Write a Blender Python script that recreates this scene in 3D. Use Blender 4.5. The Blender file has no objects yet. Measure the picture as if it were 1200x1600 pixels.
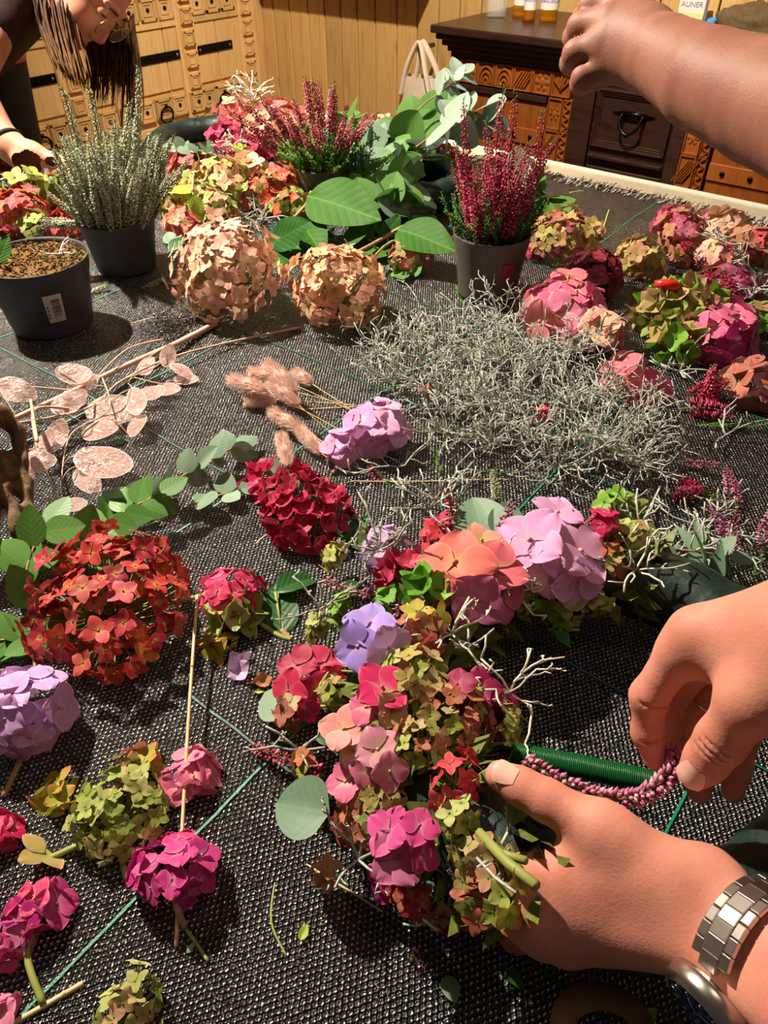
import bpy, math, random
import numpy as np
from mathutils import Vector, Matrix, Quaternion, noise

scene = bpy.context.scene
R = random.Random(11)

# ------------------------------------------------------------------ camera
F = 1160.0            # focal length in pixels of the 1200x1600 frame
CAM_H = 0.48          # camera above the table
TZ = 0.75             # table height
PITCH = math.radians(41)
CAM = Vector((0, 0, TZ + CAM_H))
cd = bpy.data.cameras.new('camera')
cam = bpy.data.objects.new('camera', cd)
scene.collection.objects.link(cam)
cam.location = CAM
cam.rotation_euler = (math.pi / 2 - PITCH, 0, 0)
cd.sensor_fit = 'VERTICAL'
cd.sensor_height = 36.0
cd.lens = F / 1600 * 36.0
cd.clip_start = 0.02
scene.camera = cam

# ------------------------------------------------------------------ world, lamps, exposure
w = bpy.data.worlds.new('world')
scene.world = w
w.use_nodes = True
bg = w.node_tree.nodes['Background']
bg.inputs[0].default_value = (1.0, 0.80, 0.64, 1)
bg.inputs[1].default_value = 0.07


def lamp(name, kind, loc, energy, color, target=None, **kw):
    l = bpy.data.lights.new(name, kind)
    l.energy = energy
    l.color = color
    for k, v in kw.items():
        setattr(l, k, v)
    o = bpy.data.objects.new(name, l)
    scene.collection.objects.link(o)
    o.location = loc
    if target is not None:
        o.rotation_euler = (Vector(target) - Vector(loc)).to_track_quat('-Z', 'Y').to_euler()
    return o


WARM = (1.0, 0.87, 0.71)
lamp('ceiling_spot_key', 'SPOT', (-1.12, 1.52, TZ + 1.6), 600, WARM, (-0.25, 0.98, TZ), spot_size=1.48, spot_blend=1.0, shadow_soft_size=0.022)
lamp('ceiling_spot_back', 'SPOT', (-0.05, 1.45, TZ + 1.75), 330, WARM, (0.20, 3.0, TZ + 0.05), spot_size=1.40, spot_blend=0.7, shadow_soft_size=0.03)
lamp('fill_lamp_room', 'AREA', (0.5, 0.5, 2.75), 5, (1.0, 0.76, 0.60), (0.4, 0.5, TZ), size=0.5)  # added soft fill, stands for no visible lamp

vs = scene.view_settings
vs.view_transform = 'Standard'
vs.look = 'None'
vs.gamma = 1.0
vs.use_curve_mapping = False
vs.exposure = 0.0
scene.cycles.max_bounces = 6
scene.cycles.transparent_max_bounces = 8

# ------------------------------------------------------------------ geometry helpers
FWD = Vector((0, math.cos(PITCH), -math.sin(PITCH)))
UP = Vector((0, math.sin(PITCH), math.cos(PITCH)))
RT = Vector((1, 0, 0))


def ray(px, py):
    return FWD + RT * ((px - 600) / F) - UP * ((py - 800) / F)


def P(px, py, d):
    return CAM + ray(px, py) * d


def T(px, py, z=0.0):
    r = ray(px, py)
    return CAM + r * ((TZ + z - CAM.z) / r.z)


def depth_of(p):
    return (Vector(p) - CAM).dot(FWD)


RZ = math.atan2(-0.61477, 0.78871)      # table, walls and dresser share this turn
D1 = Vector((math.cos(RZ), math.sin(RZ), 0))
NB = Vector((-math.sin(RZ), math.cos(RZ), 0))   # away from the viewer


def hexc(h, a=1.0):
    h = h.lstrip('#')
    c = [int(h[i:i + 2], 16) / 255 for i in (0, 2, 4)]
    return tuple([(x / 12.92 if x <= 0.04045 else ((x + 0.055) / 1.055) ** 2.4) for x in c] + [a])


class MB:
    def __init__(s):
        s.v = []; s.f = []; s.m = []; s.t = []; s.e = None

    def add(s, vs_, fs, mi=0, t=None):
        o = len(s.v)
        s.v.extend([tuple(x) for x in vs_])
        s.f.extend([tuple(i + o for i in q) for q in fs])
        s.m.extend([mi] * len(fs))
        s.t.extend(t if t is not None else [0.5] * len(vs_))

    def tube(s, pts, rad, n=6, mi=0, caps=True, flat=1.0):
        pts = [Vector(p) for p in pts]
        if not hasattr(rad, '__len__'):
            rad = [rad] * len(pts)
        vs_, ts = [], []
        prev = None
        k = len(pts)
        for i, p in enumerate(pts):
            d = (pts[min(i + 1, k - 1)] - pts[max(i - 1, 0)])
            if d.length < 1e-9:
                d = Vector((0, 0, 1))
            d.normalize()
            if prev is None:
                a = Vector((0, 0, 1)) if abs(d.z) < 0.9 else Vector((1, 0, 0))
                x = d.cross(a).normalized()
            else:
                x = (prev - d * prev.dot(d))
                x = x.normalized() if x.length > 1e-6 else d.orthogonal().normalized()
            prev = x
            y = d.cross(x)
            for j in range(n):
                a = 2 * math.pi * j / n
                vs_.append(p + x * (math.cos(a) * rad[i]) + y * (math.sin(a) * rad[i] * flat))
                ts.append(i / max(1, k - 1))
        fs = []
        for i in range(k - 1):
            for j in range(n):
                a, b = i * n + j, i * n + (j + 1) % n
                fs.append((a, b, b + n, a + n))
        if caps:
            fs.append(tuple(range(n - 1, -1, -1)))
            fs.append(tuple((k - 1) * n + j for j in range(n)))
        s.add(vs_, fs, mi, ts)

    def box(s, c, size, mi=0, rot=None):
        c = Vector(c)
        hx, hy, hz = [q / 2 for q in size]
        vs_ = [Vector((x, y, z)) for x in (-hx, hx) for y in (-hy, hy) for z in (-hz, hz)]
        if rot is not None:
            vs_ = [rot @ v for v in vs_]
        s.add([c + v for v in vs_], [(0, 1, 3, 2), (4, 6, 7, 5), (0, 4, 5, 1), (2, 3, 7, 6), (0, 2, 6, 4), (1, 5, 7, 3)], mi)

    def span(s, a, b, mi=0):
        s.box([(a[i] + b[i]) / 2 for i in range(3)], [abs(b[i] - a[i]) for i in range(3)], mi)

    def lathe(s, prof, n=32, mi=0, c=(0, 0, 0)):
        vs_, fs = [], []
        for (r, z) in prof:
            for j in range(n):
                a = 2 * math.pi * j / n
                vs_.append((c[0] + r * math.cos(a), c[1] + r * math.sin(a), c[2] + z))
        for i in range(len(prof) - 1):
            for j in range(n):
                a, b = i * n + j, i * n + (j + 1) % n
                fs.append((a, b, b + n, a + n))
        s.add(vs_, fs, mi)

    def ball(s, c, r, mi=0, n=8, m=5, sc=(1, 1, 1), t=0.5):
        vs_, fs = [], []
        for i in range(m + 1):
            th = math.pi * i / m
            for j in range(n):
                a = 2 * math.pi * j / n
                vs_.append((c[0] + r * sc[0] * math.sin(th) * math.cos(a), c[1] + r * sc[1] * math.sin(th) * math.sin(a), c[2] + r * sc[2] * math.cos(th)))
        for i in range(m):
            for j in range(n):
                a, b = i * n + j, i * n + (j + 1) % n
                fs.append((a, a + n, b + n, b))
        s.add(vs_, fs, mi, [t] * len(vs_))

    def spindle(s, a, b, r, n=4, mi=0, t=0.5, mid=0.5):
        a, b = Vector(a), Vector(b)
        d = (b - a)
        x = d.orthogonal().normalized()
        y = d.normalized().cross(x)
        m = a + d * mid
        vs_ = [a] + [m + (x * math.cos(2 * math.pi * j / n) + y * math.sin(2 * math.pi * j / n)) * r for j in range(n)] + [b]
        fs = []
        for j in range(n):
            fs.append((0, 1 + (j + 1) % n, 1 + j))
            fs.append((n + 1, 1 + j, 1 + (j + 1) % n))
        s.add(vs_, fs, mi, [t * 0.6] + [t] * n + [t])

    def mesh(s, name, mats, smooth=True):
        me = bpy.data.meshes.new(name)
        me.from_pydata(s.v, [], s.f)
        for m in (mats if isinstance(mats, (list, tuple)) else [mats]):
            me.materials.append(m)
        me.polygons.foreach_set('material_index', s.m)
        me.polygons.foreach_set('use_smooth', [smooth] * len(s.f))
        at = me.attributes.new('t', 'FLOAT', 'POINT')
        at.data.foreach_set('value', s.t)
        if s.e is not None:
            ae = me.attributes.new('e', 'FLOAT', 'POINT')
            ae.data.foreach_set('value', s.e + [0.0] * (len(s.v) - len(s.e)))
        me.update()
        return me

    def obj(s, name, mats, parent=None, loc=None, smooth=True, bevel=0):
        o = link(name, s.mesh(name, mats, smooth), parent, loc)
        if bevel:
            b = o.modifiers.new('bevel', 'BEVEL')
            b.width = bevel; b.segments = 2; b.limit_method = 'ANGLE'
        return o


def link(name, me, parent=None, loc=None):
    o = bpy.data.objects.new(name, me)
    scene.collection.objects.link(o)
    if parent is not None:
        o.parent = parent
    if loc is not None:
        o.location = loc
    return o


def tag(o, label, cat, group=None, kind=None):
    o['label'] = label
    o['category'] = cat
    if group:
        o['group'] = group
    if kind:
        o['kind'] = kind
    return o


def thing(name, label, cat, loc, rz=0.0, group=None):
    o = link(name, None, None, loc)
    o.empty_display_size = 0.02
    o.rotation_euler = (0, 0, rz)
    return tag(o, label, cat, group)


def struct(o):
    o['kind'] = 'structure'
    return o


def basis(z, x=None, spin=0.0):
    z = Vector(z).normalized()
    if x is None:
        x = z.orthogonal()
    x = Vector(x)
    x = (x - z * x.dot(z))
    x = x.normalized() if x.length > 1e-6 else z.orthogonal().normalized()
    y = z.cross(x)
    m = Matrix((x, y, z)).transposed()
    return m @ Matrix.Rotation(spin, 3, 'Z') if spin else m


def place(o, pos, rot3, sc=1.0):
    m = rot3.to_4x4()
    o.rotation_mode = 'QUATERNION'
    o.rotation_quaternion = m.to_quaternion()
    o.location = pos
    o.scale = (sc, sc, sc) if not hasattr(sc, '__len__') else sc


def bez(a, b, c, d, n=10):
    a, b, c, d = map(Vector, (a, b, c, d))
    out = []
    for i in range(n + 1):
        t = i / n
        out.append(a * (1 - t) ** 3 + b * 3 * t * (1 - t) ** 2 + c * 3 * t * t * (1 - t) + d * t ** 3)
    return out


def smooth_path(pts, n=6):
    pts = [Vector(p) for p in pts]
    out = []
    for i in range(len(pts) - 1):
        p0 = pts[max(i - 1, 0)]; p1 = pts[i]; p2 = pts[i + 1]; p3 = pts[min(i + 2, len(pts) - 1)]
        for j in range(n):
            t = j / n
            out.append(0.5 * ((2 * p1) + (p2 - p0) * t + (2 * p0 - 5 * p1 + 4 * p2 - p3) * t * t + (3 * p1 - p0 - 3 * p2 + p3) * t ** 3))
    out.append(pts[-1])
    return out


# ------------------------------------------------------------------ materials
class NT:
    def __init__(s, name):
        s.m = bpy.data.materials.new(name)
        s.m.use_nodes = True
        s.n = s.m.node_tree.nodes
        s.l = s.m.node_tree.links
        s.b = s.n['Principled BSDF']
        s.out = s.n['Material Output']

    def node(s, typ, **kw):
        n = s.n.new(typ)
        for k, v in kw.items():
            if k == 'ins':
                for i, val in v.items():
                    if hasattr(val, 'is_linked') or isinstance(val, bpy.types.NodeSocket):
                        s.l.new(val, n.inputs[i])
                    else:
                        n.inputs[i].default_value = val
            else:
                setattr(n, k, v)
        return n

    def math(s, op, a, b=0.0, c=None, clamp=False):
        n = s.node('ShaderNodeMath', operation=op, use_clamp=clamp)
        for i, val in enumerate([a, b] + ([c] if c is not None else [])):
            if isinstance(val, bpy.types.NodeSocket):
                s.l.new(val, n.inputs[i])
            else:
                n.inputs[i].default_value = val
        return n.outputs[0]

    def mix(s, fac, a, b, mode='MIX'):
        n = s.node('ShaderNodeMix', data_type='RGBA', blend_type=mode)
        for i, val in ((0, fac), (6, a), (7, b)):
            if isinstance(val, bpy.types.NodeSocket):
                s.l.new(val, n.inputs[i])
            else:
                n.inputs[i].default_value = val
        return n.outputs[2]

    def ramp(s, fac, stops, interp='LINEAR'):
        n = s.node('ShaderNodeValToRGB')
        n.color_ramp.interpolation = interp
        e = n.color_ramp.elements
        while len(e) < len(stops):
            e.new(0.5)
        for i, (p, c) in enumerate(stops):
            e[i].position = p
            e[i].color = hexc(c) if isinstance(c, str) else c
        if fac is not None:
            s.l.new(fac, n.inputs[0])
        return n.outputs[0]

    def noise(s, scale, detail=3.0, coord=None, rough=0.5, dist=0.0):
        n = s.node('ShaderNodeTexNoise')
        n.inputs['Scale'].default_value = scale
        n.inputs['Detail'].default_value = detail
        n.inputs['Roughness'].default_value = rough
        n.inputs['Distortion'].default_value = dist
        if coord is not None:
            s.l.new(coord, n.inputs['Vector'])
        return n

    def coord(s, which='Object'):
        return s.node('ShaderNodeTexCoord').outputs[which]

    def mapping(s, coord, scale=(1, 1, 1), rot=(0, 0, 0)):
        n = s.node('ShaderNodeMapping')
        s.l.new(coord, n.inputs[0])
        n.inputs['Scale'].default_value = scale
        n.inputs['Rotation'].default_value = rot
        return n.outputs[0]

    def bump(s, height, strength=0.3, dist=0.001):
        n = s.node('ShaderNodeBump')
        n.inputs['Strength'].default_value = strength
        n.inputs['Distance'].default_value = dist
        s.l.new(height, n.inputs['Height'])
        s.l.new(n.outputs[0], s.b.inputs['Normal'])
        return n

    def base(s, v):
        if isinstance(v, bpy.types.NodeSocket):
            s.l.new(v, s.b.inputs['Base Color'])
        else:
            s.b.inputs['Base Color'].default_value = hexc(v) if isinstance(v, str) else v

    def set(s, **kw):
        names = dict(rough='Roughness', metal='Metallic', spec='Specular IOR Level', sss='Subsurface Weight', trans='Transmission Weight', ior='IOR', sheen='Sheen Weight', coat='Coat Weight', alpha='Alpha')
        for k, v in kw.items():
            s.b.inputs[names[k]].default_value = v
        return s


def simple(name, c1, c2=None, scale=60, rough=0.6, bump=0.0, spec=0.4, metal=0.0, stretch=None):
    t = NT(name)
    co = t.coord('Object')
    if stretch:
        co = t.mapping(co, stretch)
    nz = t.noise(scale, 4, co)
    t.base(t.ramp(nz.outputs[0], [(0.3, c1), (0.7, c2 or c1)]))
    t.set(rough=rough, spec=spec, metal=metal)
    if bump:
        t.bump(nz.outputs[0], bump, 0.002)
    return t.m


def petal(name, cols, centre, edge=None, rough=0.55, trans=0.22, cpos=0.32):
    """sepal colour: varies from floret to floret, its own throat colour and rim"""
    t = NT(name)
    oi = t.node('ShaderNodeObjectInfo')
    n = len(cols)
    col = t.ramp(oi.outputs['Random'], [((i + 0.0) / max(1, n - 1), c) for i, c in enumerate(cols)])
    at = t.node('ShaderNodeAttribute', attribute_name='t').outputs['Fac']
    nz = t.noise(130, 3, t.coord('Object'))
    nz2 = t.noise(2.2, 2, t.coord('Object'))
    f = t.math('ADD', at, t.math('MULTIPLY', t.math('SUBTRACT', nz2.outputs[0], 0.5), 0.35))
    throat = t.node('ShaderNodeMapRange', ins={0: f, 1: 0.0, 2: cpos, 3: 1.0, 4: 0.0}).outputs[0]
    col = t.mix(t.math('MULTIPLY', throat, 0.85), col, hexc(centre))
    if edge:
        rim = t.node('ShaderNodeMapRange', ins={0: f, 1: 0.55, 2: 1.05, 3: 0.0, 4: 0.75}).outputs[0]
        col = t.mix(rim, col, hexc(edge))
    col = t.mix(t.math('MULTIPLY', nz.outputs[0], 0.25), col, t.mix(1.0, col, (0.55, 0.5, 0.5, 1), 'MULTIPLY'))
    ev = t.node('ShaderNodeAttribute', attribute_name='e').outputs['Fac']
    ea_ = t.math('ABSOLUTE', ev)
    margin = t.node('ShaderNodeMapRange', ins={0: t.math('MAXIMUM', ea_, t.math('MULTIPLY', at, 0.97)), 1: 0.80, 2: 1.0, 3: 0.0, 4: 0.45}).outputs[0]
    hsv = t.node('ShaderNodeHueSaturation', ins={0: 0.5, 1: 0.8, 2: 1.25, 4: col})
    col = t.mix(margin, col, hsv.outputs[0])
    vline = t.node('ShaderNodeMapRange', ins={0: t.math('ABSOLUTE', t.math('SINE', t.math('MULTIPLY', ev, 7.5))), 1: 0.0, 2: 0.25, 3: 0.30, 4: 0.0}).outputs[0]
    col = t.mix(vline, col, t.mix(1.0, col, (0.62, 0.5, 0.52, 1), 'MULTIPLY'))
    t.base(col)
    t.set(rough=rough, spec=0.25)
    tr = t.node('ShaderNodeBsdfTranslucent')
    t.l.new(col, tr.inputs[0])
    mx = t.node('ShaderNodeMixShader')
    mx.inputs[0].default_value = trans
    t.l.new(t.b.outputs[0], mx.inputs[1])
    t.l.new(tr.outputs[0], mx.inputs[2])
    t.l.new(mx.outputs[0], t.out.inputs[0])
    return t.m


def leafmat(name, c1, c2, vein, rough=0.45, trans=0.2, veins=9.0, spec=0.4, bump=0.4, vmix=0.3):
    """leaf: attribute t runs along the midrib, UV.x across"""
    t = NT(name)
    uv = t.coord('UV')
    sx = t.node('ShaderNodeSeparateXYZ')
    t.l.new(uv, sx.inputs[0])
    x, y = sx.outputs[0], sx.outputs[1]
    ax = t.math('ABSOLUTE', x)
    ph = t.math('SUBTRACT', y, t.math('MULTIPLY', ax, 0.33))
    wv = t.math('ABSOLUTE', t.math('SUBTRACT', t.math('FRACT', t.math('MULTIPLY', ph, veins)), 0.5))
    side = t.node('ShaderNodeMapRange', ins={0: wv, 1: 0.0, 2: 0.10, 3: 1.0, 4: 0.0}).outputs[0]
    mid = t.node('ShaderNodeMapRange', ins={0: ax, 1: 0.02, 2: 0.07, 3: 1.0, 4: 0.0}).outputs[0]
    vn = t.math('MAXIMUM', t.math('MULTIPLY', side, 0.6), mid)
    oi = t.node('ShaderNodeObjectInfo')
    nz = t.noise(14, 3, t.coord('Object'))
    f = t.math('ADD', t.math('MULTIPLY', oi.outputs['Random'], 0.6), t.math('MULTIPLY', nz.outputs[0], 0.4))
    col = t.mix(f, hexc(c1), hexc(c2))
    col = t.mix(t.math('MULTIPLY', vn, vmix), col, hexc(vein))
    t.base(col)
    t.set(rough=rough, spec=spec)
    if bump:
        t.bump(t.math('SUBTRACT', t.math('MULTIPLY', wv, 2.0), mid), bump, 0.0012)
    tr = t.node('ShaderNodeBsdfTranslucent')
    t.l.new(col, tr.inputs[0])
    mx = t.node('ShaderNodeMixShader')
    mx.inputs[0].default_value = trans
    t.l.new(t.b.outputs[0], mx.inputs[1])
    t.l.new(tr.outputs[0], mx.inputs[2])
    t.l.new(mx.outputs[0], t.out.inputs[0])
    return t.m


def wood(name, c1, c2, c3, scale=6, stretch=(14, 14, 1), rough=0.5, knots=True, spec=0.4):
    t = NT(name)
    oi = t.node('ShaderNodeObjectInfo')
    co = t.coord('Object')
    off = t.node('ShaderNodeVectorMath', operation='ADD')
    t.l.new(co, off.inputs[0])
    sc = t.node('ShaderNodeVectorMath', operation='SCALE')
    sc.inputs[0].default_value = (7.1, 3.3, 11.7)
    t.l.new(oi.outputs['Random'], sc.inputs['Scale'])
    t.l.new(sc.outputs[0], off.inputs[1])
    m = t.mapping(off.outputs[0], stretch)
    nz = t.noise(scale, 5, m, 0.6, 0.6)
    col = t.ramp(nz.outputs[0], [(0.25, c1), (0.5, c2), (0.75, c3)])
    if knots:
        vo = t.node('ShaderNodeTexVoronoi')
        vo.inputs['Scale'].default_value = 3.2
        t.l.new(t.mapping(off.outputs[0], (1.8, 1.8, 0.8)), vo.inputs['Vector'])
        kn = t.node('ShaderNodeMapRange', ins={0: vo.outputs['Distance'], 1: 0.03, 2: 0.10, 3: 0.8, 4: 0.0}).outputs[0]
        col = t.mix(kn, col, hexc('#7a3f16'))
    br = t.math('ADD', t.math('MULTIPLY', oi.outputs['Random'], 0.3), 0.85)
    hs = t.node('ShaderNodeHueSaturation')
    t.l.new(br, hs.inputs['Value'])
    t.l.new(col, hs.inputs['Color'])
    t.base(hs.outputs[0])
    t.set(rough=rough, spec=spec)
    t.bump(nz.outputs[0], 0.15, 0.002)
    return t.m


# ------------------------------------------------------------------ smooth bodies from distance fields
def smin(a, b, k):
    if k <= 0:
        return np.minimum(a, b)
    h = np.maximum(k - np.abs(a - b), 0.0) / k
    return np.minimum(a, b) - h * h * k * 0.25


class Field:
    def __init__(s, lo, hi, h):
        s.h = h
        s.lo = np.array(lo, float)
        n = np.ceil((np.array(hi) - s.lo) / h).astype(int) + 1
        s.ax = [s.lo[i] + np.arange(n[i]) * h for i in range(3)]
        s.shape = tuple(n)

    def empty(s):
        return np.full(s.shape, 0.5, np.float32)

    def _box(s, lo, hi, pad):
        sl = []
        for i in range(3):
            a = int(max(0, math.floor((lo[i] - pad - s.lo[i]) / s.h)))
            b = int(min(s.shape[i], math.ceil((hi[i] + pad - s.lo[i]) / s.h) + 1))
            sl.append(slice(a, max(a + 1, b)))
        return tuple(sl)

    def _grid(s, sl):
        x = s.ax[0][sl[0]][:, None, None]
        y = s.ax[1][sl[1]][None, :, None]
        z = s.ax[2][sl[2]][None, None, :]
        return x, y, z

    def cone(s, f, a, b, ra, rb, k=0.0, sub=False):
        a = np.array(a, float); b = np.array(b, float)
        pad = max(ra, rb) + 0.03
        sl = s._box(np.minimum(a, b), np.maximum(a, b), pad)
        x, y, z = s._grid(sl)
        ab = b - a
        l2 = max(ab @ ab, 1e-12)
        t = np.clip(((x - a[0]) * ab[0] + (y - a[1]) * ab[1] + (z - a[2]) * ab[2]) / l2, 0, 1)
        d = np.sqrt((x - a[0] - t * ab[0]) ** 2 + (y - a[1] - t * ab[1]) ** 2 + (z - a[2] - t * ab[2]) ** 2) - (ra + (rb - ra) * t)
        s._put(f, sl, d, k, sub)

    def ell(s, f, c, r, M=None, k=0.0, sub=False):
        c = np.array(c, float); r = np.array(r, float)
        R_ = max(r)
        sl = s._box(c - R_, c + R_, 0.03)
        x, y, z = s._grid(sl)
        x, y, z = x - c[0], y - c[1], z - c[2]
        if M is not None:
            M = np.array(M)          # columns are the local axes
            q = [x * M[0][i] + y * M[1][i] + z * M[2][i] for i in range(3)]
        else:
            q = [x, y, z]
        k0 = np.sqrt((q[0] / r[0]) ** 2 + (q[1] / r[1]) ** 2 + (q[2] / r[2]) ** 2)
        k1 = np.sqrt((q[0] / r[0] ** 2) ** 2 + (q[1] / r[1] ** 2) ** 2 + (q[2] / r[2] ** 2) ** 2) + 1e-9
        s._put(f, sl, k0 * (k0 - 1) / k1, k, sub)

    def _put(s, f, sl, d, k, sub):
        if sub:
            f[sl] = -smin(-f[sl], d, k)
        else:
            f[sl] = smin(f[sl], d, k)

    def chain(s, f, pts, k=0.004):
        for (a, ra), (b, rb) in zip(pts[:-1], pts[1:]):
            s.cone(f, a, b, ra, rb, k)

    def mesh(s, f, name, mats, org=(0, 0, 0), sm=2):
        nx, ny, nz = s.shape
        neg = f < 0
        cs = (nx - 1, ny - 1, nz - 1)
        acc = np.zeros(cs + (3,), np.float32)
        cnt = np.zeros(cs, np.float32)
        full = [slice(None)] * 3
        for ax in range(3):
            o = [i for i in range(3) if i != ax]
            for u in (0, 1):
                for v in (0, 1):
                    s0 = [slice(0, -1)] * 3
                    s1 = [slice(0, -1)] * 3
                    for q, w_ in ((o[0], u), (o[1], v)):
                        s0[q] = s1[q] = slice(1, None) if w_ else slice(0, -1)
                    s1[ax] = slice(1, None)
                    A, B = f[tuple(s0)], f[tuple(s1)]
                    m = neg[tuple(s0)] != neg[tuple(s1)]
                    tt = np.where(m, A / np.where(m, A - B, 1), 0)
                    acc[..., ax] += np.where(m, tt, 0)
                    acc[..., o[0]] += m * u
                    acc[..., o[1]] += m * v
                    cnt += m
        act = cnt > 0
        idx = -np.ones(cs, np.int64)
        ci = np.argwhere(act)
        idx[act] = np.arange(len(ci))
        vs_ = (ci + acc[act] / cnt[act][:, None]) * s.h + s.lo - np.array(org)
        quads = []
        for ax in range(3):
            o = [(ax + 1) % 3, (ax + 2) % 3]
            s0 = [slice(None)] * 3; s1 = [slice(None)] * 3
            for q in o:
                s0[q] = s1[q] = slice(1, -1)
            s0[ax] = slice(0, -1); s1[ax] = slice(1, None)
            A, B = neg[tuple(s0)], neg[tuple(s1)]
            for flip, m in ((False, A & ~B), (True, ~A & B)):
                e = np.argwhere(m)
                if not len(e):
                    continue
                e[:, o[0]] += 1; e[:, o[1]] += 1
                q4 = []
                for (u, v) in ((1, 1), (0, 1), (0, 0), (1, 0)):
                    c = e.copy()
                    c[:, o[0]] -= u; c[:, o[1]] -= v
                    q4.append(idx[c[:, 0], c[:, 1], c[:, 2]])
                q4 = np.stack(q4, 1)
                quads.append(q4[:, ::-1] if flip else q4)
        quads = np.concatenate(quads)
        if sm:
            n = len(vs_)
            for lam in [0.5, -0.52] * sm:
                sv = np.zeros((n, 3)); c = np.zeros(n)
                for i in range(4):
                    for j in (1, 3):
                        np.add.at(sv, quads[:, i], vs_[quads[:, (i + j) % 4]])
                        np.add.at(c, quads[:, i], 1)
                vs_ = vs_ + lam * (sv / np.maximum(c, 1)[:, None] - vs_)
        me = bpy.data.meshes.new(name)
        me.vertices.add(len(vs_)); me.vertices.foreach_set('co', vs_.astype(np.float32).ravel())
        me.loops.add(quads.size); me.loops.foreach_set('vertex_index', quads.ravel().astype(np.int32))
        me.polygons.add(len(quads))
        me.polygons.foreach_set('loop_start', np.arange(0, quads.size, 4, dtype=np.int32))
        me.polygons.foreach_set('loop_total', np.full(len(quads), 4, np.int32))
        me.update(calc_edges=True)
        me.validate()
        me.polygons.foreach_set('use_smooth', np.ones(len(me.polygons), bool))
        for m in (mats if isinstance(mats, (list, tuple)) else [mats]):
            me.materials.append(m)
        me.update()
        return me


# ------------------------------------------------------------------ the room
CORNER = Vector((-0.28958, 2.20091, 0))      # table corner
KW = Vector((-0.547, 3.80, 0))               # corner of the two walls

M_plank = wood('pine_plank', '#bf9456', '#cda666', '#ad8246', 5, (10, 10, 0.7), 0.45)
M_pale = wood('pale_carved_wood', '#d3a663', '#dcb577', '#c08f4c', 5, (9, 9, 0.8), 0.6, False)
M_floor = wood('floor_wood', '#6a4526', '#7d5430', '#553519', 5, (2, 14, 14), 0.4, False)
M_dark = wood('dark_stained_wood', '#2a1710', '#38221a', '#1b0e09', 5, (2, 12, 12), 0.33, False, 0.5)
M_orange = wood('orange_varnished_wood', '#86451a', '#985420', '#6c3210', 5, (9, 9, 1), 0.35, False, 0.5)
M_cream = simple('cream_laminate', '#a69c84', '#b2a890', 30, 0.4)
M_iron = simple('black_iron', '#0c0b0b', '#1c1a19', 90, 0.35, 0.2, 0.5, 0.7)
M_shine_iron = simple('polished_black_iron', '#1b1a1a', '#2c2a28', 60, 0.22, 0.0, 0.6, 0.9)

floor_o = struct(link('floor', None)); floor_o.location = KW; floor_o.rotation_euler = (0, 0, RZ)
for i in range(30):
    b = MB(); b.box((1.6, -0.075 - i * 0.15, -0.01), (3.6, 0.147, 0.02))
    b.obj('floor_board', M_floor, floor_o, smooth=False)
wall = struct(link('wall_back', None)); wall.location = KW; wall.rotation_euler = (0, 0, RZ)
bk = MB(); bk.span((-0.1, 0.03, 0), (3.2, 0.10, 2.7)); bk.obj('wall_backing', M_dark, wall, smooth=False)
x = 0.0
pm = None
rr = random.Random(3)
while x < 3.1:
    wd = rr.choice([0.085, 0.095, 0.105, 0.09])
    b = MB(); b.span((x + 0.0025, 0.006, 0), (x + wd - 0.0025, 0.03, 2.7)); b.obj('plank', M_plank, wall, smooth=False, bevel=0.004)
    x += wd
wl = struct(link('wall_left', None)); wl.location = KW; wl.rotation_euler = (0, 0, RZ)
bk = MB(); bk.span((-0.10, -3.2, 0), (-0.03, 0.1, 2.7)); bk.obj('wall_backing', M_dark, wl, smooth=False)
y = 0.0
while y > -3.1:
    wd = rr.choice([0.085, 0.095, 0.105, 0.09])
    b = MB(); b.span((-0.03, y - wd + 0.0025, 0), (-0.006, y - 0.0025, 2.7)); b.obj('plank', M_plank, wl, smooth=False, bevel=0.004)
    y -= wd
tr = struct(link('trim_1', None)); tr.location = KW; tr.rotation_euler = (0, 0, RZ)
b = MB(); b.span((0.0, -0.035, 0), (0.035, 0.005, 2.7)); b.obj('corner_batten', M_plank, tr, smooth=False, bevel=0.004)

# unseen shelf added above the view to throw a shade band on the planks
sh = thing('shade_shelf', 'unseen dark shelf added above the view to shade the plank wall', 'shelf', KW + D1 * 0.22 + Vector((0, 0, 0.97)), RZ)
b = MB(); b.span((0.0, -0.17, 0.0), (0.74, 0.005, 0.03)); b.obj('shade_board', M_dark, sh, smooth=False, bevel=0.003)
for xx in (0.08, 0.58):
    b = MB(); b.span((xx - 0.012, -0.07, -0.03), (xx + 0.012, 0.005, 0.0)); b.obj('bracket', M_iron, sh, smooth=False)

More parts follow.
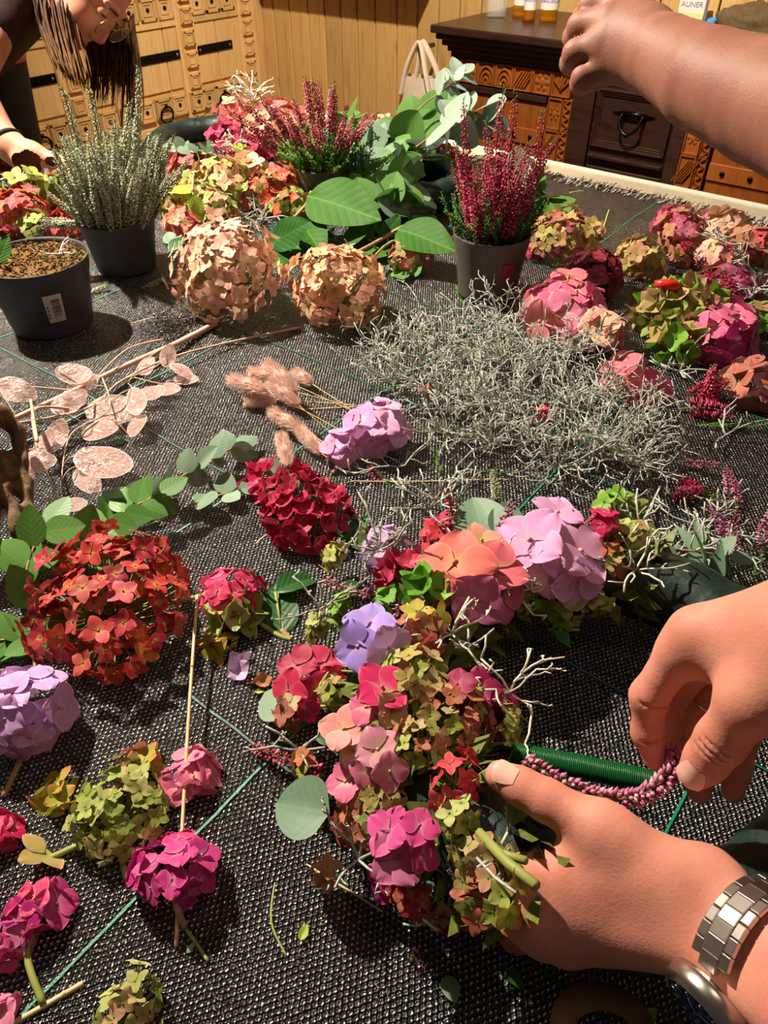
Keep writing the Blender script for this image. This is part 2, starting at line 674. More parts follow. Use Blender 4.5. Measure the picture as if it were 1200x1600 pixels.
# ------------------------------------------------------------------ carved pale door on the left wall
door = thing('carved_door', 'pale carved wooden double door with black iron straps and ring pulls', 'door', KW, RZ)
X0 = 0.03
b = MB(); b.span((0.0, -2.1, 0.0), (X0, -0.055, 1.95)); b.obj('door_leaf', M_pale, door, smooth=False)
for (a, c) in ((0.055, 0.15), (0.39, 0.478), (0.735, 0.815), (0.93, 1.03), (1.285, 1.37), (1.63, 1.72), (1.98, 2.09)):
    b = MB(); b.span((X0, -c, 0.0), (X0 + 0.022, -a, 1.95)); b.obj('stile', M_pale, door, smooth=False, bevel=0.003)
for (a, c) in ((0.15, 0.272), (0.275, 0.39), (0.478, 0.54), (0.543, 0.735), (0.815, 0.93), (1.03, 1.155), (1.158, 1.285), (1.37, 1.63), (1.72, 1.98)):
    for (z0, z1) in ((0.555, 0.775), (0.875, 1.12), (1.22, 1.86), (0.02, 0.40)):
        b = MB(); b.span((X0, -c + 0.001, z0), (X0 + 0.010, -a - 0.001, z1)); b.obj('panel_board', M_pale, door, smooth=False, bevel=0.002)
for zz in (0.43, 0.785, 1.13, 1.90):
    for (a, c) in ((0.15, 0.39), (0.478, 0.735), (1.03, 1.285), (1.37, 1.63), (1.72, 1.98)):
        b = MB(); b.span((X0, -c, zz - 0.018), (X0 + 0.018, -a, zz + 0.010)); b.obj('rail', M_pale, door, smooth=False, bevel=0.002)


def carved_square(sz):
    b = MB()
    b.box((0.006, 0, 0), (0.012, sz, sz))
    for q in (-1, 1):
        b.box((0.014, q * sz * 0.42, 0), (0.008, sz * 0.12, sz * 0.96))
        b.box((0.014, 0, q * sz * 0.42), (0.008, sz * 0.96, sz * 0.12))
        b.box((0.013, q * sz * 0.25, 0), (0.005, sz * 0.06, sz * 0.5))
        b.box((0.013, 0, q * sz * 0.25), (0.005, sz * 0.5, sz * 0.06))
    return b.mesh('carved_tile', M_pale, False)


TM = carved_square(0.074)
TS = carved_square(0.052)
kb = MB(); kb.ball((0, 0, 0), 0.0075, 0, 8, 5, (0.8, 1, 1)); KM = kb.mesh('knob', M_iron)
rb_ = MB(); rb_.tube([(0, 0.03 * math.cos(a), 0.03 * math.sin(a)) for a in np.linspace(0, 2 * math.pi, 25)], 0.0042, 6); rb_.ball((0, 0, 0.033), 0.008)
RM = rb_.mesh('ring_pull', M_iron)
sb = MB(); sb.ball((0, 0, 0), 0.006, 0, 8, 5, (0.7, 1, 1)); SM = sb.mesh('stud', simple('steel_stud', '#8a8580', '#a8a39c', 50, 0.3, 0, 0.5, 1.0))
for zz in (0.50, 0.828, 1.175):
    for t_ in (0.205, 0.285, 0.362, 0.52, 0.60, 0.685, 0.86, 1.075, 1.155, 1.24, 1.42, 1.50, 1.58):
        tl = link('carved_tile', TM, door, (X0 + 0.006, -t_, zz))
        if round(t_, 3) in (0.285, 0.60, 1.155, 1.50) and zz < 0.6:
            rg = link('ring_pull', RM, tl, (0.024, 0, -0.022)); rg.rotation_euler = (0, 0.12, 0)
        else:
            link('knob', KM, tl, (0.014, 0, 0))
for t_ in (0.434, 0.775, 0.98, 1.328):
    zz = 0.06
    while zz < 1.9:
        link('carved_tile', TM if abs(zz - 0.5) < 0.04 else TS, door, (X0 + 0.02, -t_, zz))
        if abs(zz - 0.5) < 0.04:
            link('knob', KM, door, (X0 + 0.036, -t_, zz))
        zz += 0.0735
zz = 0.06
while zz < 1.9:
    link('carved_tile', TS, door, (X0 + 0.016, -0.115, zz)); zz += 0.0735
for (a, c) in ((0.197, 0.389), (0.477, 0.69), (1.034, 1.195), (1.38, 1.6)):
    for zz in (0.672, 1.02):
        b = MB(); b.span((X0 + 0.008, -c, zz - 0.015), (X0 + 0.016, -a, zz + 0.015)); st = b.obj('iron_strap', M_iron, door, smooth=False, bevel=0.001)
        for q in (a + 0.015, c - 0.015):
            link('stud', SM, st, (X0 + 0.017, -q, zz))

# ------------------------------------------------------------------ dresser
DR = T(672, 38, 0.12); DR.z = 0
dr = thing('sideboard', 'dark wooden sideboard with carved orange doors and an iron drawer pull', 'sideboard', DR, RZ)
L = 1.72
b = MB(); b.span((0, 0.0, 0.848), (L, 0.50, 0.87)); b.obj('top_board', M_dark, dr, smooth=False, bevel=0.004)
b = MB()
b.span((0.012, 0.012, 0.832), (L - 0.012, 0.50, 0.848)); b.span((0.026, 0.026, 0.815), (L - 0.026, 0.50, 0.832)); b.span((0.040, 0.038, 0.800), (L - 0.04, 0.50, 0.815))
b.obj('cornice', M_dark, dr, smooth=False, bevel=0.004)
b = MB(); b.span((0.048, 0.07, 0.06), (L - 0.048, 0.48, 0.80)); b.obj('body', M_dark, dr, smooth=False)
for (a, c) in ((0.048, 0.083), (0.478, 0.545), (0.785, 0.822), (1.29, 1.33), (1.64, L - 0.048)):
    b = MB(); b.span((a, 0.048, 0.0), (c, 0.08, 0.80)); b.obj('post', M_dark, dr, smooth=False, bevel=0.003)
for (z0, z1) in ((0.785, 0.80), (0.05, 0.11)):
    b = MB(); b.span((0.048, 0.05, z0), (L - 0.048, 0.08, z1)); b.obj('rail', M_dark, dr, smooth=False, bevel=0.003)


def carve(kind, wd, ht):
    b = MB()
    b.box((0, 0.004, 0), (wd, 0.012, ht))
    for q in (-1, 1):
        b.box((q * wd * 0.46, -0.004, 0), (wd * 0.07, 0.006, ht * 0.98)); b.box((0, -0.004, q * ht * 0.47), (wd * 0.98, 0.006, ht * 0.05))
    if kind == 0:
        for i in range(5):
            b.box((-wd * 0.3 + i * wd * 0.15, -0.005, 0), (wd * 0.06, 0.007, ht * 0.8), rot=Matrix.Rotation(0.55, 3, 'Y'))
    elif kind == 1:
        for i in range(5):
            a = -0.8 + i * 0.4
            b.box((math.sin(a) * wd * 0.22, -0.005, -ht * 0.3 + math.cos(a) * ht * 0.4), (wd * 0.07, 0.007, ht * 0.55), rot=Matrix.Rotation(a, 3, 'Y'))
    elif kind == 2:
        for r_ in (0.42, 0.28, 0.14):
            b.tube([(math.cos(a) * wd * r_, -0.004, -ht * 0.4 + math.sin(a) * ht * r_ * 1.7) for a in np.linspace(0, math.pi, 12)], 0.0035, 5)
    elif kind == 3:
        b.ball((0, -0.003, 0), wd * 0.2, 0, 10, 6, (1, 0.3, 1))
        for a in range(6):
            b.ball((math.cos(a * 1.047) * wd * 0.28, -0.003, math.sin(a * 1.047) * wd * 0.28), wd * 0.11, 0, 8, 5, (1, 0.35, 1))
    elif kind == 4:
        for i in range(7):
            s_ = 1 if i % 2 else -1
            b.box((0, -0.005, -ht * 0.42 + i * ht * 0.14), (wd * 0.9, 0.007, wd * 0.13), rot=Matrix.Rotation(0.7 * s_, 3, 'Y'))
    return b.mesh('carved_tile', M_orange, False)


CT = {k: carve(k, 0.062, 0.062) for k in range(4)}
CV = [carve(k, 0.046, 0.085) for k in range(4)]
CZ = carve(4, 0.026, 0.085)
for (xa, xb, flip) in ((0.083, 0.478, False), (0.822, 1.29, True)):
    w_ = xb - xa
    fx = [xa + 0.033 + i * 0.064 for i in range(int(w_ / 0.064))]
    for i, q in enumerate(fx):
        link('carved_tile', CT[(3, 2, 2, 0, 3, 1)[i % 6]], dr, (q, 0.055, 0.752))
    s0 = xb - 0.078 if not flip else xa
    for i in range(7):
        link('carved_tile', CV[(3, 0, 1, 1, 2, 0, 3)[i]], dr, (s0 + 0.024, 0.056, 0.675 - i * 0.086))
        link('carved_tile', CZ, dr, (s0 + 0.063, 0.057, 0.675 - i * 0.086))
    p0, p1 = (xa + 0.006, s0 - 0.006) if not flip else (s0 + 0.084, xb - 0.006)
    b = MB(); b.span((p0, 0.058, 0.10), (p1, 0.075, 0.695)); dd = b.obj('cupboard_door', M_orange, dr, smooth=False, bevel=0.003)
    b = MB(); b.span((p0, 0.050, 0.698), (p1, 0.075, 0.716)); b.obj('dark_bead', M_dark, dr, smooth=False, bevel=0.002)
    for zz in (0.60, 0.22):
        b = MB(); b.span((p0, 0.052, zz - 0.022), (p1, 0.060, zz + 0.022)); s_ = b.obj('door_batten', M_orange, dd, smooth=False, bevel=0.002)
        for i in range(5):
            kn = MB(); kn.ball((p0 + 0.04 + i * (p1 - p0 - 0.08) / 4, 0.05, zz), 0.0075, 0, 8, 5, (1, 0.6, 1)); kn.obj('bolt_head', M_shine_iron, dd)
for (z0, z1) in ((0.575, 0.775), (0.34, 0.555), (0.12, 0.32)):
    b = MB(); b.span((0.548, 0.056, z0), (0.782, 0.085, z1)); dw = b.obj('drawer', M_dark, dr, smooth=False, bevel=0.003)
    b = MB()
    for i in range(3):
        e = 0.006 * i
        b.span((0.552 + e, 0.046 + 0.003 * i, z0 + 0.035 + e), (0.778 - e, 0.058, z0 + 0.041 + e)); b.span((0.552 + e, 0.046 + 0.003 * i, z1 - 0.020 - e), (0.778 - e, 0.058, z1 - 0.014 - e))
        b.span((0.552 + e, 0.046 + 0.003 * i, z0 + 0.035), (0.558 + e, 0.058, z1 - 0.014)); b.span((0.772 - e, 0.046 + 0.003 * i, z0 + 0.035), (0.778 - e, 0.058, z1 - 0.014))
    b.obj('drawer_moulding', M_dark, dw, smooth=False, bevel=0.001)
    b = MB(); b.span((0.552, 0.044, z0 + 0.004), (0.778, 0.058, z0 + 0.014)); b.obj('lower_bead', M_dark, dw, smooth=False, bevel=0.002)
    zc = (z0 + z1) / 2 + 0.025
    b = MB()
    b.span((0.628, 0.050, zc - 0.008), (0.705, 0.056, zc + 0.012))
    b.spindle((0.600, 0.053, zc + 0.006), (0.735, 0.053, zc + 0.006), 0.010, 6)
    for q in (0.636, 0.697):
        b.ball((q, 0.045, zc), 0.008)
    b.tube(smooth_path([(0.636, 0.040, zc), (0.640, 0.030, zc - 0.022), (0.655, 0.025, zc - 0.036), (0.6665, 0.024, zc - 0.040), (0.678, 0.025, zc - 0.036), (0.693, 0.030, zc - 0.022), (0.697, 0.040, zc)]), 0.0045, 8)
    b.ball((0.6665, 0.023, zc - 0.041), 0.008)
    b.obj('drawer_pull', M_shine_iron, dw)

# things on the dresser top
TOPZ = 0.87
M_glass = NT('clear_glass').set(rough=0.02, alpha=0.16, spec=0.9); M_glass.base((0.95, 0.97, 0.95, 1)); M_glass = M_glass.m
M_amber = NT('amber_liquid').set(rough=0.05, trans=0.75, ior=1.35); M_amber.base(hexc('#e0a020')); M_amber = M_amber.m
M_orj = NT('orange_liquid').set(rough=0.08, trans=0.5, ior=1.35); M_orj.base(hexc('#c9741c')); M_orj = M_orj.m
M_paper = simple('white_paper', '#efe9df', '#e5ddd0', 40, 0.7)


def top_at(px, py):
    p = T(px, py, 0.12); p.z = TOPZ
    return p


g = thing('drinking_glass', 'clear empty drinking glass standing at the left end of the sideboard', 'glass', top_at(775, 27))
b = MB(); b.lathe([(0.0, 0.0), (0.029, 0.0), (0.031, 0.004), (0.034, 0.12), (0.0325, 0.12), (0.029, 0.016), (0.0, 0.014)], 28); b.obj('tumbler', M_glass, g)
for (px, py, r, h_, liq, lab) in ((812, 25, 0.022, 0.15, M_amber, 'small glass bottle with pale label, nearest the empty glass'),
                                  (826, 33, 0.018, 0.17, M_orj, 'slim orange bottle standing between two labelled bottles'),
                                  (856, 32, 0.027, 0.16, M_amber, 'wider glass bottle of yellow drink with white label beside the fist')):
    t_ = thing('drink_bottle', lab, 'bottle', top_at(px, py), 0, 'drink bottles on the sideboard')
    b = MB(); b.lathe([(0, 0), (r, 0), (r * 1.03, 0.01), (r * 1.03, h_ * 0.62), (r * 0.45, h_ * 0.8), (r * 0.42, h_), (0, h_)], 20); b.obj('bottle_body', liq, t_)
    b = MB(); b.lathe([(r * 1.05, 0.03), (r * 1.05, h_ * 0.55)], 20); lb = b.obj('paper_label', M_paper, t_)
    b = MB(); b.lathe([(r * 1.06, h_ * 0.30), (r * 1.06, h_ * 0.45)], 20); b.obj('label_print', simple('violet_print', '#6a5a9a', '#e8e0e0', 160, 0.6), lb)
    b = MB(); b.lathe([(0, h_ + 0.012), (r * 0.46, h_ + 0.012), (r * 0.46, h_ - 0.01)], 16); b.obj('bottle_cap', M_iron, t_)
ct = thing('paper_carton', 'white and yellow printed carton standing behind the raised forearm', 'carton', top_at(1076, 44), RZ + 0.1)
b = MB(); b.span((-0.038, -0.02, 0), (0.038, 0.02, 0.088)); b.obj('box', M_paper, ct, smooth=False, bevel=0.003)
b = MB(); b.span((-0.037, -0.0206, 0.004), (0.037, -0.02, 0.040)); b.obj('yellow_panel', simple('yellow_print', '#e6d88a', '#efe6b0', 40, 0.6), ct, smooth=False)


def text_mesh(body, size, mat, name='lettering'):
    c = bpy.data.curves.new(name, 'FONT'); c.body = body; c.size = size; c.align_x = 'CENTER'; c.align_y = 'CENTER'; c.extrude = 0.0002
    o = bpy.data.objects.new(name, c); scene.collection.objects.link(o)
    bpy.context.view_layer.update()
    me = bpy.data.meshes.new_from_object(o.evaluated_get(bpy.context.evaluated_depsgraph_get()))
    bpy.data.objects.remove(o); bpy.data.curves.remove(c)
    me.materials.clear(); me.materials.append(mat); me.name = name
    return me


tx = link('lettering', text_mesh('AUNER', 0.019, simple('grey_print', '#8a8296', '#8a8296', 10, 0.6)), ct, (0, -0.0206, 0.060)); tx.rotation_euler = (math.pi / 2, 0, 0)
db = thing('dark_box', 'dark brown upright box behind the white carton', 'box', top_at(1060, 8) + NB * 0.04, RZ)
b = MB(); b.span((-0.10, -0.03, 0), (0.10, 0.05, 0.16)); b.obj('case', M_dark, db, smooth=False, bevel=0.006)
b = MB(); b.span((-0.102, -0.032, 0.10), (0.102, 0.052, 0.105)); b.obj('lid_seam', M_iron, db, smooth=False)
yb = thing('yellow_box', 'mustard yellow cardboard box at the back of the sideboard', 'box', top_at(965, 8) + NB * 0.02, RZ)
b = MB(); b.span((-0.06, -0.04, 0), (0.06, 0.04, 0.14)); b.obj('case', simple('mustard_card', '#c08a1c', '#cf9a2a', 30, 0.6), yb, smooth=False, bevel=0.004)
b = MB(); b.span((-0.062, -0.042, 0.115), (0.062, 0.042, 0.142)); b.obj('lid', simple('mustard_lid', '#b57f18', '#c48f22', 30, 0.6), yb, smooth=False, bevel=0.003)


def crumple(name, label, cat, c, r, mat, seed):
    rg = random.Random(seed)
    b = MB()
    n, m = 40, 20
    vs_, fs = [], []
    o = Vector((rg.random() * 50, rg.random() * 50, 0))
    for i in range(m + 1):
        th = math.pi * 0.5 * i / m
        for j in range(n):
            a = 2 * math.pi * j / n
            d = Vector((math.sin(th) * math.cos(a), math.sin(th) * math.sin(a), math.cos(th)))
            k = 1 + 0.35 * noise.noise(d * 2.2 + o) + 0.22 * abs(noise.noise(d * 6 + o)) + 0.06 * noise.noise(d * 14 + o)
            vs_.append((d.x * r[0] * k, d.y * r[1] * k, max(0, d.z * r[2] * k)))
    for i in range(m):
        for j in range(n):
            a, q = i * n + j, i * n + (j + 1) % n
            fs.append((a, a + n, q + n, q))
    b.add(vs_, fs)
    o_ = b.obj(name, mat, None, c)
    o_.rotation_euler = (0, 0, RZ)
    return tag(o_, label, cat)


crumple('crumpled_jacket', 'crumpled olive brown jacket lying on the sideboard', 'jacket', top_at(1175, 60), (0.11, 0.075, 0.075), simple('olive_cloth', '#57452b', '#6b5737', 200, 0.85, 0.3), 4)
crumple('blue_cloth', 'bright blue cloth poking out beside the brown jacket', 'cloth', top_at(1122, 46), (0.045, 0.03, 0.03), simple('blue_cloth', '#2f86d8', '#4a9be6', 80, 0.5), 9)

# tote bag on the wall
bp = P(656, 150, 2.76)
bag = thing('tote_bag', 'beige canvas tote bag with looped handles hanging on the plank wall', 'bag', bp, RZ)
bag.scale = (1.35, 0.9, 1.3)
M_canvas = simple('beige_canvas', '#d8c4aa', '#e6d6c0', 220, 0.85, 0.3)
b = MB()
n, m = 24, 14
vs_, fs = [], []
for i in range(m + 1):
    zz = -0.22 + 0.27 * i / m
    for j in range(n):
        a = 2 * math.pi * j / n
        wv = 1 + 0.25 * noise.noise(Vector((math.cos(a) * 1.6, zz * 9, math.sin(a) * 1.6)))
        wdt = 0.088 - 0.055 * max(0, i / m - 0.35)
        vs_.append((math.cos(a) * wdt * wv, math.sin(a) * 0.035 * wv, zz))
for i in range(m):
    for j in range(n):
        a, q = i * n + j, i * n + (j + 1) % n
        fs.append((a, q, q + n, a + n))
fs.append(tuple(range(n - 1, -1, -1)))
b.add(vs_, fs); b.obj('bag_body', M_canvas, bag)
for (q, dx) in ((-0.035, 0.0), (0.02, 0.012)):
    b = MB(); b.tube(smooth_path([(-0.048 + dx, q, 0.0), (-0.03 + dx, q, 0.07), (-0.008, q * 0.5, 0.125), (0.008, q * 0.5, 0.125), (0.035 + dx, q, 0.06), (0.055 + dx, q, -0.01)]), 0.017, 6, flat=0.3); b.obj('handle', M_canvas, bag)
b = MB(); b.tube([(0, 0.0, 0.118), (0, 0.085, 0.118)], 0.006, 8); b.obj('wall_peg', M_dark, bag)

# ------------------------------------------------------------------ table and fabric
tb = thing('work_table', 'large work table with pale cream edge under black fabric', 'table', CORNER, RZ)
TW, TL = 1.85, 1.75
b = MB(); b.span((0, -TL, TZ - 0.03), (TW, 0, TZ - 0.001)); b.obj('table_top', M_cream, tb, smooth=False, bevel=0.003)
b = MB()
M_edge = simple('white_edge_band', '#d8d0bc', '#e2dac8', 30, 0.4)
b.span((-0.004, -TL, TZ - 0.034), (0.008, 0.004, TZ + 0.004)); b.obj('edge_strip', M_edge, tb, smooth=False, bevel=0.002)
b = MB(); b.span((0.008, -0.008, TZ - 0.034), (TW, 0.004, TZ + 0.004)); b.obj('edge_strip', M_edge, tb, smooth=False, bevel=0.002)
for (q, v) in ((0.08, -0.08), (TW - 0.08, -0.08), (0.08, -TL + 0.08), (TW - 0.08, -TL + 0.08)):
    b = MB(); b.span((q - 0.03, v - 0.03, 0), (q + 0.03, v + 0.03, TZ - 0.03)); b.obj('leg', M_cream, tb, smooth=False, bevel=0.004)


def fabric_mat():
    """black plastic tape weave: glints painted as pale metallic flecks in rows on a dull black ground"""
    t = NT('black_woven_plastic')
    co = t.coord('Object')
    sx = t.node('ShaderNodeSeparateXYZ'); t.l.new(co, sx.inputs[0])
    jit = t.noise(170, 2, co)
    jit2 = t.noise(330, 2, co)
    wob = t.math('MULTIPLY', t.math('SUBTRACT', jit.outputs[0], 0.5), 3.0)
    wob2 = t.math('MULTIPLY', t.math('SUBTRACT', jit2.outputs[0], 0.5), 2.0)
    a = t.math('ADD', t.math('MULTIPLY', sx.outputs[0], 2 * math.pi / 0.0040), wob)
    bb = t.math('ADD', t.math('MULTIPLY', sx.outputs[1], 2 * math.pi / 0.0060), wob2)
    h = t.math('MULTIPLY', t.math('SINE', a), t.math('SINE', bb))
    big = t.noise(480, 3, co, 0.7)
    hh = t.math('ADD', h, t.math('MULTIPLY', big.outputs[0], 1.3))
    glint = t.node('ShaderNodeMapRange', interpolation_type='SMOOTHSTEP', ins={0: t.math('ADD', h, t.math('MULTIPLY', t.math('SUBTRACT', big.outputs[0], 0.5), 3.2)), 1: 0.62, 2: 0.95, 3: 0.0, 4: 1.0}).outputs[0]
    t.base(t.mix(glint, hexc('#08080a'), hexc('#e4e0da')))  # glints put into the colour as pale flecks on black
    t.l.new(t.math('MULTIPLY', glint, 0.85), t.b.inputs['Metallic'])
    patch = t.noise(5, 3, co)
    t.l.new(t.node('ShaderNodeMapRange', ins={0: patch.outputs[0], 1: 0.35, 2: 0.65, 3: 0.17, 4: 0.30}).outputs[0], t.b.inputs['Roughness'])
    t.set(spec=0.7)
    t.bump(hh, 1.0, 0.0008)
    return t.m


M_fab = fabric_mat()
fb = thing('ground_cover_fabric', 'black woven weed fabric with green grid threads spread over the table', 'fabric', CORNER + Vector((0, 0, TZ)), RZ)


def fabz(x, y):
    p = Vector((x * 3.2, y * 3.2, 0.3))
    z = 0.0035 + 0.006 * noise.noise(p) + 0.0022 * noise.noise(p * 3.1)
    # a couple of folds towards the far right corner
    for (cx, s_, am) in ((0.98, 0.9, 0.007), (1.22, -0.5, 0.006), (0.70, 0.3, 0.004)):
        d = (x - cx - s_ * (y + 0.45) * 0.6)
        z += am * math.exp(-(d / 0.022) ** 2) * max(0, 1 - abs(y + 0.45) / 0.4)
    return max(0.0005, min(0.012, z))


b = MB()
NX, NY = 190, 180
vs_ = []
for i in range(NX + 1):
    for j in range(NY + 1):
        x = 0.012 + (TW - 0.012) * i / NX; y = -0.082 - (TL - 0.082) * j / NY
        if j == 0:
            y += 0.006 * noise.noise(Vector((x * 20, 0, 0)))
        vs_.append((x, y, fabz(x, y)))
b.add(vs_, [(i * (NY + 1) + j, i * (NY + 1) + j + 1, (i + 1) * (NY + 1) + j + 1, (i + 1) * (NY + 1) + j) for i in range(NX) for j in range(NY)])
b.obj('woven_sheet', M_fab, fb)
M_thread = simple('green_thread', '#07694c', '#0f8a66', 900, 0.4, 0.3, 0.5)
M_thread2 = simple('green_thread_dull', '#06402f', '#0c6b50', 260, 0.5, 0.3, 0.4)
rg = random.Random(5)


def thread(along, c, lo, hi):
    b = MB()
    n = int((hi - lo) / 0.012)
    vs_, fs = [], []
    for i in range(n + 1):
        s_ = lo + (hi - lo) * i / n
        x, y = (c, s_) if along == 'y' else (s_, c)
        wv = 0.0008 + 0.0002 * (i % 2)
        j = rg.uniform(-0.0004, 0.0004)
        for q in (-1, 1):
            xx, yy = (x + q * wv + j, y) if along == 'y' else (x, y + q * wv * 0.9 + j)
            vs_.append((xx, yy, fabz(xx, yy) + 0.0010))
    for i in range(n):
        fs.append((2 * i, 2 * i + 1, 2 * i + 3, 2 * i + 2))
    b.add(vs_, fs)
    b.obj('green_thread', M_thread if along == 'y' else M_thread2, fb)


for c in (0.15, 0.39, 0.625, 0.866, 1.107, 1.346, 1.586):
    thread('y', c, -TL + 0.01, -0.10)
for c in (-0.285, -0.505, -0.727, -0.95, -1.178, -1.385, -1.60):
    thread('x', c, 0.02, TW - 0.02)
# frayed far hem
def fray_mat():
    t = NT('shiny_fray')
    nz = t.noise(260, 2, t.mapping(t.coord('Object'), (1, 0.1, 1)))
    t.base(t.ramp(nz.outputs[0], [(0.47, '#0a0a0c'), (0.56, '#c8c4bc')])); t.set(rough=0.25, spec=0.8)
    return t.m


b = MB()
for i in range(2600):
    x = rg.uniform(0.02, TW - 0.02); y = rg.uniform(-0.128, -0.088)
    l = rg.uniform(0.010, 0.026); a = rg.gauss(math.pi / 2, 0.14)
    dx, dy = math.cos(a) * l, math.sin(a) * l
    z = fabz(x, y) + 0.001
    wv = 0.0007
    b.add([(x - wv, y, z), (x + wv, y, z), (x + dx + wv, y + dy, z + rg.uniform(0, 0.004)), (x + dx - wv, y + dy, z + rg.uniform(0, 0.004))], [(0, 1, 2, 3)])
fr = b.obj('frayed_hem', fray_mat(), fb)
fr['kind'] = 'stuff'

# ------------------------------------------------------------------ petals and florets
PM = dict(
    cream=petal('sepal_cream_pink', ['#e0a890', '#ecc8a4', '#d8958a', '#f0dcb4', '#e4b49c', '#d8a494', '#e8c4a0'], '#c4b470', '#e0a094'),
    cream2=petal('sepal_peach', ['#e0a880', '#ecc49a', '#dc9484', '#e4b084', '#f0d8aa'], '#c0b058', '#e49c8a'),
    red=petal('sepal_red', ['#b42c34', '#c84444', '#9c1c2c', '#d06456', '#8a2226', '#c43a50', '#cc5a60'], '#c99a50', None),
    redorange=petal('sepal_red_orange', ['#c83a2a', '#d85a3a', '#b02a2a', '#d8884a'], '#b8a040', None),
    lime=petal('sepal_lime', ['#909e40', '#aab65c', '#808e3c', '#bcbc74', '#9ca854'], '#748838', None),
    limered=petal('sepal_lime_red_tip', ['#a8a838', '#b8b048', '#98a034', '#c08a48'], '#98a838', '#c84a38'),
    antique=petal('sepal_antique', ['#b08e5e', '#aca25c', '#b8846a', '#a09a58', '#bca274', '#969a58'], '#8c9448', '#bc8664'),
    orange=petal('sepal_orange', ['#bc6a4c', '#ac5c48', '#c88264', '#a8704e'], '#a09858', None),
    hotpink=petal('sepal_hot_pink', ['#d8306a', '#c01c50', '#e04c78', '#cc2860'], '#d88090', None),
    crimson=petal('sepal_crimson', ['#a01238', '#c02450', '#880c2c', '#d03c60', '#b01840'], '#c86a78', None),
    pink=petal('sepal_pink', ['#e06a90', '#e888a8', '#d85a88', '#e890a0'], '#e8c0a8', None),
    salmon=petal('sepal_salmon', ['#d8705c', '#cc5a58', '#e08a70', '#d06860'], '#d89a70', '#d8606a'),
    salmonpink=petal('sepal_salmon_pink', ['#e07a80', '#d8687a', '#e89890'], '#e0b088', None),
    dusty=petal('sepal_dusty_pink', ['#d08098', '#c87090', '#d898a8', '#d8a0a8'], '#c8b088', None),
    lilac=petal('sepal_lilac', ['#ca9cd8', '#d6acdf', '#be90d0', '#deb2dc'], '#e4c0dc', '#dea8d0'),
    lavpink=petal('sepal_lavender_pink', ['#e2a2d2', '#d896ca', '#eab2d2', '#d29cd6'], '#ecaec0', None),
    palelilac=petal('sepal_pale_lilac', ['#c8a8d0', '#d4b4d4', '#bc9ccc'], '#d8b8c8', None),
    violet=petal('sepal_violet', ['#9480d0', '#a890dc', '#b494d8'], '#c8a0d8', None),
    mauve=petal('sepal_mauve', ['#b05088', '#a04880', '#c06a94', '#b85a78'], '#c88090', None),
    magenta=petal('sepal_magenta', ['#c02c80', '#b02474', '#d04c90', '#c43a74'], '#d080a0', '#c8407c'),
    burgundy=petal('sepal_burgundy', ['#701828', '#8a2438', '#5c1420', '#a04050', '#7c2030'], '#884040', None),
    wine=petal('sepal_wine', ['#98164c', '#80103c', '#b02860'], '#b86088', None),
    antpink=petal('sepal_antique_pink', ['#b85a68', '#c08058', '#a84a60', '#c8a070', '#b87058'], '#a8984c', None),
    yellowgreen=petal('sepal_straw', ['#b8a060', '#b0a45c', '#c09468', '#a0964c', '#c0806c'], '#98943c', None),
    palecream=petal('sepal_pale_cream', ['#e0b8a0', '#e0c898', '#d89c94'], '#b8b060', '#e09c9c'),
    browny=petal('sepal_brown_pink', ['#a85848', '#b87058', '#985060', '#b08058'], '#98804c', None),
    coral=petal('sepal_coral_red', ['#d84050', '#cc3448', '#e05a64'], '#c86a50', None),
    bright=petal('leafy_green_sepal', ['#6aa028', '#84b438', '#589024'], '#5a8c28', None),
)
M_stalk = simple('green_stalk', '#7d8a40', '#9a9a55', 40, 0.55)
M_stalkp = simple('pink_stalk', '#b86a78', '#a88858', 40, 0.5)
M_stalkb = simple('brown_stalk', '#8a6a42', '#a98a5c', 60, 0.6)


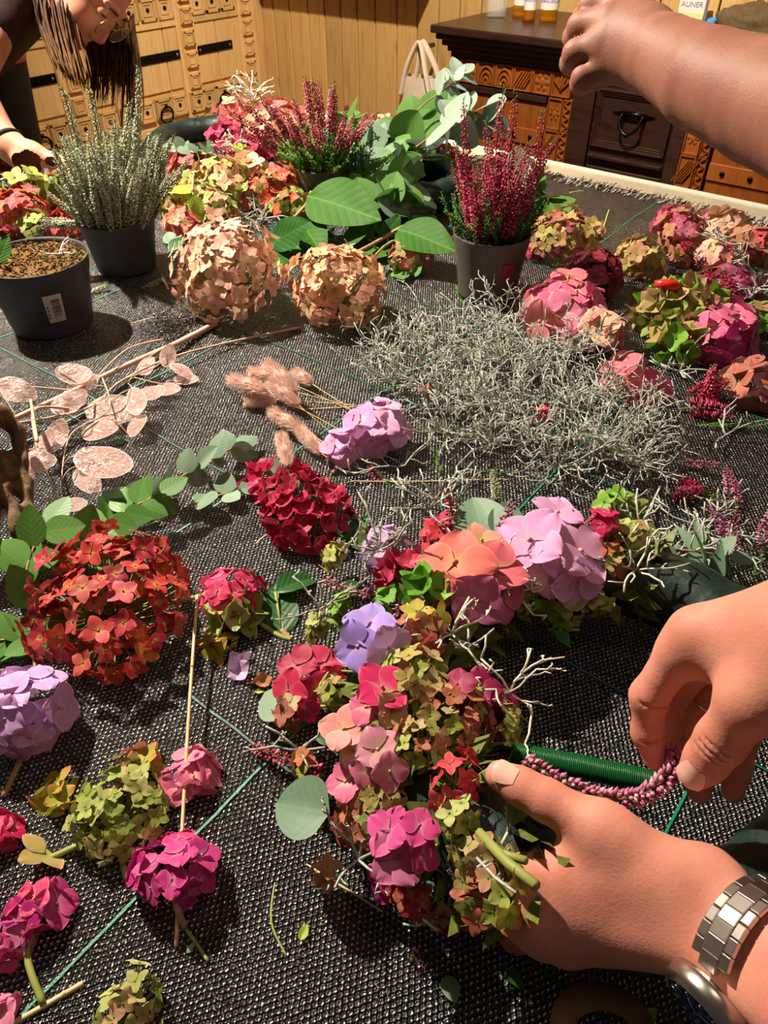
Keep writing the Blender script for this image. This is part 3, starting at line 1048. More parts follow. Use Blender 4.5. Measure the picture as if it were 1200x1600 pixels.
def floret_mesh(style, seed, mat):
    rg = random.Random(seed * 7 + hash(style) % 1000 if False else seed * 7 + sum(map(ord, style)))
    b = MB()
    npet = 4
    if style == 'mop':
        Wd, pw, cup, ruf, nu = 0.52, 0.86, rg.uniform(0.04, 0.26), 0.06, 7
    elif style == 'pan':
        Wd, pw, cup, ruf, nu = 0.39, 0.85, rg.uniform(0.10, 0.42), 0.04, 5
    else:   # 'cup' half closed
        Wd, pw, cup, ruf, nu = 0.58, 0.62, rg.uniform(0.6, 0.9), 0.08, 5
    nv = 4 if style != 'mop' else 6
    for k in range(npet):
        a = k * math.pi / 2 + rg.uniform(-0.14, 0.14)
        ln = rg.uniform(0.86, 1.06)
        tw = rg.uniform(-0.10, 0.10)
        cp = cup + rg.uniform(-0.10, 0.12)
        zo = (k % 2) * (0.07 if style == 'mop' else 0.03)
        fr = rg.uniform(2, 5); ph = rg.uniform(0, 6)
        ca, sa = math.cos(a), math.sin(a)
        vs_, ts, fs, es = [], [], [], []
        for i in range(nu + 1):
            u = i / nu
            wd = Wd * (math.sin(math.pi * min(1, u ** pw * 0.93 + 0.035)) ** 0.75) * (1 if style != 'pan' else 1)
            for j in range(nv + 1):
                v = -1 + 2 * j / nv
                x = ln * (0.05 + 0.95 * u) - (0.07 if style == 'mop' else 0.0) * (abs(v) < 0.2) * (u > 0.95)
                y = v * wd
                if style == 'mop':
                    z = cp * u - 0.10 * u ** 4 + tw * v * wd * u + ruf * u * u * math.sin(fr * 1.6 * v + ph) + 0.05 * (v * wd) ** 2 + zo
                else:
                    z = cp * u ** 1.4 + 0.22 * (v * wd) ** 2 + tw * v * wd * u + ruf * u * math.sin(fr * v + ph) + zo - 0.10 * u ** 4
                vs_.append((x * ca - y * sa, x * sa + y * ca, z))
                ts.append(u); es.append(v)
        for i in range(nu):
            for j in range(nv):
                q = i * (nv + 1) + j
                fs.append((q, q + nv + 1, q + nv + 2, q + 1))
        b.add(vs_, fs, 0, ts)
        b.e = (b.e or []) + es
    b.ball((0, 0, 0.05), 0.09 if style != 'pan' else 0.07, 0, 6, 3, t=0.02)
    return b.mesh('floret', mat)


FC = {}


def floret(style, mat, rg):
    k = (style, mat, rg.randrange(5))
    if k not in FC:
        FC[k] = floret_mesh(style, k[2], PM[mat])
    return FC[k]


def head(px, py, wpx, n, fpx, mats, label=None, style='pan', hz=None, flat=0.8, lower=-0.25, seed=0, parent=None, stem=None, stemmat=None, name='hydrangea_head', cat='flower', group=None, elong=(1, 1), norm=None, spread=1.0, rzrot=0.0, z0=0.0):
    """a hydrangea head: florets on stalks over a dome. px,py its middle in the photo, wpx its width there"""
    rg = random.Random(seed * 131 + int(px * 7 + py))
    d = depth_of(T(px, py, z0 + 0.03))
    rad = wpx / 2 * d / F
    fr = fpx / 2 * d / F
    if isinstance(mats, str):
        mats = [mats]
    rz = rad * flat
    hz = z0 + rz * 0.72 if hz is None else hz
    c = T(px, py, hz)
    d2_ = depth_of(c)
    rad *= d2_ / d; fr *= d2_ / d
    rr_ = max(rad - fr * 0.55, rad * 0.45)
    base = Vector((c.x, c.y, TZ + z0 if parent is None else c.z))
    if parent is None:
        root = thing(name, label, cat, base, 0, group)
        orig = base
    else:
        orig = parent.location.copy()
    st = MB()
    centre = Vector((c.x, c.y, c.z - rz * 0.35)) - orig
    up = Vector(norm).normalized() if norm is not None else Vector((0, -0.12, 1)).normalized()
    B = basis(up, (1, 0, 0)) @ Matrix.Rotation(rzrot, 3, 'Z')
    items = []
    if style == 'mop':
        fr *= 0.92; spread *= 0.55
        n = max(3, min(n, int(round(3.2 * (rad / fr) ** 2))))
    ga = math.pi * (3 - math.sqrt(5))
    off = rg.random() * 6
    for i in range(n):
        zz = 1 - (1 - lower) * (i + 0.5) / n
        r = math.sqrt(max(0, 1 - zz * zz))
        a = i * ga + off
        dl = Vector((r * math.cos(a), r * math.sin(a), zz)) + Vector((rg.gauss(0, 0.09), rg.gauss(0, 0.09), rg.gauss(0, 0.06)))
        s_ = rg.uniform(0.84, 1.06) if style != 'pan' else rg.uniform(0.74, 1.10)
        loc = Vector((dl.x * rr_ * elong[0], dl.y * rr_ * elong[1], dl.z * rz * 0.8)) * s_
        pos = c - orig + B @ loc
        if pos.z + orig.z < TZ + 0.006:
            pos.z = TZ + 0.006 - orig.z + rg.random() * 0.006
        nr = (B @ Vector((dl.x / elong[0], dl.y / elong[1], dl.z / flat))).normalized()
        nr = (nr + Vector((rg.gauss(0, 0.26), rg.gauss(0, 0.26), rg.gauss(0, 0.2))) * spread).normalized()
        mid = centre.lerp(pos, 0.5) + Vector((0, 0, -0.1 * rad))
        st.tube([centre, mid, pos - nr * fr * 0.05], [0.0011, 0.0009, 0.0006], 3, 0, False)
        items.append((pos, nr, fr * rg.uniform(0.78, 1.12), rg.choice(mats)))
    if stem:
        pts = [centre] + [Vector(q) - orig for q in stem]
        pts = smooth_path(pts, 5)
        st.tube(pts, [0.0021] * len(pts), 7, 0, True)
    sm = stemmat or M_stalk
    if parent is None:
        so = st.obj('stalks', sm, root)
        par = root
        offs = Vector((0, 0, 0))
    else:
        so = st.obj('flower_cluster', sm, parent)
        par = so
    for (pos, nr, s_, m) in items:
        o = link('floret', floret(style, m, rg), par)
        place(o, pos, basis(nr, None, rg.random() * 6.28), s_)
    return par


def pt(px, py, z=0.004):
    return T(px, py, z)


# ------------------------------------------------------------------ leaves
def leaf_mesh(name, mat, wr, pointed, fold, curl, seed, nu=9, nv=6, wave=0.0):
    """leaf of unit length along +X, face up +Z"""
    rg = random.Random(seed)
    me_v, fs, ts, uv = [], [], [], []
    for i in range(nu + 1):
        u = i / nu
        wd = wr * (math.sin(math.pi * (u ** (0.75 if pointed < 0.5 else 0.62))) ** (0.62 + 0.5 * pointed)) if 0 < u < 1 else 0.0
        wd = max(wd, 0.004)
        for j in range(nv + 1):
            v = -1 + 2 * j / nv
            z = fold * abs(v) * wd - curl * u * u + wave * math.sin(u * 9 + v * 3 + seed) * abs(v)
            me_v.append((u, v * wd, z)); ts.append(u); uv.append((v * wd / wr, u))
    for i in range(nu):
        for j in range(nv):
            q = i * (nv + 1) + j
            fs.append((q, q + nv + 1, q + nv + 2, q + 1))
    b = MB(); b.add(me_v, fs, 0, ts)
    me = b.mesh(name, mat)
    ul = me.uv_layers.new(name='uv')
    li = np.zeros(len(me.loops), np.int32); me.loops.foreach_get('vertex_index', li)
    ul.data.foreach_set('uv', np.array(uv)[li].ravel())
    return me


M_euc = leafmat('eucalyptus_leaf', '#5c7a60', '#80987e', '#a4b8a0', 0.5, 0.12, 7, 0.3, 0.05, 0.12)
M_eucg = leafmat('eucalyptus_leaf_green', '#457432', '#64903f', '#94b46c', 0.45, 0.2, 7, 0.3, 0.05, 0.14)
M_eucp = leafmat('eucalyptus_leaf_pale', '#869c8c', '#9fb2a0', '#c8d4c4', 0.5, 0.15, 7, 0.3, 0.05, 0.12)
M_big = leafmat('broad_green_leaf', '#265210', '#376816', '#66942e', 0.6, 0.22, 8, 0.18, 0.25, 0.4)
M_bigd = leafmat('broad_dark_leaf', '#204a20', '#306428', '#5a8a4c', 0.45, 0.2, 8, 0.35, 0.2)
M_lime = leafmat('lime_leaf', '#98b43a', '#aabf48', '#c8d27a', 0.45, 0.3, 7, 0.4, 0.15)
LV = {}
for nm, m in (('euc', M_euc), ('eucg', M_eucg), ('eucp', M_eucp)):
    LV[nm] = [leaf_mesh('leaf', m, 0.36, 0.25, f_, c_, i) for i, (f_, c_) in enumerate(((0.15, 0.05), (0.28, 0.12), (0.05, 0.0), (-0.1, 0.1)))]
    LV[nm + 'r'] = [leaf_mesh('leaf', m, 0.47, 0.0, f_, c_, i) for i, (f_, c_) in enumerate(((0.12, 0.05), (0.2, 0.15), (0.03, 0.0), (-0.08, 0.12)))]
    LV[nm + 'n'] = [leaf_mesh('leaf', m, 0.17, 0.5, f_, c_, i) for i, (f_, c_) in enumerate(((0.15, 0.08), (0.28, 0.2), (0.05, 0.0)))]
for nm, m in (('big', M_big), ('bigd', M_bigd), ('lime', M_lime)):
    LV[nm] = [leaf_mesh('leaf', m, 0.27, 0.35, f_, c_, i, 16, 8, 0.012) for i, (f_, c_) in enumerate(((0.18, 0.10), (0.35, 0.25), (0.08, 0.05)))]


def put_leaf(parent, base, tip, kind, up=(0, 0, 1), rg=R, name='leaf', width=1.0):
    base, tip = Vector(base), Vector(tip)
    d = tip - base
    ln = d.length
    x = d.normalized()
    z = Vector(up); z = (z - x * z.dot(x))
    z = z.normalized() if z.length > 1e-5 else x.orthogonal().normalized()
    y = z.cross(x)
    o = link(name, rg.choice(LV[kind]), parent)
    place(o, base - (parent.location if parent is not None else Vector()), Matrix((x, y, z)).transposed(), (ln, ln * width, ln))
    return o


def branch(label, pts, kind, npairs, lpx, seed, name='eucalyptus_branch', cat='branch', group='eucalyptus branches', r0=0.0016, mat=None, spread=1.0, tilt=0.5, tipleaf=True, start=0.1, width=1.0):
    """pts: (px, py, height) along the stem; pairs of leaves"""
    rg = random.Random(seed)
    P3 = [T(a, b_, c_) for a, b_, c_ in pts]
    base = Vector((P3[0].x, P3[0].y, TZ))
    t_ = thing(name, label, cat, base, 0, group)
    path = smooth_path(P3, 8)
    b = MB(); b.tube([p - base for p in path], [r0 * (1 - 0.5 * i / len(path)) for i in range(len(path))], 5); b.obj('stem', mat or M_stalkb, t_)
    for k in range(npairs):
        f_ = start + (1 - start) * (k + 0.3) / npairs
        i = min(len(path) - 2, int(f_ * (len(path) - 1)))
        p = path[i]; d = (path[i + 1] - path[i]).normalized()
        side = d.cross(Vector((0, 0, 1)))
        side = side.normalized() if side.length > 1e-4 else Vector((1, 0, 0))
        rot = rg.uniform(0, math.pi)
        for s_ in (-1, 1):
            ax = (side * math.cos(rot) + Vector((0, 0, 1)) * math.sin(rot) * 0.8) * s_
            ln = lpx * depth_of(p) / F * rg.uniform(0.72, 1.12) * (1 - 0.3 * f_)
            dr_ = (ax * spread + d * rg.uniform(0.3, 0.9)).normalized()
            tip = p + dr_ * ln
            if tip.z < TZ + 0.006:
                tip.z = TZ + 0.006 + rg.random() * 0.01
            up = Vector((rg.gauss(0, tilt), rg.gauss(0, tilt) - 0.35, 1))
            put_leaf(t_, p, tip, kind, up, rg, width=width)
    if tipleaf:
        put_leaf(t_, path[-1], path[-1] + (path[-1] - path[-2]).normalized() * lpx * 0.7 * depth_of(path[-1]) / F, kind, (0, -0.3, 1), rg, width=width)
    return t_


# ------------------------------------------------------------------ heather
M_bell = petal('heather_bell', ['#b8184a', '#cc2c5c'], '#801c3c', '#e87a9c', 0.45, 0.1)
M_bellp = petal('heather_bell_pink', ['#b05878', '#c87898'], '#803058', '#e8b8c8', 0.45, 0.1)
M_bellb = petal('heather_bell_rose', ['#cc3c5c', '#d85470'], '#982840', '#f4bcbc', 0.45, 0.1)
M_bellm = petal('heather_bell_magenta', ['#98286c', '#b03c84'], '#601848', '#d89cc0', 0.45, 0.1)
M_bud = petal('heather_silver_bud', ['#a9bb94', '#b8c8a2'], '#5c7a4c', '#f0f0da', 0.5, 0.1)
M_needle = simple('heather_needle', '#2c5218', '#4a7a24', 60, 0.5)
M_needleb = simple('heather_needle_bright', '#5c8a24', '#7aa534', 60, 0.5)
M_needles = simple('heather_needle_silver', '#44683c', '#648552', 60, 0.5)
M_twig = simple('heather_twig', '#4a3420', '#6a4c30', 60, 0.7)


def spike_mesh(L, bell, green, seed, start=0.35, nb=90, bl=0.0042, br=0.0011, bend=0.15, out=0.0045, droop=-0.3, tipn=8, needles=40, nl=0.006):
    rg = random.Random(seed)
    b = MB()
    bx, by = rg.uniform(-bend, bend), rg.uniform(-bend, bend)

    def ax(t):
        return Vector((bx * L * t * t, by * L * t * t, L * t))
    b.tube([ax(i / 6) for i in range(7)], [0.0011 * (1 - 0.5 * i / 6) for i in range(7)], 4, 2)
    for i in range(nb):
        t = start + (0.96 - start) * (i + rg.random()) / nb
        a = i * 2.4 + rg.uniform(-0.4, 0.4)
        d = Vector((math.cos(a), math.sin(a), droop + rg.uniform(-0.3, 0.5))).normalized()
        k = 1.0 - 0.45 * max(0, (t - 0.55) / 0.45)
        p = ax(t) + d * 0.0008
        b.spindle(p + d * out * 0.2 * k, p + d * (out * 0.2 + bl) * k, br * k * rg.uniform(0.8, 1.2), 4, 0, rg.uniform(0.35, 1.15), 0.55)
    for i in range(needles):
        t = rg.uniform(0.05, start + 0.15) if i >= tipn else rg.uniform(0.9, 1.0)
        a = rg.random() * 6.28
        d = Vector((math.cos(a), math.sin(a), rg.uniform(0.3, 1.4))).normalized()
        p = ax(t)
        b.spindle(p, p + d * nl * rg.uniform(0.6, 1.1), 0.0006, 3, 1)
    return b.mesh('flower_spike', [bell, green, M_twig])


SPK = dict(
    red=[spike_mesh(0.10, M_bell, M_needle, i, 0.22, 150, 0.0058, 0.0013, 0.15, 0.006) for i in range(5)],
    rose=[spike_mesh(0.10, M_bellb, M_needle, i + 10, 0.52, 140, 0.0060, 0.0014, 0.15, 0.006) for i in range(5)],
    pink=[spike_mesh(0.09, M_bellp, M_needle, i + 20, 0.15, 110, 0.0075, 0.0014, 0.25, 0.006, 0.25) for i in range(4)],
    mag=[spike_mesh(0.09, M_bellm, M_needle, i + 30, 0.15, 100, 0.0055, 0.0013, 0.25, 0.005, 0.1) for i in range(4)],
    silver=[spike_mesh(0.10, M_bud, M_needles, i + 40, 0.10, 190, 0.0044, 0.0016, 0.12, 0.006, 0.6, 6, 70, 0.006) for i in range(5)],
)


def greens_mesh(seed, mat, L=0.06, n=80, nl=0.006):
    rg = random.Random(seed)
    b = MB()
    bx, by = rg.uniform(-0.3, 0.3), rg.uniform(-0.3, 0.3)
    ax = lambda t: Vector((bx * L * t * t, by * L * t * t, L * t))
    b.tube([ax(i / 4) for i in range(5)], 0.0007, 3, 0)
    for i in range(n):
        t = rg.uniform(0.15, 1.0); a = i * 2.4
        d = Vector((math.cos(a), math.sin(a), rg.uniform(0.5, 1.5))).normalized()
        b.spindle(ax(t), ax(t) + d * nl * rg.uniform(0.6, 1.1), 0.0006, 3, 0)
    return b.mesh('foliage_sprig', mat)


GRN = dict(dark=[greens_mesh(i, M_needle) for i in range(4)], bright=[greens_mesh(i + 5, M_needleb, 0.05) for i in range(3)], silver=[greens_mesh(i + 9, M_needles) for i in range(3)])

# ------------------------------------------------------------------ pots
M_pot = simple('dark_grey_plastic', '#35363a', '#3e3f43', 25, 0.5, 0.05, 0.4)
M_potb = simple('grey_brown_plastic', '#4a443e', '#544d46', 25, 0.5, 0.05, 0.4)
M_soil = simple('dark_soil', '#1c120a', '#3a2616', 260, 0.95, 0.8)
M_soilb = simple('brown_soil', '#4a3012', '#7a5a2a', 260, 0.95, 0.9)


def pot(name, label, px, py, rd, bd, h_, mat, soil, cat='potted plant', soilz=0.012, group='plant pots on the table', bump=0.003):
    p = T(px, py, 0)
    p.y += bd / 2 * 0.9
    t_ = thing(name, label, cat, Vector((p.x, p.y, TZ + 0.004)), 0, group)
    r, q = rd / 2, bd / 2
    rim = h_ * 0.80
    rq = q + (r - q) * 0.80
    b = MB()
    b.lathe([(0.0, 0.0), (q * 0.8, 0.003), (q * 0.86, 0.0), (q, 0.002), (q + (r - q) * 0.05, h_ * 0.06), (rq * 0.975, rim - 0.004), (rq * 1.0, rim), (r * 0.985, h_ - 0.003), (r, h_), (r * 0.975, h_), (r * 0.955, h_ - 0.005), (r * 0.93, h_ - soilz - 0.01)], 48)
    b.obj('pot', mat, t_)
    b = MB()
    rg = random.Random(int(px))
    vs_, fs = [(0, 0, h_ - soilz)], []
    K, J = 10, 40
    for i in range(1, K + 1):
        for j in range(J):
            a = 2 * math.pi * j / J
            rr_ = r * 0.955 * i / K
            vs_.append((rr_ * math.cos(a), rr_ * math.sin(a), h_ - soilz + (bump * rg.uniform(-1, 1.3) if i < K else -0.002) + bump * noise.noise(Vector((rr_ * 60 * math.cos(a), rr_ * 60 * math.sin(a), px)))))
    for j in range(J):
        fs.append((0, 1 + j, 1 + (j + 1) % J))
    for i in range(K - 1):
        for j in range(J):
            a, c = 1 + i * J + j, 1 + i * J + (j + 1) % J
            fs.append((a, a + J, c + J, c))
    b.add(vs_, fs); b.obj('soil', soil, t_)
    return t_, h_, r


def plant_in(t_, h_, r, spikes, n, length, spreadang, seed, greens='dark', ng=60, glen=(0.5, 1.1), bias=(0, 0), jl=0.35, bright=0.25, rs=0.55):
    rg = random.Random(seed)
    for i in range(n):
        a = i * 2.399; q = math.sqrt((i + 0.5) / n)
        p = Vector((math.cos(a) * r * rs * q, math.sin(a) * r * rs * q, h_ - 0.015))
        d = Vector((math.cos(a) * q * spreadang + bias[0] + rg.gauss(0, 0.10), math.sin(a) * q * spreadang + bias[1] + rg.gauss(0, 0.10), 1)).normalized()
        o = link('flower_spike', rg.choice(SPK[spikes]), t_)
        L_ = length * (1 - 0.28 * q) * rg.uniform(1 - jl, 1 + jl * 0.55)
        sc = L_ / 0.10
        place(o, p, basis(d, None, rg.random() * 6), (0.75 + 0.25 * sc, 0.75 + 0.25 * sc, sc))
    for i in range(ng):
        a = rg.random() * 6.28; q = math.sqrt(rg.random())
        p = Vector((math.cos(a) * r * 0.75 * q, math.sin(a) * r * 0.75 * q, h_ - 0.014))
        d = Vector((math.cos(a) * q * spreadang * 1.5 + rg.gauss(0, 0.15), math.sin(a) * q * spreadang * 1.5 + rg.gauss(0, 0.15), 1)).normalized()
        o = link('foliage_sprig', rg.choice(GRN['bright' if rg.random() < bright and greens == 'dark' else greens]), t_)
        place(o, p, basis(d, None, rg.random() * 6), rg.uniform(*glen))


# pot A, cut down to the soil
pa, h_, r = pot('soil_pot', 'grey plastic pot of bare brown soil with white barcode sticker', 68, 536, 0.138, 0.104, 0.095, M_pot, M_soilb, 'pot', 0.006)
M_stick = simple('sticker_paper', '#b8b4ae', '#c8c4bc', 60, 0.6)
M_ink = simple('black_ink', '#151515', '#1c1c1c', 20, 0.6)


def on_pot(r0, r1, h0, h1, ang, wd, mb, mi=0, lift=0.0006, n=6):
    vs_, fs = [], []
    for i in range(n + 1):
        a = ang + wd * (i / n - 0.5)
        for (rr_, zz) in ((r0, h0), (r1, h1)):
            vs_.append(((rr_ + lift) * math.cos(a), (rr_ + lift) * math.sin(a), zz))
    for i in range(n):
        fs.append((2 * i, 2 * i + 2, 2 * i + 3, 2 * i + 1))
    mb.add(vs_, fs, mi)


def ra(z):
    return 0.052 + (0.069 - 0.052) * (z / 0.095)


b = MB(); on_pot(ra(0.028), ra(0.067), 0.028, 0.067, -1.02, 0.36, b); stk = b.obj('barcode_sticker', M_stick, pa)
b = MB()
rg = random.Random(2)
for i in range(12):
    z = 0.036 + i * 0.0021
    on_pot(ra(z), ra(z + 0.0011), z, z + rg.choice([0.0008, 0.0013]), -0.98, 0.17, b, 0, 0.0010)
for i in range(4):
    z = 0.034 + i * 0.005
    on_pot(ra(z), ra(z + 0.003), z, z + 0.003, -1.16, 0.03, b, 0, 0.0010, 2)
b.obj('barcode', M_ink, stk)
M_moss = simple('soil_moss', '#6a7a20', '#8a9a30', 80, 0.8)
rg = random.Random(8)
for i in range(9):
    a = rg.random() * 6.28; q = math.sqrt(rg.random()) * 0.055
    o = link('foliage_sprig', rg.choice(GRN['bright']), pa)
    place(o, Vector((q * math.cos(a), q * math.sin(a), 0.087)), basis(Vector((rg.gauss(0, 0.9), rg.gauss(0, 0.9), 0.6))), 0.35)
b = MB()
for i in range(700):
    a = rg.random() * 6.28; q = math.sqrt(rg.random()) * 0.062
    p = Vector((q * math.cos(a), q * math.sin(a), 0.090 + rg.random() * 0.004))
    d = Vector((rg.gauss(0, 1), rg.gauss(0, 1), rg.gauss(0.2, 0.4))).normalized() * rg.uniform(0.002, 0.006)
    b.spindle(p - d * 0.5, p + d * 0.5, rg.uniform(0.0008, 0.0022), 4)
o = b.obj('soil_crumbs', M_soilb, pa); o['kind'] = 'stuff'
for (a, bb) in (((-0.035, -0.03, 0.096), (-0.020, -0.005, 0.125)), ((-0.035, -0.03, 0.096), (-0.052, -0.034, 0.104))):
    put_leaf(pa, Vector(a) + pa.location, Vector(bb) + pa.location, 'big', (0, -1, 0.5), rg, 'shoot_leaf')

# pot B, silver heather
pb, h_, r = pot('silver_heather', 'silvery green heather growing in a dark grey pot', 190, 438, 0.114, 0.088, 0.080, M_pot, M_soil)
plant_in(pb, h_, r, 'silver', 120, 0.140, 0.36, 4, 'silver', 90, (0.5, 1.1), (0.20, 0), 0.40, 0.0, 0.85)
for (dx, dy, L_) in ((-0.030, -0.01, 0.185), (0.018, 0.02, 0.205), (-0.012, 0.0, 0.185), (0.004, 0.01, 0.17)):
    o = link('flower_spike', SPK['silver'][int(L_ * 100) % 5], pb); place(o, Vector((dx, dy, h_ - 0.01)), basis(Vector((dx * 4 + 0.22, dy * 2, 1))), (1.2, 1.2, L_ / 0.1))
for k_, (dx, dy, dz) in enumerate(((-0.9, -0.25, -0.05), (-1, -0.1, 0.02), (-0.9, -0.4, 0.08), (-0.8, 0.1, 0.25))):
    o = link('flower_spike', SPK['silver'][k_], pb); place(o, Vector((-0.028, -0.02, h_ - 0.006)), basis(Vector((dx, dy, dz + 0.12))), (1.1, 1.1, 0.75))

# pot C, rose heather at the back
pc, h_, r = pot('rose_heather', 'rose pink heather in a grey pot among the flowers at the back', 505, 338, 0.102, 0.078, 0.075, M_potb, M_soil)
plant_in(pc, h_, r, 'rose', 28, 0.158, 0.55, 6, 'dark', 75, (0.8, 1.55), (-0.12, 0), 0.30, 0.55)
for (dx, dz, L_) in ((-0.95, 0.75, 0.17), (-0.8, 0.8, 0.16), (-0.9, 0.55, 0.14), (-0.7, 1.0, 0.15), (0.75, 0.9, 0.13)):
    o = link('flower_spike', SPK['rose'][int(L_ * 1000) % 5], pc); place(o, Vector((dx * 0.02, 0, h_ - 0.01)), basis(Vector((dx, -0.15, dz))), (1.2, 1.2, L_ / 0.1))

# pot D, red heather
pd, h_, r = pot('red_heather', 'crimson heather in a brownish grey pot right of the leaves', 764, 480, 0.110, 0.082, 0.092, M_potb, M_soil)
plant_in(pd, h_, r, 'red', 34, 0.150, 0.42, 8, 'dark', 80, (0.7, 1.35), (0.02, 0), 0.32, 0.12)
for (dx, dy, L_) in ((-0.03, 0.0, 0.17), (-0.005, 0.0, 0.19), (0.012, 0.01, 0.18), (0.04, 0, 0.16)):
    o = link('flower_spike', SPK['red'][int(L_ * 100) % 5], pd); place(o, Vector((dx, dy, h_ - 0.01)), basis(Vector((dx * 4, dy, 1))), (1.1, 1.1, L_ / 0.1))
b = MB(); on_pot(0.0468, 0.0505, 0.040, 0.063, -1.15, 0.34, b, 0, 0.0008); b.obj('red_sticker', simple('dark_red_print', '#7a1f2c', '#8a2834', 30, 0.5), pd)

# ------------------------------------------------------------------ loose flower heads on the table
GP = 'cut hydrangea heads on the fabric'
head(355, 425, 175, 170, 34, 'cream', 'cream and dusty pink panicle hydrangea left of its near twin', flat=0.95, seed=1, group=GP, lower=-0.6, elong=(1, 1.15))
head(527, 452, 155, 130, 32, 'cream2', 'smaller peach panicle hydrangea in front of the big green leaves', flat=0.95, seed=2, group=GP, lower=-0.6, stem=[pt(600, 385, 0.03), pt(650, 370, 0.04)])
head(168, 940, 262, 120, 46, ['red', 'red', 'red', 'redorange'], 'large red orange panicle hydrangea beside the eucalyptus', flat=0.62, seed=3, group=GP, lower=-0.35, elong=(0.95, 1.05), stem=[pt(300, 935, 0.01), pt(330, 925, 0.006)])
head(42, 1118, 165, 20, 84, 'lilac', 'lilac mophead hydrangea lying at the left edge of the table', 'mop', flat=0.85, seed=4, group=GP, stem=[pt(30, 1190, 0.01), pt(5, 1245, 0.004)], stemmat=M_stalkb)
head(362, 935, 112, 16, 56, 'hotpink', 'hot pink mophead with lime green florets beside a flat leaf', 'mop', flat=0.8, seed=5, group=GP, stem=[pt(430, 990, 0.006), pt(455, 1000, 0.004)])
head(366, 965, 80, 8, 56, 'lime', 'lime green floret tuft lying against the hot pink mophead', 'cup', flat=0.8, seed=6, group=GP, norm=(0, -0.7, 0.7))
head(340, 1012, 70, 5, 56, 'limered', 'red tipped lime floret cluster below the hot pink mophead', 'pan', flat=0.6, seed=7, group=GP)
head(190, 1272, 165, 60, 40, ['lime', 'lime', 'lime', 'antique'], 'fresh lime green hydrangea with loose stalks, lower left', flat=0.6, seed=8, group=GP, stem=[pt(190, 1330, 0.008), pt(198, 1375, 0.004)])
head(88, 1245, 80, 6, 62, 'limered', 'red tipped florets fanning out left of the lime hydrangea', 'pan', flat=0.5, seed=9, group=GP, stem=[pt(150, 1290, 0.01)])
head(225, 1195, 80, 7, 52, ['orange', 'limered'], 'orange green florets topping the lime hydrangea', 'pan', flat=0.6, seed=10, group=GP)
head(62, 1345, 60, 1, 86, 'antique', 'single olive four petalled floret on a long stalk', 'pan', flat=0.5, seed=11, group=GP, stem=[pt(125, 1320, 0.008)])
head(300, 1215, 105, 9, 74, 'pink', 'pink mophead florets pinned by the long straw', 'mop', flat=0.6, seed=12, group=GP, stem=[pt(300, 1225, 0.02)], stemmat=M_stalkp)
head(272, 1362, 160, 16, 70, 'magenta', 'magenta mophead cluster turned up to show its stalks', 'mop', flat=0.65, seed=13, group=GP, stem=[pt(275, 1410, 0.02), pt(288, 1448, 0.006)], stemmat=M_stalkp, norm=(0, 0.5, 0.85))
head(60, 1425, 110, 7, 84, ['hotpink', 'magenta'], 'hot pink sepals with thick green stem at the lower left edge', 'mop', flat=0.6, seed=14, group=GP, stem=[pt(42, 1490, 0.01), pt(68, 1570, 0.004)])
head(15, 1470, 100, 9, 60, ['magenta', 'mauve'], 'mauve pink florets cut by the lower left picture edge', 'mop', flat=0.7, seed=15, group=GP)
head(2, 1305, 80, 6, 62, ['hotpink', 'hotpink', 'limered'], 'hot pink florets with green tips at the left edge', 'mop', flat=0.6, seed=16, group=GP)
head(0, 1580, 70, 6, 60, 'pink', 'pink florets in the bottom left corner', 'mop', flat=0.6, seed=17, group=GP)
head(200, 1578, 120, 24, 44, ['antique', 'lime'], 'olive green hydrangea tuft at the bottom edge', flat=0.8, seed=18, group=GP)
head(592, 672, 118, 14, 76, 'lavpink', 'lilac pink mophead cluster beside the fluffy grass heads', 'mop', flat=0.75, seed=19, group=GP)
head(535, 702, 80, 7, 56, 'lavpink', 'small lilac pink florets in front of the lilac pink cluster', 'mop', flat=0.7, seed=20, group=GP, stem=[pt(520, 740, 0.004)], stemmat=M_stalkp)
head(472, 795, 150, 52, 36, 'crimson', 'crimson half open hydrangea with pink stalks in mid table', 'cup', flat=0.62, seed=21, group=GP, stem=[pt(530, 785, 0.02), pt(575, 830, 0.006)], elong=(0.85, 1.1), rzrot=0.4)
head(415, 755, 75, 8, 42, 'hotpink', 'loose crimson pink florets beside the grey green leaf', 'cup', flat=0.6, seed=22, group=GP, stem=[pt(425, 800, 0.008)], stemmat=M_stalkp)
# right hand pile
GR = 'flower heads piled on the right of the table'
head(882, 372, 125, 60, 30, ['yellowgreen', 'yellowgreen', 'antpink'], 'straw yellow and rose hydrangea next to the crimson heather pot', flat=0.75, seed=31, group=GR)
head(838, 388, 60, 18, 28, ['antpink', 'crimson'], 'dark rose florets tucked behind the crimson heather pot', flat=0.8, seed=131, group=GR)
head(928, 432, 112, 22, 52, 'burgundy', 'burgundy hydrangea in front of the straw yellow one', 'mop', flat=0.75, seed=32, group=GR)
head(1003, 405, 95, 42, 30, ['yellowgreen', 'antique'], 'small straw green hydrangea right of the burgundy one', flat=0.8, seed=33, group=GR)
head(1058, 362, 92, 48, 28, ['antpink', 'pink', 'antpink'], 'rosy hydrangea standing behind the straw green one', flat=1.0, seed=34, group=GR)
head(1130, 356, 82, 26, 36, 'palecream', 'pale cream and pink hydrangea furthest back on the right', flat=0.75, seed=35, group=GR)
head(1178, 385, 80, 26, 34, ['coral', 'antpink'], 'coral red hydrangea at the right edge of the table', flat=0.8, seed=36, group=GR)
head(1120, 405, 80, 24, 32, ['dusty', 'antpink', 'palecream'], 'dusty pink hydrangea under silver twigs', flat=0.7, seed=37, group=GR)
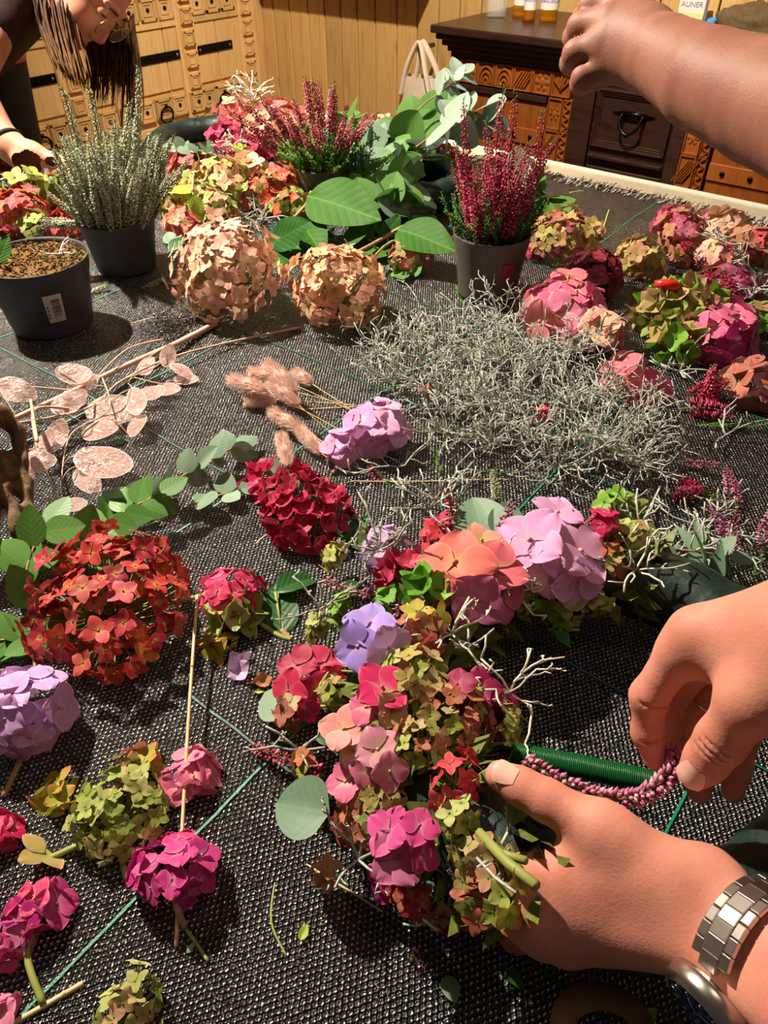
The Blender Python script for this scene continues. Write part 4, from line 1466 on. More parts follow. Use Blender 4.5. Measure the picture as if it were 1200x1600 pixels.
head(1135, 450, 110, 30, 44, ['burgundy', 'mauve', 'browny'], 'dark mauve hydrangea in the middle of the right hand pile', 'mop', flat=0.6, seed=38, group=GR)
head(1062, 490, 130, 52, 44, ['lime', 'antique', 'bright'], 'lime green hydrangea at the front of the right hand pile', 'cup', flat=0.75, seed=39, group=GR)
head(1060, 540, 90, 14, 46, ['bright', 'antique'], 'bright green frilled florets low on the lime hydrangea', 'cup', flat=0.7, seed=40, group=GR)
head(1125, 522, 130, 17, 74, ['magenta', 'pink', 'mauve'], 'magenta pink mophead at the front of the right hand pile', 'mop', flat=0.7, seed=41, group=GR)
head(1178, 500, 80, 20, 38, ['antique', 'bright'], 'olive florets right of the magenta mophead', flat=0.7, seed=42, group=GR)
head(1180, 600, 105, 16, 66, ['browny', 'dusty'], 'faded brown pink mophead at the right picture edge', 'mop', flat=0.75, seed=43, group=GR)
head(1070, 400, 60, 14, 32, ['browny', 'antpink'], 'brown pink florets below the rosy hydrangea', flat=0.7, seed=143, group=GR)
head(880, 485, 150, 18, 76, ['pink', 'pink', 'salmonpink'], 'bright pink mophead behind the silver twigs', 'mop', flat=0.7, seed=44, group=GR)
head(930, 522, 110, 12, 72, ['salmonpink', 'dusty', 'palecream'], 'pink and cream mophead leaning on the bright pink one', 'mop', flat=0.75, seed=45, group=GR)
head(985, 598, 112, 9, 78, ['salmonpink', 'pink', 'browny'], 'flat salmon pink sepals right of the silver twigs', 'mop', flat=0.5, seed=46, group=GR)
head(850, 645, 26, 2, 30, 'coral', 'tiny coral floret lying in the silver twigs', flat=0.5, seed=47, z0=0.03)
head(668, 612, 26, 2, 26, 'browny', 'tiny brown floret caught in the silver twigs', flat=0.5, seed=48, z0=0.02)
# far left pile
GL = 'flower heads piled on the far left of the table'
head(30, 335, 105, 44, 30, ['red', 'redorange'], 'red hydrangea behind the pot of bare soil', flat=0.8, seed=51, group=GL)
head(42, 300, 95, 10, 40, 'lime', 'yellow green star florets over the red hydrangea', flat=0.8, seed=52, group=GL, z0=0.02)
head(100, 300, 85, 30, 32, ['red', 'salmon', 'redorange'], 'red hydrangea under the working hand', flat=0.75, seed=53, group=GL)
head(100, 355, 75, 24, 28, 'red', 'dark red hydrangea between the two grey pots', flat=0.7, seed=54, group=GL)
head(85, 292, 45, 6, 34, 'lime', 'small yellow green florets by the fingertips', flat=0.7, seed=55, group=GL, z0=0.04)
head(55, 350, 60, 6, 34, 'lime', 'yellow green florets against the rim of the soil pot', flat=0.7, seed=56, group=GL, z0=0.015)
head(20, 270, 50, 8, 30, 'burgundy', 'dark red florets below the bracelet wrist', flat=0.7, seed=57, group=GL)
# back middle
GB = 'flower heads heaped at the back of the table'
head(285, 268, 70, 14, 38, ['salmon', 'browny'], 'salmon brown florets right of the silvery heather', flat=0.8, seed=61, group=GB)
head(300, 300, 85, 26, 34, ['cream2', 'lime'], 'peach and lime hydrangea behind the yellow leaf', flat=0.8, seed=62, group=GB)
head(345, 290, 110, 44, 30, ['lime', 'yellowgreen', 'cream2'], 'yellow lime hydrangea heaped at the back', flat=0.9, seed=63, group=GB)
head(392, 275, 85, 16, 42, ['palecream', 'antique', 'cream2'], 'large petalled cream hydrangea at the back', flat=0.9, seed=64, group=GB)
head(436, 292, 95, 44, 26, ['redorange', 'salmon', 'yellowgreen'], 'orange red hydrangea in front of the rose heather pot', flat=0.8, seed=65, group=GB)
head(285, 352, 70, 26, 26, ['cream2', 'salmon'], 'small peach hydrangea right of the silvery heather pot', flat=0.8, seed=66, group=GB)
head(330, 335, 90, 30, 28, ['yellowgreen', 'cream2', 'lime'], 'straw peach hydrangea behind the cream panicle', flat=0.8, seed=67, group=GB)
head(372, 190, 85, 28, 32, ['salmonpink', 'palecream', 'salmon'], 'salmon pink hydrangea on the far wreath', flat=0.9, seed=68, group=GB)
head(440, 190, 85, 24, 32, ['salmonpink', 'salmon'], 'salmon hydrangea behind the rose heather', flat=0.9, seed=69, group=GB)
head(440, 225, 80, 28, 28, ['cream2', 'yellowgreen'], 'apricot hydrangea left of the rose heather', flat=0.9, seed=70, group=GB)
head(355, 215, 70, 26, 24, 'hotpink', 'hot pink floret trail on the far wreath', flat=0.7, seed=71, group=GB)
head(398, 235, 70, 26, 24, 'hotpink', 'bright magenta pink floret knot on the far wreath', flat=0.8, seed=72, group=GB, z0=0.02)
head(655, 240, 80, 34, 28, ['salmon', 'cream2', 'salmonpink'], 'salmon orange hydrangea left of the crimson heather', flat=0.9, seed=73, group=GB)
head(690, 250, 60, 16, 32, ['pink', 'salmon'], 'pink hydrangea half hidden behind the crimson heather', flat=0.9, seed=74, group=GB)
head(570, 282, 55, 12, 28, ['palecream', 'yellowgreen'], 'cream yellow florets right of the rose heather pot', flat=0.8, seed=75, group=GB)
head(655, 318, 70, 24, 24, ['antique', 'browny', 'cream2'], 'brownish hydrangea behind the rightmost broad leaf', flat=0.8, seed=76, group=GB)
head(640, 402, 72, 30, 26, ['antique', 'salmonpink', 'antique'], 'olive and pink hydrangea below the rightmost broad leaf', flat=0.8, seed=77, group=GB)
head(470, 290, 50, 16, 24, ['salmon', 'redorange'], 'red orange florets tucked left of the rose heather pot', flat=0.8, seed=78, group=GB)
head(600, 205, 60, 20, 26, ['cream2', 'salmon'], 'pale orange florets under the far eucalyptus', flat=0.8, seed=79, group=GB)
head(268, 318, 70, 30, 24, ['lime', 'yellowgreen', 'cream2'], 'yellow green florets right at the silvery heather pot rim', flat=0.9, seed=81, group=GB)
head(318, 318, 80, 34, 24, ['yellowgreen', 'lime', 'cream2'], 'bright straw florets below the pointed yellow leaf', flat=0.9, seed=82, group=GB)
head(405, 305, 80, 36, 24, ['redorange', 'yellowgreen', 'salmon', 'lime'], 'mixed orange and lime florets before the cream hydrangea', flat=0.9, seed=83, group=GB)
head(455, 322, 70, 28, 24, ['cream2', 'redorange', 'lime'], 'apricot lime florets left of the largest broad leaf', flat=0.9, seed=84, group=GB)
head(375, 258, 70, 24, 26, ['lime', 'palecream', 'cream2'], 'pale lime florets between hot pink knot and cream hydrangea', flat=0.9, seed=85, group=GB)
head(328, 262, 60, 18, 26, ['salmon', 'redorange', 'cream2'], 'salmon florets spilling over the far dark ring', flat=0.9, seed=86, group=GB)
head(410, 200, 70, 24, 26, ['palecream', 'salmonpink', 'cream2'], 'peach pink florets on top of the far wreath', flat=0.9, seed=87, group=GB, z0=0.02)
head(600, 300, 60, 20, 24, ['cream2', 'palecream', 'salmon'], 'peach florets between the rose heather pot and eucalyptus', flat=0.9, seed=88, group=GB)
head(815, 345, 50, 16, 28, ['hotpink', 'coral'], 'hot pink florets right behind the crimson heather pot', flat=0.8, seed=80, group=GB)

# ------------------------------------------------------------------ broad leaved branches
def leafy(label, stem, leaves, seed):
    rg = random.Random(seed)
    P3 = [T(*q) for q in stem]
    base = Vector((P3[0].x, P3[0].y, TZ))
    t_ = thing('leafy_branch', label, 'branch', base, 0, 'broad leaved branches')
    path = smooth_path(P3, 6)
    b = MB(); b.tube([p - base for p in path], 0.0028, 6); b.obj('stem', M_stalkb, t_)
    for (a, c, k, up) in leaves:
        A, C = T(*a), T(*c)
        near = min(path, key=lambda p: (p - A).length)
        put_leaf(t_, A, C, k, up, rg)
        b = MB(); b.tube([near - base, A - base], 0.0013, 5); b.obj('leaf_stalk', M_stalk, t_)
    return t_


leafy('branch with large bright green leaves lying in front of the rose heather',
      [(455, 345, 0.03), (478, 320, 0.05), (486, 300, 0.06)],
      [((481, 306, 0.065), (588, 334, 0.075), 'big', (0.0, -0.75, 0.7)), ((424, 380, 0.02), (484, 345, 0.07), 'bigd', (-0.3, -0.8, 0.6)),
       ((440, 372, 0.015), (428, 418, 0.012), 'big', (0.4, -0.3, 1)), ((470, 372, 0.02), (520, 360, 0.035), 'bigd', (0, -0.5, 1)), ((462, 385, 0.012), (505, 402, 0.02), 'big', (0.1, -0.4, 1)), ((470, 350, 0.03), (500, 378, 0.04), 'big', (0, -0.4, 1))], 1)
leafy('woody branch with broad leaves pointing at the crimson heather pot',
      [(550, 398, 0.02), (585, 380, 0.03), (622, 358, 0.045), (640, 350, 0.05)],
      [((622, 358, 0.05), (708, 384, 0.06), 'big', (0.05, -0.7, 0.75)), ((536, 382, 0.02), (585, 342, 0.06), 'big', (-0.5, -0.6, 0.7)),
       ((585, 392, 0.015), (640, 382, 0.03), 'big', (0, -0.2, 1)), ((520, 395, 0.012), (470, 400, 0.02), 'bigd', (0, -0.3, 1)),
       ((575, 375, 0.02), (560, 335, 0.04), 'bigd', (0.3, -0.3, 1)), ((560, 392, 0.014), (605, 398, 0.02), 'big', (0, -0.4, 1)), ((600, 370, 0.03), (625, 335, 0.05), 'bigd', (0.2, -0.5, 0.8)), ((610, 395, 0.008), (585, 425, 0.006), 'bigd', (0, 0, 1))], 2)
leafy('short stalk with one pointed yellow green leaf at the back', [(302, 275, 0.085), (301, 300, 0.07)],
      [((302, 305, 0.07), (316, 348, 0.03), 'lime', (0.1, -0.8, 0.5)), ((300, 300, 0.065), (268, 290, 0.06), 'lime', (0, -0.3, 1))], 3)
leafy('dark green leaf pair beside the silvery heather pot', [(268, 385, 0.004), (285, 368, 0.01)],
      [((265, 392, 0.006), (290, 366, 0.02), 'bigd', (0, -0.4, 1)), ((270, 380, 0.01), (262, 362, 0.02), 'eucr', (0, -0.4, 1))], 4)
leafy('flat green leaf on the fabric left of the wreath', [(455, 1000, 0.003), (440, 985, 0.004)],
      [((442, 992, 0.005), (430, 905, 0.010), 'bigd', (0.1, -0.2, 1)), ((430, 925, 0.012), (500, 888, 0.010), 'bigd', (0, 0, 1))], 5)
leafy('dark green leaf poking out under the crimson hydrangea', [(545, 815, 0.004), (555, 825, 0.004)],
      [((530, 850, 0.004), (575, 805, 0.012), 'bigd', (0, -0.2, 1)), ((545, 850, 0.006), (600, 845, 0.008), 'big', (0, -0.2, 1))], 6)
leafy('dark green leaf under the hot pink mophead', [(330, 1000, 0.003), (320, 985, 0.004)],
      [((322, 990, 0.004), (300, 1040, 0.004), 'bigd', (0, 0, 1)), ((330, 1010, 0.004), (345, 1045, 0.004), 'bigd', (0, 0, 1))], 7)

# ------------------------------------------------------------------ eucalyptus
branch('grey green eucalyptus branch stretching towards the fluffy grass heads', [(110, 830, 0.012), (210, 790, 0.02), (300, 735, 0.025), (372, 695, 0.02)], 'euc', 9, 62, 1, spread=0.9, tilt=0.4)
branch('dark green eucalyptus branch above the red hydrangea', [(95, 870, 0.02), (170, 815, 0.035), (250, 770, 0.04)], 'eucg', 7, 72, 2, tilt=0.55)
branch('eucalyptus branch with upright stem left of the red hydrangea', [(55, 1060, 0.01), (52, 960, 0.02), (40, 905, 0.03), (55, 850, 0.04), (75, 820, 0.045)], 'eucg', 6, 84, 3, tilt=0.4)
branch('eucalyptus twig with two flat round leaves before the crimson hydrangea', [(295, 790, 0.01), (340, 775, 0.012), (375, 765, 0.012)], 'eucr', 2, 46, 4, tilt=0.2)
branch('pale eucalyptus twig under the crimson pink florets', [(455, 735, 0.006), (430, 742, 0.01), (410, 750, 0.01)], 'euc', 1, 48, 14, tilt=0.2)
branch('eucalyptus tips at the left edge beneath the red hydrangea', [(60, 1005, 0.01), (30, 1000, 0.014), (0, 1000, 0.014)], 'eucg', 3, 66, 15, tilt=0.3)
branch('thick bunch of round eucalyptus leaves at the back of the table', [(575, 345, 0.04), (580, 290, 0.06), (565, 230, 0.07), (545, 185, 0.08)], 'eucgr', 14, 64, 5, r0=0.002, tilt=0.8)
branch('grey round leaved eucalyptus right of the rose heather', [(640, 345, 0.03), (628, 300, 0.06), (600, 250, 0.075), (585, 200, 0.09)], 'eucr', 14, 64, 6, r0=0.002, tilt=0.8)
branch('fresh green eucalyptus sprig left of the salmon orange hydrangea', [(600, 335, 0.04), (622, 290, 0.07), (640, 245, 0.08)], 'eucgr', 9, 54, 27, r0=0.0018, tilt=0.8)
branch('grey green eucalyptus sprig touching the rose heather', [(560, 305, 0.05), (572, 255, 0.07), (598, 215, 0.08)], 'euc', 9, 54, 28, r0=0.0018, tilt=0.8)
branch('eucalyptus branch fanning under the sideboard edge', [(590, 260, 0.05), (625, 225, 0.07), (665, 190, 0.09), (700, 175, 0.10)], 'eucgr', 13, 66, 7, r0=0.002, tilt=0.8)
branch('eucalyptus branch with white backed leaves behind the crimson heather', [(650, 230, 0.09), (700, 195, 0.12), (735, 175, 0.12), (760, 185, 0.11)], 'eucpr', 6, 66, 8, r0=0.002, tilt=0.7)
branch('slender eucalyptus tip rising in front of the sideboard', [(615, 215, 0.08), (660, 165, 0.13), (695, 140, 0.16), (722, 115, 0.18)], 'eucp', 5, 46, 9, tilt=0.5, start=0.55)
branch('round eucalyptus leaves right of the crimson heather pot', [(800, 300, 0.05), (820, 285, 0.06), (850, 310, 0.055), (885, 335, 0.04)], 'eucgr', 7, 52, 10, tilt=0.5)
branch('dusty eucalyptus sprig behind the crimson heather stems', [(790, 330, 0.04), (810, 300, 0.06), (815, 265, 0.08)], 'eucr', 5, 56, 11, tilt=0.6)
branch('small pale eucalyptus sprig on the far dark ring', [(345, 245, 0.05), (310, 235, 0.06), (275, 230, 0.065)], 'eucr', 5, 30, 12, tilt=0.5)
branch('narrow leaved grey eucalyptus sprig above the right hand', [(1120, 935, 0.01), (1100, 890, 0.025), (1095, 850, 0.03)], 'eucn', 3, 85, 13, tilt=0.5)
branch('grey eucalyptus sprig lying over the silver twigs at right', [(1020, 870, 0.02), (1060, 860, 0.03), (1110, 865, 0.03), (1140, 870, 0.03)], 'euc', 3, 52, 16, tilt=0.4)
branch('eucalyptus leaves low beside the olive pink hydrangea', [(610, 420, 0.006), (630, 430, 0.008), (650, 425, 0.008)], 'eucgr', 3, 30, 17, tilt=0.4)

# ------------------------------------------------------------------ silver twigs
M_silver = simple('silver_twig', '#94998e', '#bcbeb2', 300, 0.6, 0.3)
M_silverw = simple('white_twig', '#c8c4b0', '#dcd8c4', 300, 0.6, 0.3)


def twig_mesh(seed, L, n0, mat, r0=0.0010, curl=0.55, up=0.3, seg=0.008, depth=3, flat=0.7):
    rg = random.Random(seed)
    b = MB()

    def grow(p, d, l, r, dep):
        pts = [p]
        k = max(2, int(l / seg))
        for i in range(k):
            d = (d + Vector((rg.gauss(0, curl), rg.gauss(0, curl), rg.gauss(0, curl * flat))) * 0.45).normalized()
            p = p + d * (l / k)
            if p.z < 0.003:
                p.z = 0.003 + rg.random() * 0.002; d.z = abs(d.z) * 0.5
            pts.append(p)
            if dep > 0 and rg.random() < 0.62:
                nd = (d + Vector((rg.gauss(0, 1), rg.gauss(0, 1), rg.gauss(0.1, 0.8))) * 0.9).normalized()
                grow(p, nd, l * rg.uniform(0.25, 0.55), r * 0.85, dep - 1)
        b.tube(pts, [r] * (len(pts) - 1) + [r * 0.95], 4, 0, True)
    for i in range(n0):
        a = 2 * math.pi * i / n0 + rg.uniform(-0.4, 0.4)
        grow(Vector((0, 0, 0.006)), Vector((math.cos(a), math.sin(a), rg.uniform(0.05, up * 2))).normalized(), L * rg.uniform(0.65, 1.1), r0, depth)
    return b.mesh('silver_twig_sprig', mat)


def silver(px, py, L, seed, label, n0=6, mat=None, z=0.0, r0=0.0010, up=0.3, group='silver twig sprigs', depth=3, parent=None):
    me = twig_mesh(seed, L, n0, mat or M_silver, r0, up=up, depth=depth)
    p = T(px, py, z)
    if parent is not None:
        o = link('silver_twig', me, parent, p - parent.location)
        return o
    p.z = TZ + z + 0.003
    o = link('silver_twig_sprig', me, None, p)
    return tag(o, label, 'twigs', group)


SL = [(600, 560, 'leftmost'), (650, 530, 'far left'), (720, 520, 'far middle left'), (775, 515, 'far middle'), (830, 540, 'far right'), (610, 610, 'near left edge'), (660, 590, 'inner left'), (720, 575, 'inner middle'), (780, 580, 'central'), (845, 590, 'right of centre'), (890, 565, 'right back'),
      (690, 640, 'lower left'), (745, 640, 'lower middle'), (800, 650, 'lower central'), (700, 690, 'front left'), (765, 700, 'front'), (830, 700, 'front middle'), (890, 650, 'inner right'), (945, 640, 'right'), (995, 680, 'rightmost'), (870, 740, 'foremost left'), (920, 720, 'foremost'), (970, 730, 'lower right'), (1000, 740, 'lowest right')]
for i, (px, py, w_) in enumerate(SL):
    L_ = 0.058 if i < 5 else (0.068 if i < 11 else 0.064)
    silver(px, py, L_, 100 + i, 'tangled silver twig sprig, %s part of the big grey heap' % w_, 12 if i > 4 else 10, up=0.9 if i > 4 else 0.5, r0=0.00075, group='silver twigs of the big grey heap')
silver(580, 530, 0.05, 130, 'wispy silver twigs reaching towards the peach panicle', 4, up=0.2, group='loose silver twigs')
silver(690, 800, 0.06, 131, 'loose silver twig lying between lilac florets and wreath', 5, up=0.15, group='loose silver twigs', depth=2)
silver(620, 740, 0.05, 132, 'thin silver twig in front of the lilac pink cluster', 4, up=0.1, group='loose silver twigs', depth=2)
silver(1090, 840, 0.06, 133, 'silver twig heap right of the wreath top', 8, up=0.3, group='loose silver twigs')
silver(1040, 880, 0.055, 134, 'silver twigs spilling over the wreath rim at right', 7, up=0.3, group='loose silver twigs')
silver(1130, 690, 0.05, 135, 'forked pale twig on bare fabric below the brown pink mophead', 3, up=0.1, group='loose silver twigs', depth=1)
silver(1060, 590, 0.04, 136, 'small silver twigs beside the dark red heather', 6, up=0.3, group='loose silver twigs')
silver(1120, 385, 0.05, 137, 'silver twigs across the dusty pink hydrangea', 6, up=0.3, z=0.04, group='loose silver twigs')
silver(1180, 460, 0.05, 138, 'silver twigs behind the olive florets at the right edge', 6, up=0.3, z=0.03, group='loose silver twigs')
silver(410, 350, 0.05, 139, 'dense silver twig clump behind the cream panicle', 9, up=0.5, group='loose silver twigs')
silver(395, 165, 0.065, 140, 'white coral like twigs standing on the far wreath', 7, M_silverw, 0.07, 0.0014, 0.9, 'loose silver twigs')
silver(365, 235, 0.05, 141, 'white twigs trailing over the far dark ring', 7, M_silverw, 0.05, 0.0012, 0.4, 'loose silver twigs')
silver(650, 265, 0.05, 142, 'silver twigs beside the salmon orange hydrangea', 6, M_silverw, 0.04, 0.0012, 0.5, 'loose silver twigs')
silver(790, 480, 0.035, 143, 'small pale twig at the foot of the crimson heather pot', 4, None, 0.01, 0.0011, 0.6, 'loose silver twigs', 2)
silver(95, 408, 0.025, 144, 'white forked twig lying on the bare soil of the pot', 3, M_silverw, 0.105, 0.0011, 0.2, 'loose silver twigs', 1)
silver(20, 290, 0.03, 145, 'white twigs over the red hydrangea at far left', 5, M_silverw, 0.05, 0.0011, 0.4, 'loose silver twigs', 2)

# ------------------------------------------------------------------ loose heather sprigs
def sprig(pxs, kind, label, seed, lie=True, scale=1.0, greens=None, name='heather_sprig'):
    rg = random.Random(seed)
    a, c = T(*pxs[0]), T(*pxs[1])
    t_ = thing(name, label, 'sprig', Vector((a.x, a.y, TZ + 0.002)), 0, 'loose heather sprigs')
    ln = (c - a).length
    off = a - t_.location
    if kind:
        o = link('flower_spike', rg.choice(SPK[kind]), t_)
        place(o, off, basis(c - a), (scale, scale, ln / 0.1))
    if greens:
        for k in range(4):
            o = link('foliage_sprig', rg.choice(GRN[greens]), t_)
            place(o, off + (c - a) * (0.22 * k), basis((c - a).normalized() + Vector((rg.gauss(0, 0.15), rg.gauss(0, 0.15), 0.05))), ln / 0.12)
    return t_


sprig(((1090, 780, 0.006), (1075, 730, 0.02)), 'red', 'dark red heather tip right of the silver heap', 1, scale=1.3)
sprig(((1040, 770, 0.006), (1100, 785, 0.01)), 'red', 'dark red heather lying flat right of the silver heap', 2, scale=1.2)
sprig(((1140, 790, 0.006), (1148, 715, 0.02)), 'pink', 'pink heather tip with green end on the bare fabric', 3, scale=0.8)
sprig(((1150, 800, 0.006), (1175, 735, 0.02)), 'mag', 'magenta heather tip at the right edge', 4, scale=0.9)
sprig(((1130, 850, 0.01), (1145, 790, 0.02)), 'mag', 'magenta heather sprig over the silver twigs', 5, scale=1.0)
sprig(((1195, 870, 0.01), (1180, 780, 0.03)), 'pink', 'tall pink heather sprig at the right picture edge', 6, scale=0.9)
sprig(((1150, 880, 0.01), (1130, 810, 0.02)), 'pink', 'pale pink heather sprig between silver twigs and grey leaf', 7, scale=0.9)
sprig(((1060, 720, 0.006), (1125, 735, 0.02)), 'pink', 'thin pink heather shoot pointing right', 8, scale=0.6)
sprig(((1085, 665, 0.004), (1195, 668, 0.004)), None, 'bright green heather shoot below the brown pink mophead', 9, greens='bright')
sprig(((1080, 768, 0.004), (1150, 792, 0.006)), None, 'bright green shoot lying across the dark red heather', 10, greens='bright')
sprig(((1190, 945, 0.004), (1140, 880, 0.02)), None, 'bushy green heather shoot above the right hand', 11, greens='dark')
sprig(((1160, 950, 0.004), (1195, 880, 0.02)), 'pink', 'pink heather shoot above the right hand', 12, greens='dark', scale=0.8)
sprig(((1040, 700, 0.004), (1075, 690, 0.01)), None, 'dark green shoot at the rim of the silver heap', 13, greens='dark')
sprig(((650, 668, 0.004), (712, 678, 0.006)), None, 'green shoot left of the silver heap', 14, greens='bright')
sprig(((685, 745, 0.004), (675, 702, 0.008)), None, 'short upright green shoot before the silver heap', 15, greens='bright')
sprig(((565, 720, 0.004), (622, 770, 0.004)), 'red', 'dark red heather bit in front of the lilac pink cluster', 16, scale=0.7, greens='dark')
sprig(((740, 735, 0.004), (800, 742, 0.004)), None, 'green shoot under the silver twigs', 17, greens='bright')
sprig(((775, 790, 0.01), (778, 735, 0.03)), 'silver', 'silvery heather tip behind the wreath', 18, scale=1.0)
sprig(((1075, 630, 0.004), (1110, 580, 0.03)), 'red', 'dark red heather bunch, left tip', 19, scale=1.6)
sprig(((1100, 640, 0.004), (1125, 585, 0.03)), 'red', 'dark red heather bunch, middle tip', 20, scale=1.8)
sprig(((1060, 640, 0.004), (1140, 625, 0.02)), 'red', 'dark red heather bunch, lowest tip', 21, scale=1.8)
sprig(((1120, 630, 0.004), (1085, 590, 0.03)), 'red', 'dark red heather bunch, crossing tip', 22, scale=1.6)
sprig(((985, 472, 0.004), (1015, 475, 0.006)), 'mag', 'purple heather bit between the burgundy and lime heads', 23, scale=1.2, greens='silver')
sprig(((1105, 470, 0.05), (1120, 420, 0.08)), 'red', 'crimson heather tip standing in the right hand pile', 24, scale=1.6)
sprig(((1140, 475, 0.05), (1145, 420, 0.08)), 'red', 'crimson heather tip in the middle of the right hand pile', 25, scale=1.6)
sprig(((1080, 400, 0.04), (1075, 365, 0.06)), 'red', 'crimson heather tip before the rosy hydrangea', 26, scale=1.4)
sprig(((375, 245, 0.05), (330, 240, 0.06)), 'red', 'crimson heather tip on the far dark ring', 27, scale=1.8)
sprig(((110, 470, 0.003), (168, 450, 0.006)), 'silver', 'silvery heather bit between the two grey pots', 28, scale=1.0)
sprig(((265, 435, 0.003), (220, 452, 0.004)), 'silver', 'silvery heather bit at the foot of its pot', 29, scale=1.0)
sprig(((712, 445, 0.003), (722, 478, 0.004)), None, 'little green shoot at the left foot of the crimson heather pot', 30, greens='bright')
sprig(((75, 295, 0.03), (78, 262, 0.06)), 'silver', 'silvery heather tip standing in the red hydrangea', 31, scale=1.2)
sprig(((100, 300, 0.03), (108, 262, 0.06)), 'silver', 'silvery heather tip under the fingertips', 32, scale=1.0)
sprig(((640, 1500, 0.003), (700, 1488, 0.005)), 'mag', 'shaded heather bit under the wreath', 33, scale=1.2, greens='dark')
sprig(((410, 820, 0.003), (425, 790, 0.01)), None, 'tiny green shoot under the crimson hydrangea', 34, greens='dark')

# ------------------------------------------------------------------ fluffy grass heads
def fluff_mat():
    t = NT('fluffy_grass')
    t.base(t.ramp(t.node('ShaderNodeAttribute', attribute_name='t').outputs['Fac'], [(0.0, '#ecc8b8'), (1.0, '#fdeee4')]))
    t.set(rough=0.9, spec=0.05)
    tr = t.node('ShaderNodeBsdfTranslucent'); tr.inputs[0].default_value = hexc('#f4d8c8')
    mx = t.node('ShaderNodeMixShader'); mx.inputs[0].default_value = 0.45
    t.l.new(t.b.outputs[0], mx.inputs[1]); t.l.new(tr.outputs[0], mx.inputs[2]); t.l.new(mx.outputs[0], t.out.inputs[0])
    return t.m


M_fluff = fluff_mat()
M_straw = simple('pale_straw', '#c9a878', '#dcc49a', 60, 0.6)
M_strawp = simple('pink_straw', '#c89a84', '#d8b09a', 60, 0.6)


def fluff_mesh(seed):
    rg = random.Random(seed)
    b = MB()
    b.spindle((0, 0, 0), (0, 0, 1), 0.15, 8, 0, 0.5)
    for i in range(1700):
        t = rg.random() ** 0.9
        a = rg.random() * 6.28
        rr_ = 0.20 * math.sin(math.pi * (0.12 + 0.8 * t)) ** 0.7
        p = Vector((math.cos(a) * rr_ * 0.5, math.sin(a) * rr_ * 0.5, t * 0.92))
        d = Vector((math.cos(a), math.sin(a), rg.uniform(0.7, 2.2))).normalized()
        q = p + d * rg.uniform(0.10, 0.20)
        s_ = d.cross(Vector((rg.random(), rg.random(), rg.random()))).normalized() * 0.008
        b.add([p - s_, p + s_, q], [(0, 1, 2)], 0, [0.15, 0.15, rg.uniform(0.6, 1)])
    return b.mesh('plume', M_fluff)


FL = [fluff_mesh(i) for i in range(3)]
for i, (tip, base, end, lab) in enumerate((
        ((357, 591, 0.03), (420, 612, 0.03), (560, 690, 0.004), 'fluffy pink grass head pointing furthest left'),
        ((388, 580, 0.035), (440, 592, 0.03), (600, 668, 0.004), 'short fluffy pink grass head above the leftmost one'),
        ((414, 566, 0.045), (464, 613, 0.03), (640, 660, 0.004), 'upright fluffy pink grass head at the top of the bunch'),
        ((458, 578, 0.02), (488, 600, 0.016), (560, 650, 0.004), 'small fluffy pink grass head set apart on the right'),
        ((380, 627, 0.015), (432, 624, 0.015), (590, 638, 0.004), 'fluffy pink grass head lying flat under the bunch'),
        ((418, 595, 0.05), (468, 634, 0.035), (530, 690, 0.004), 'fluffy pink grass head on top of the bunch'),
        ((422, 641, 0.02), (478, 674, 0.016), (540, 715, 0.004), 'fluffy pink grass head below the bunch'),
        ((466, 670, 0.018), (502, 708, 0.012), (535, 735, 0.004), 'fluffy pink grass head touching the lilac pink florets'),
        ((438, 678, 0.022), (452, 729, 0.012), (470, 760, 0.004), 'fluffy pink grass head standing by the crimson florets'))):
    A, B_, E_ = T(*base), T(*tip), T(*end)
    t_ = thing('fluffy_grass', lab, 'grass head', Vector((A.x, A.y, TZ + 0.003)), 0, 'fluffy pink grass heads')
    o = link('plume', FL[i % 3], t_)
    ln = (B_ - A).length
    place(o, A - t_.location, basis(B_ - A, None, i), (max(ln, 0.045) * 1.0, max(ln, 0.045) * 1.0, ln))
    b = MB(); b.tube([p - t_.location for p in bez(A, A.lerp(E_, 0.3), A.lerp(E_, 0.7) + Vector((0, 0, 0.004)), E_, 8)], 0.0006, 4); b.obj('stem', M_straw, t_)

# ------------------------------------------------------------------ honesty (pink translucent seed discs)
def disc_mat():
    t = NT('honesty_disc')
    nz = t.noise(5, 4, t.coord('Object'), 0.6, 0.8)
    col = t.ramp(nz.outputs[0], [(0.35, '#d8a49c'), (0.55, '#e6beb2'), (0.72, '#f6e6dc')])
    at = t.node('ShaderNodeAttribute', attribute_name='t').outputs['Fac']
    col = t.mix(t.node('ShaderNodeMapRange', ins={0: at, 1: 0.90, 2: 0.97, 3: 0.0, 4: 0.8}).outputs[0], col, hexc('#f8ece4'))
    t.base(col)
    t.set(rough=0.28, spec=0.6, sheen=0.2)
    tr = t.node('ShaderNodeBsdfTranslucent'); t.l.new(col, tr.inputs[0])
    tp = t.node('ShaderNodeBsdfTransparent')
    m1 = t.node('ShaderNodeMixShader'); m1.inputs[0].default_value = 0.35
    t.l.new(t.b.outputs[0], m1.inputs[1]); t.l.new(tr.outputs[0], m1.inputs[2])
    m2 = t.node('ShaderNodeMixShader'); m2.inputs[0].default_value = 0.18
    t.l.new(m1.outputs[0], m2.inputs[1]); t.l.new(tp.outputs[0], m2.inputs[2])
    t.l.new(m2.outputs[0], t.out.inputs[0])
    t.bump(nz.outputs[0], 0.3, 0.05)
    return t.m


M_disc = disc_mat()


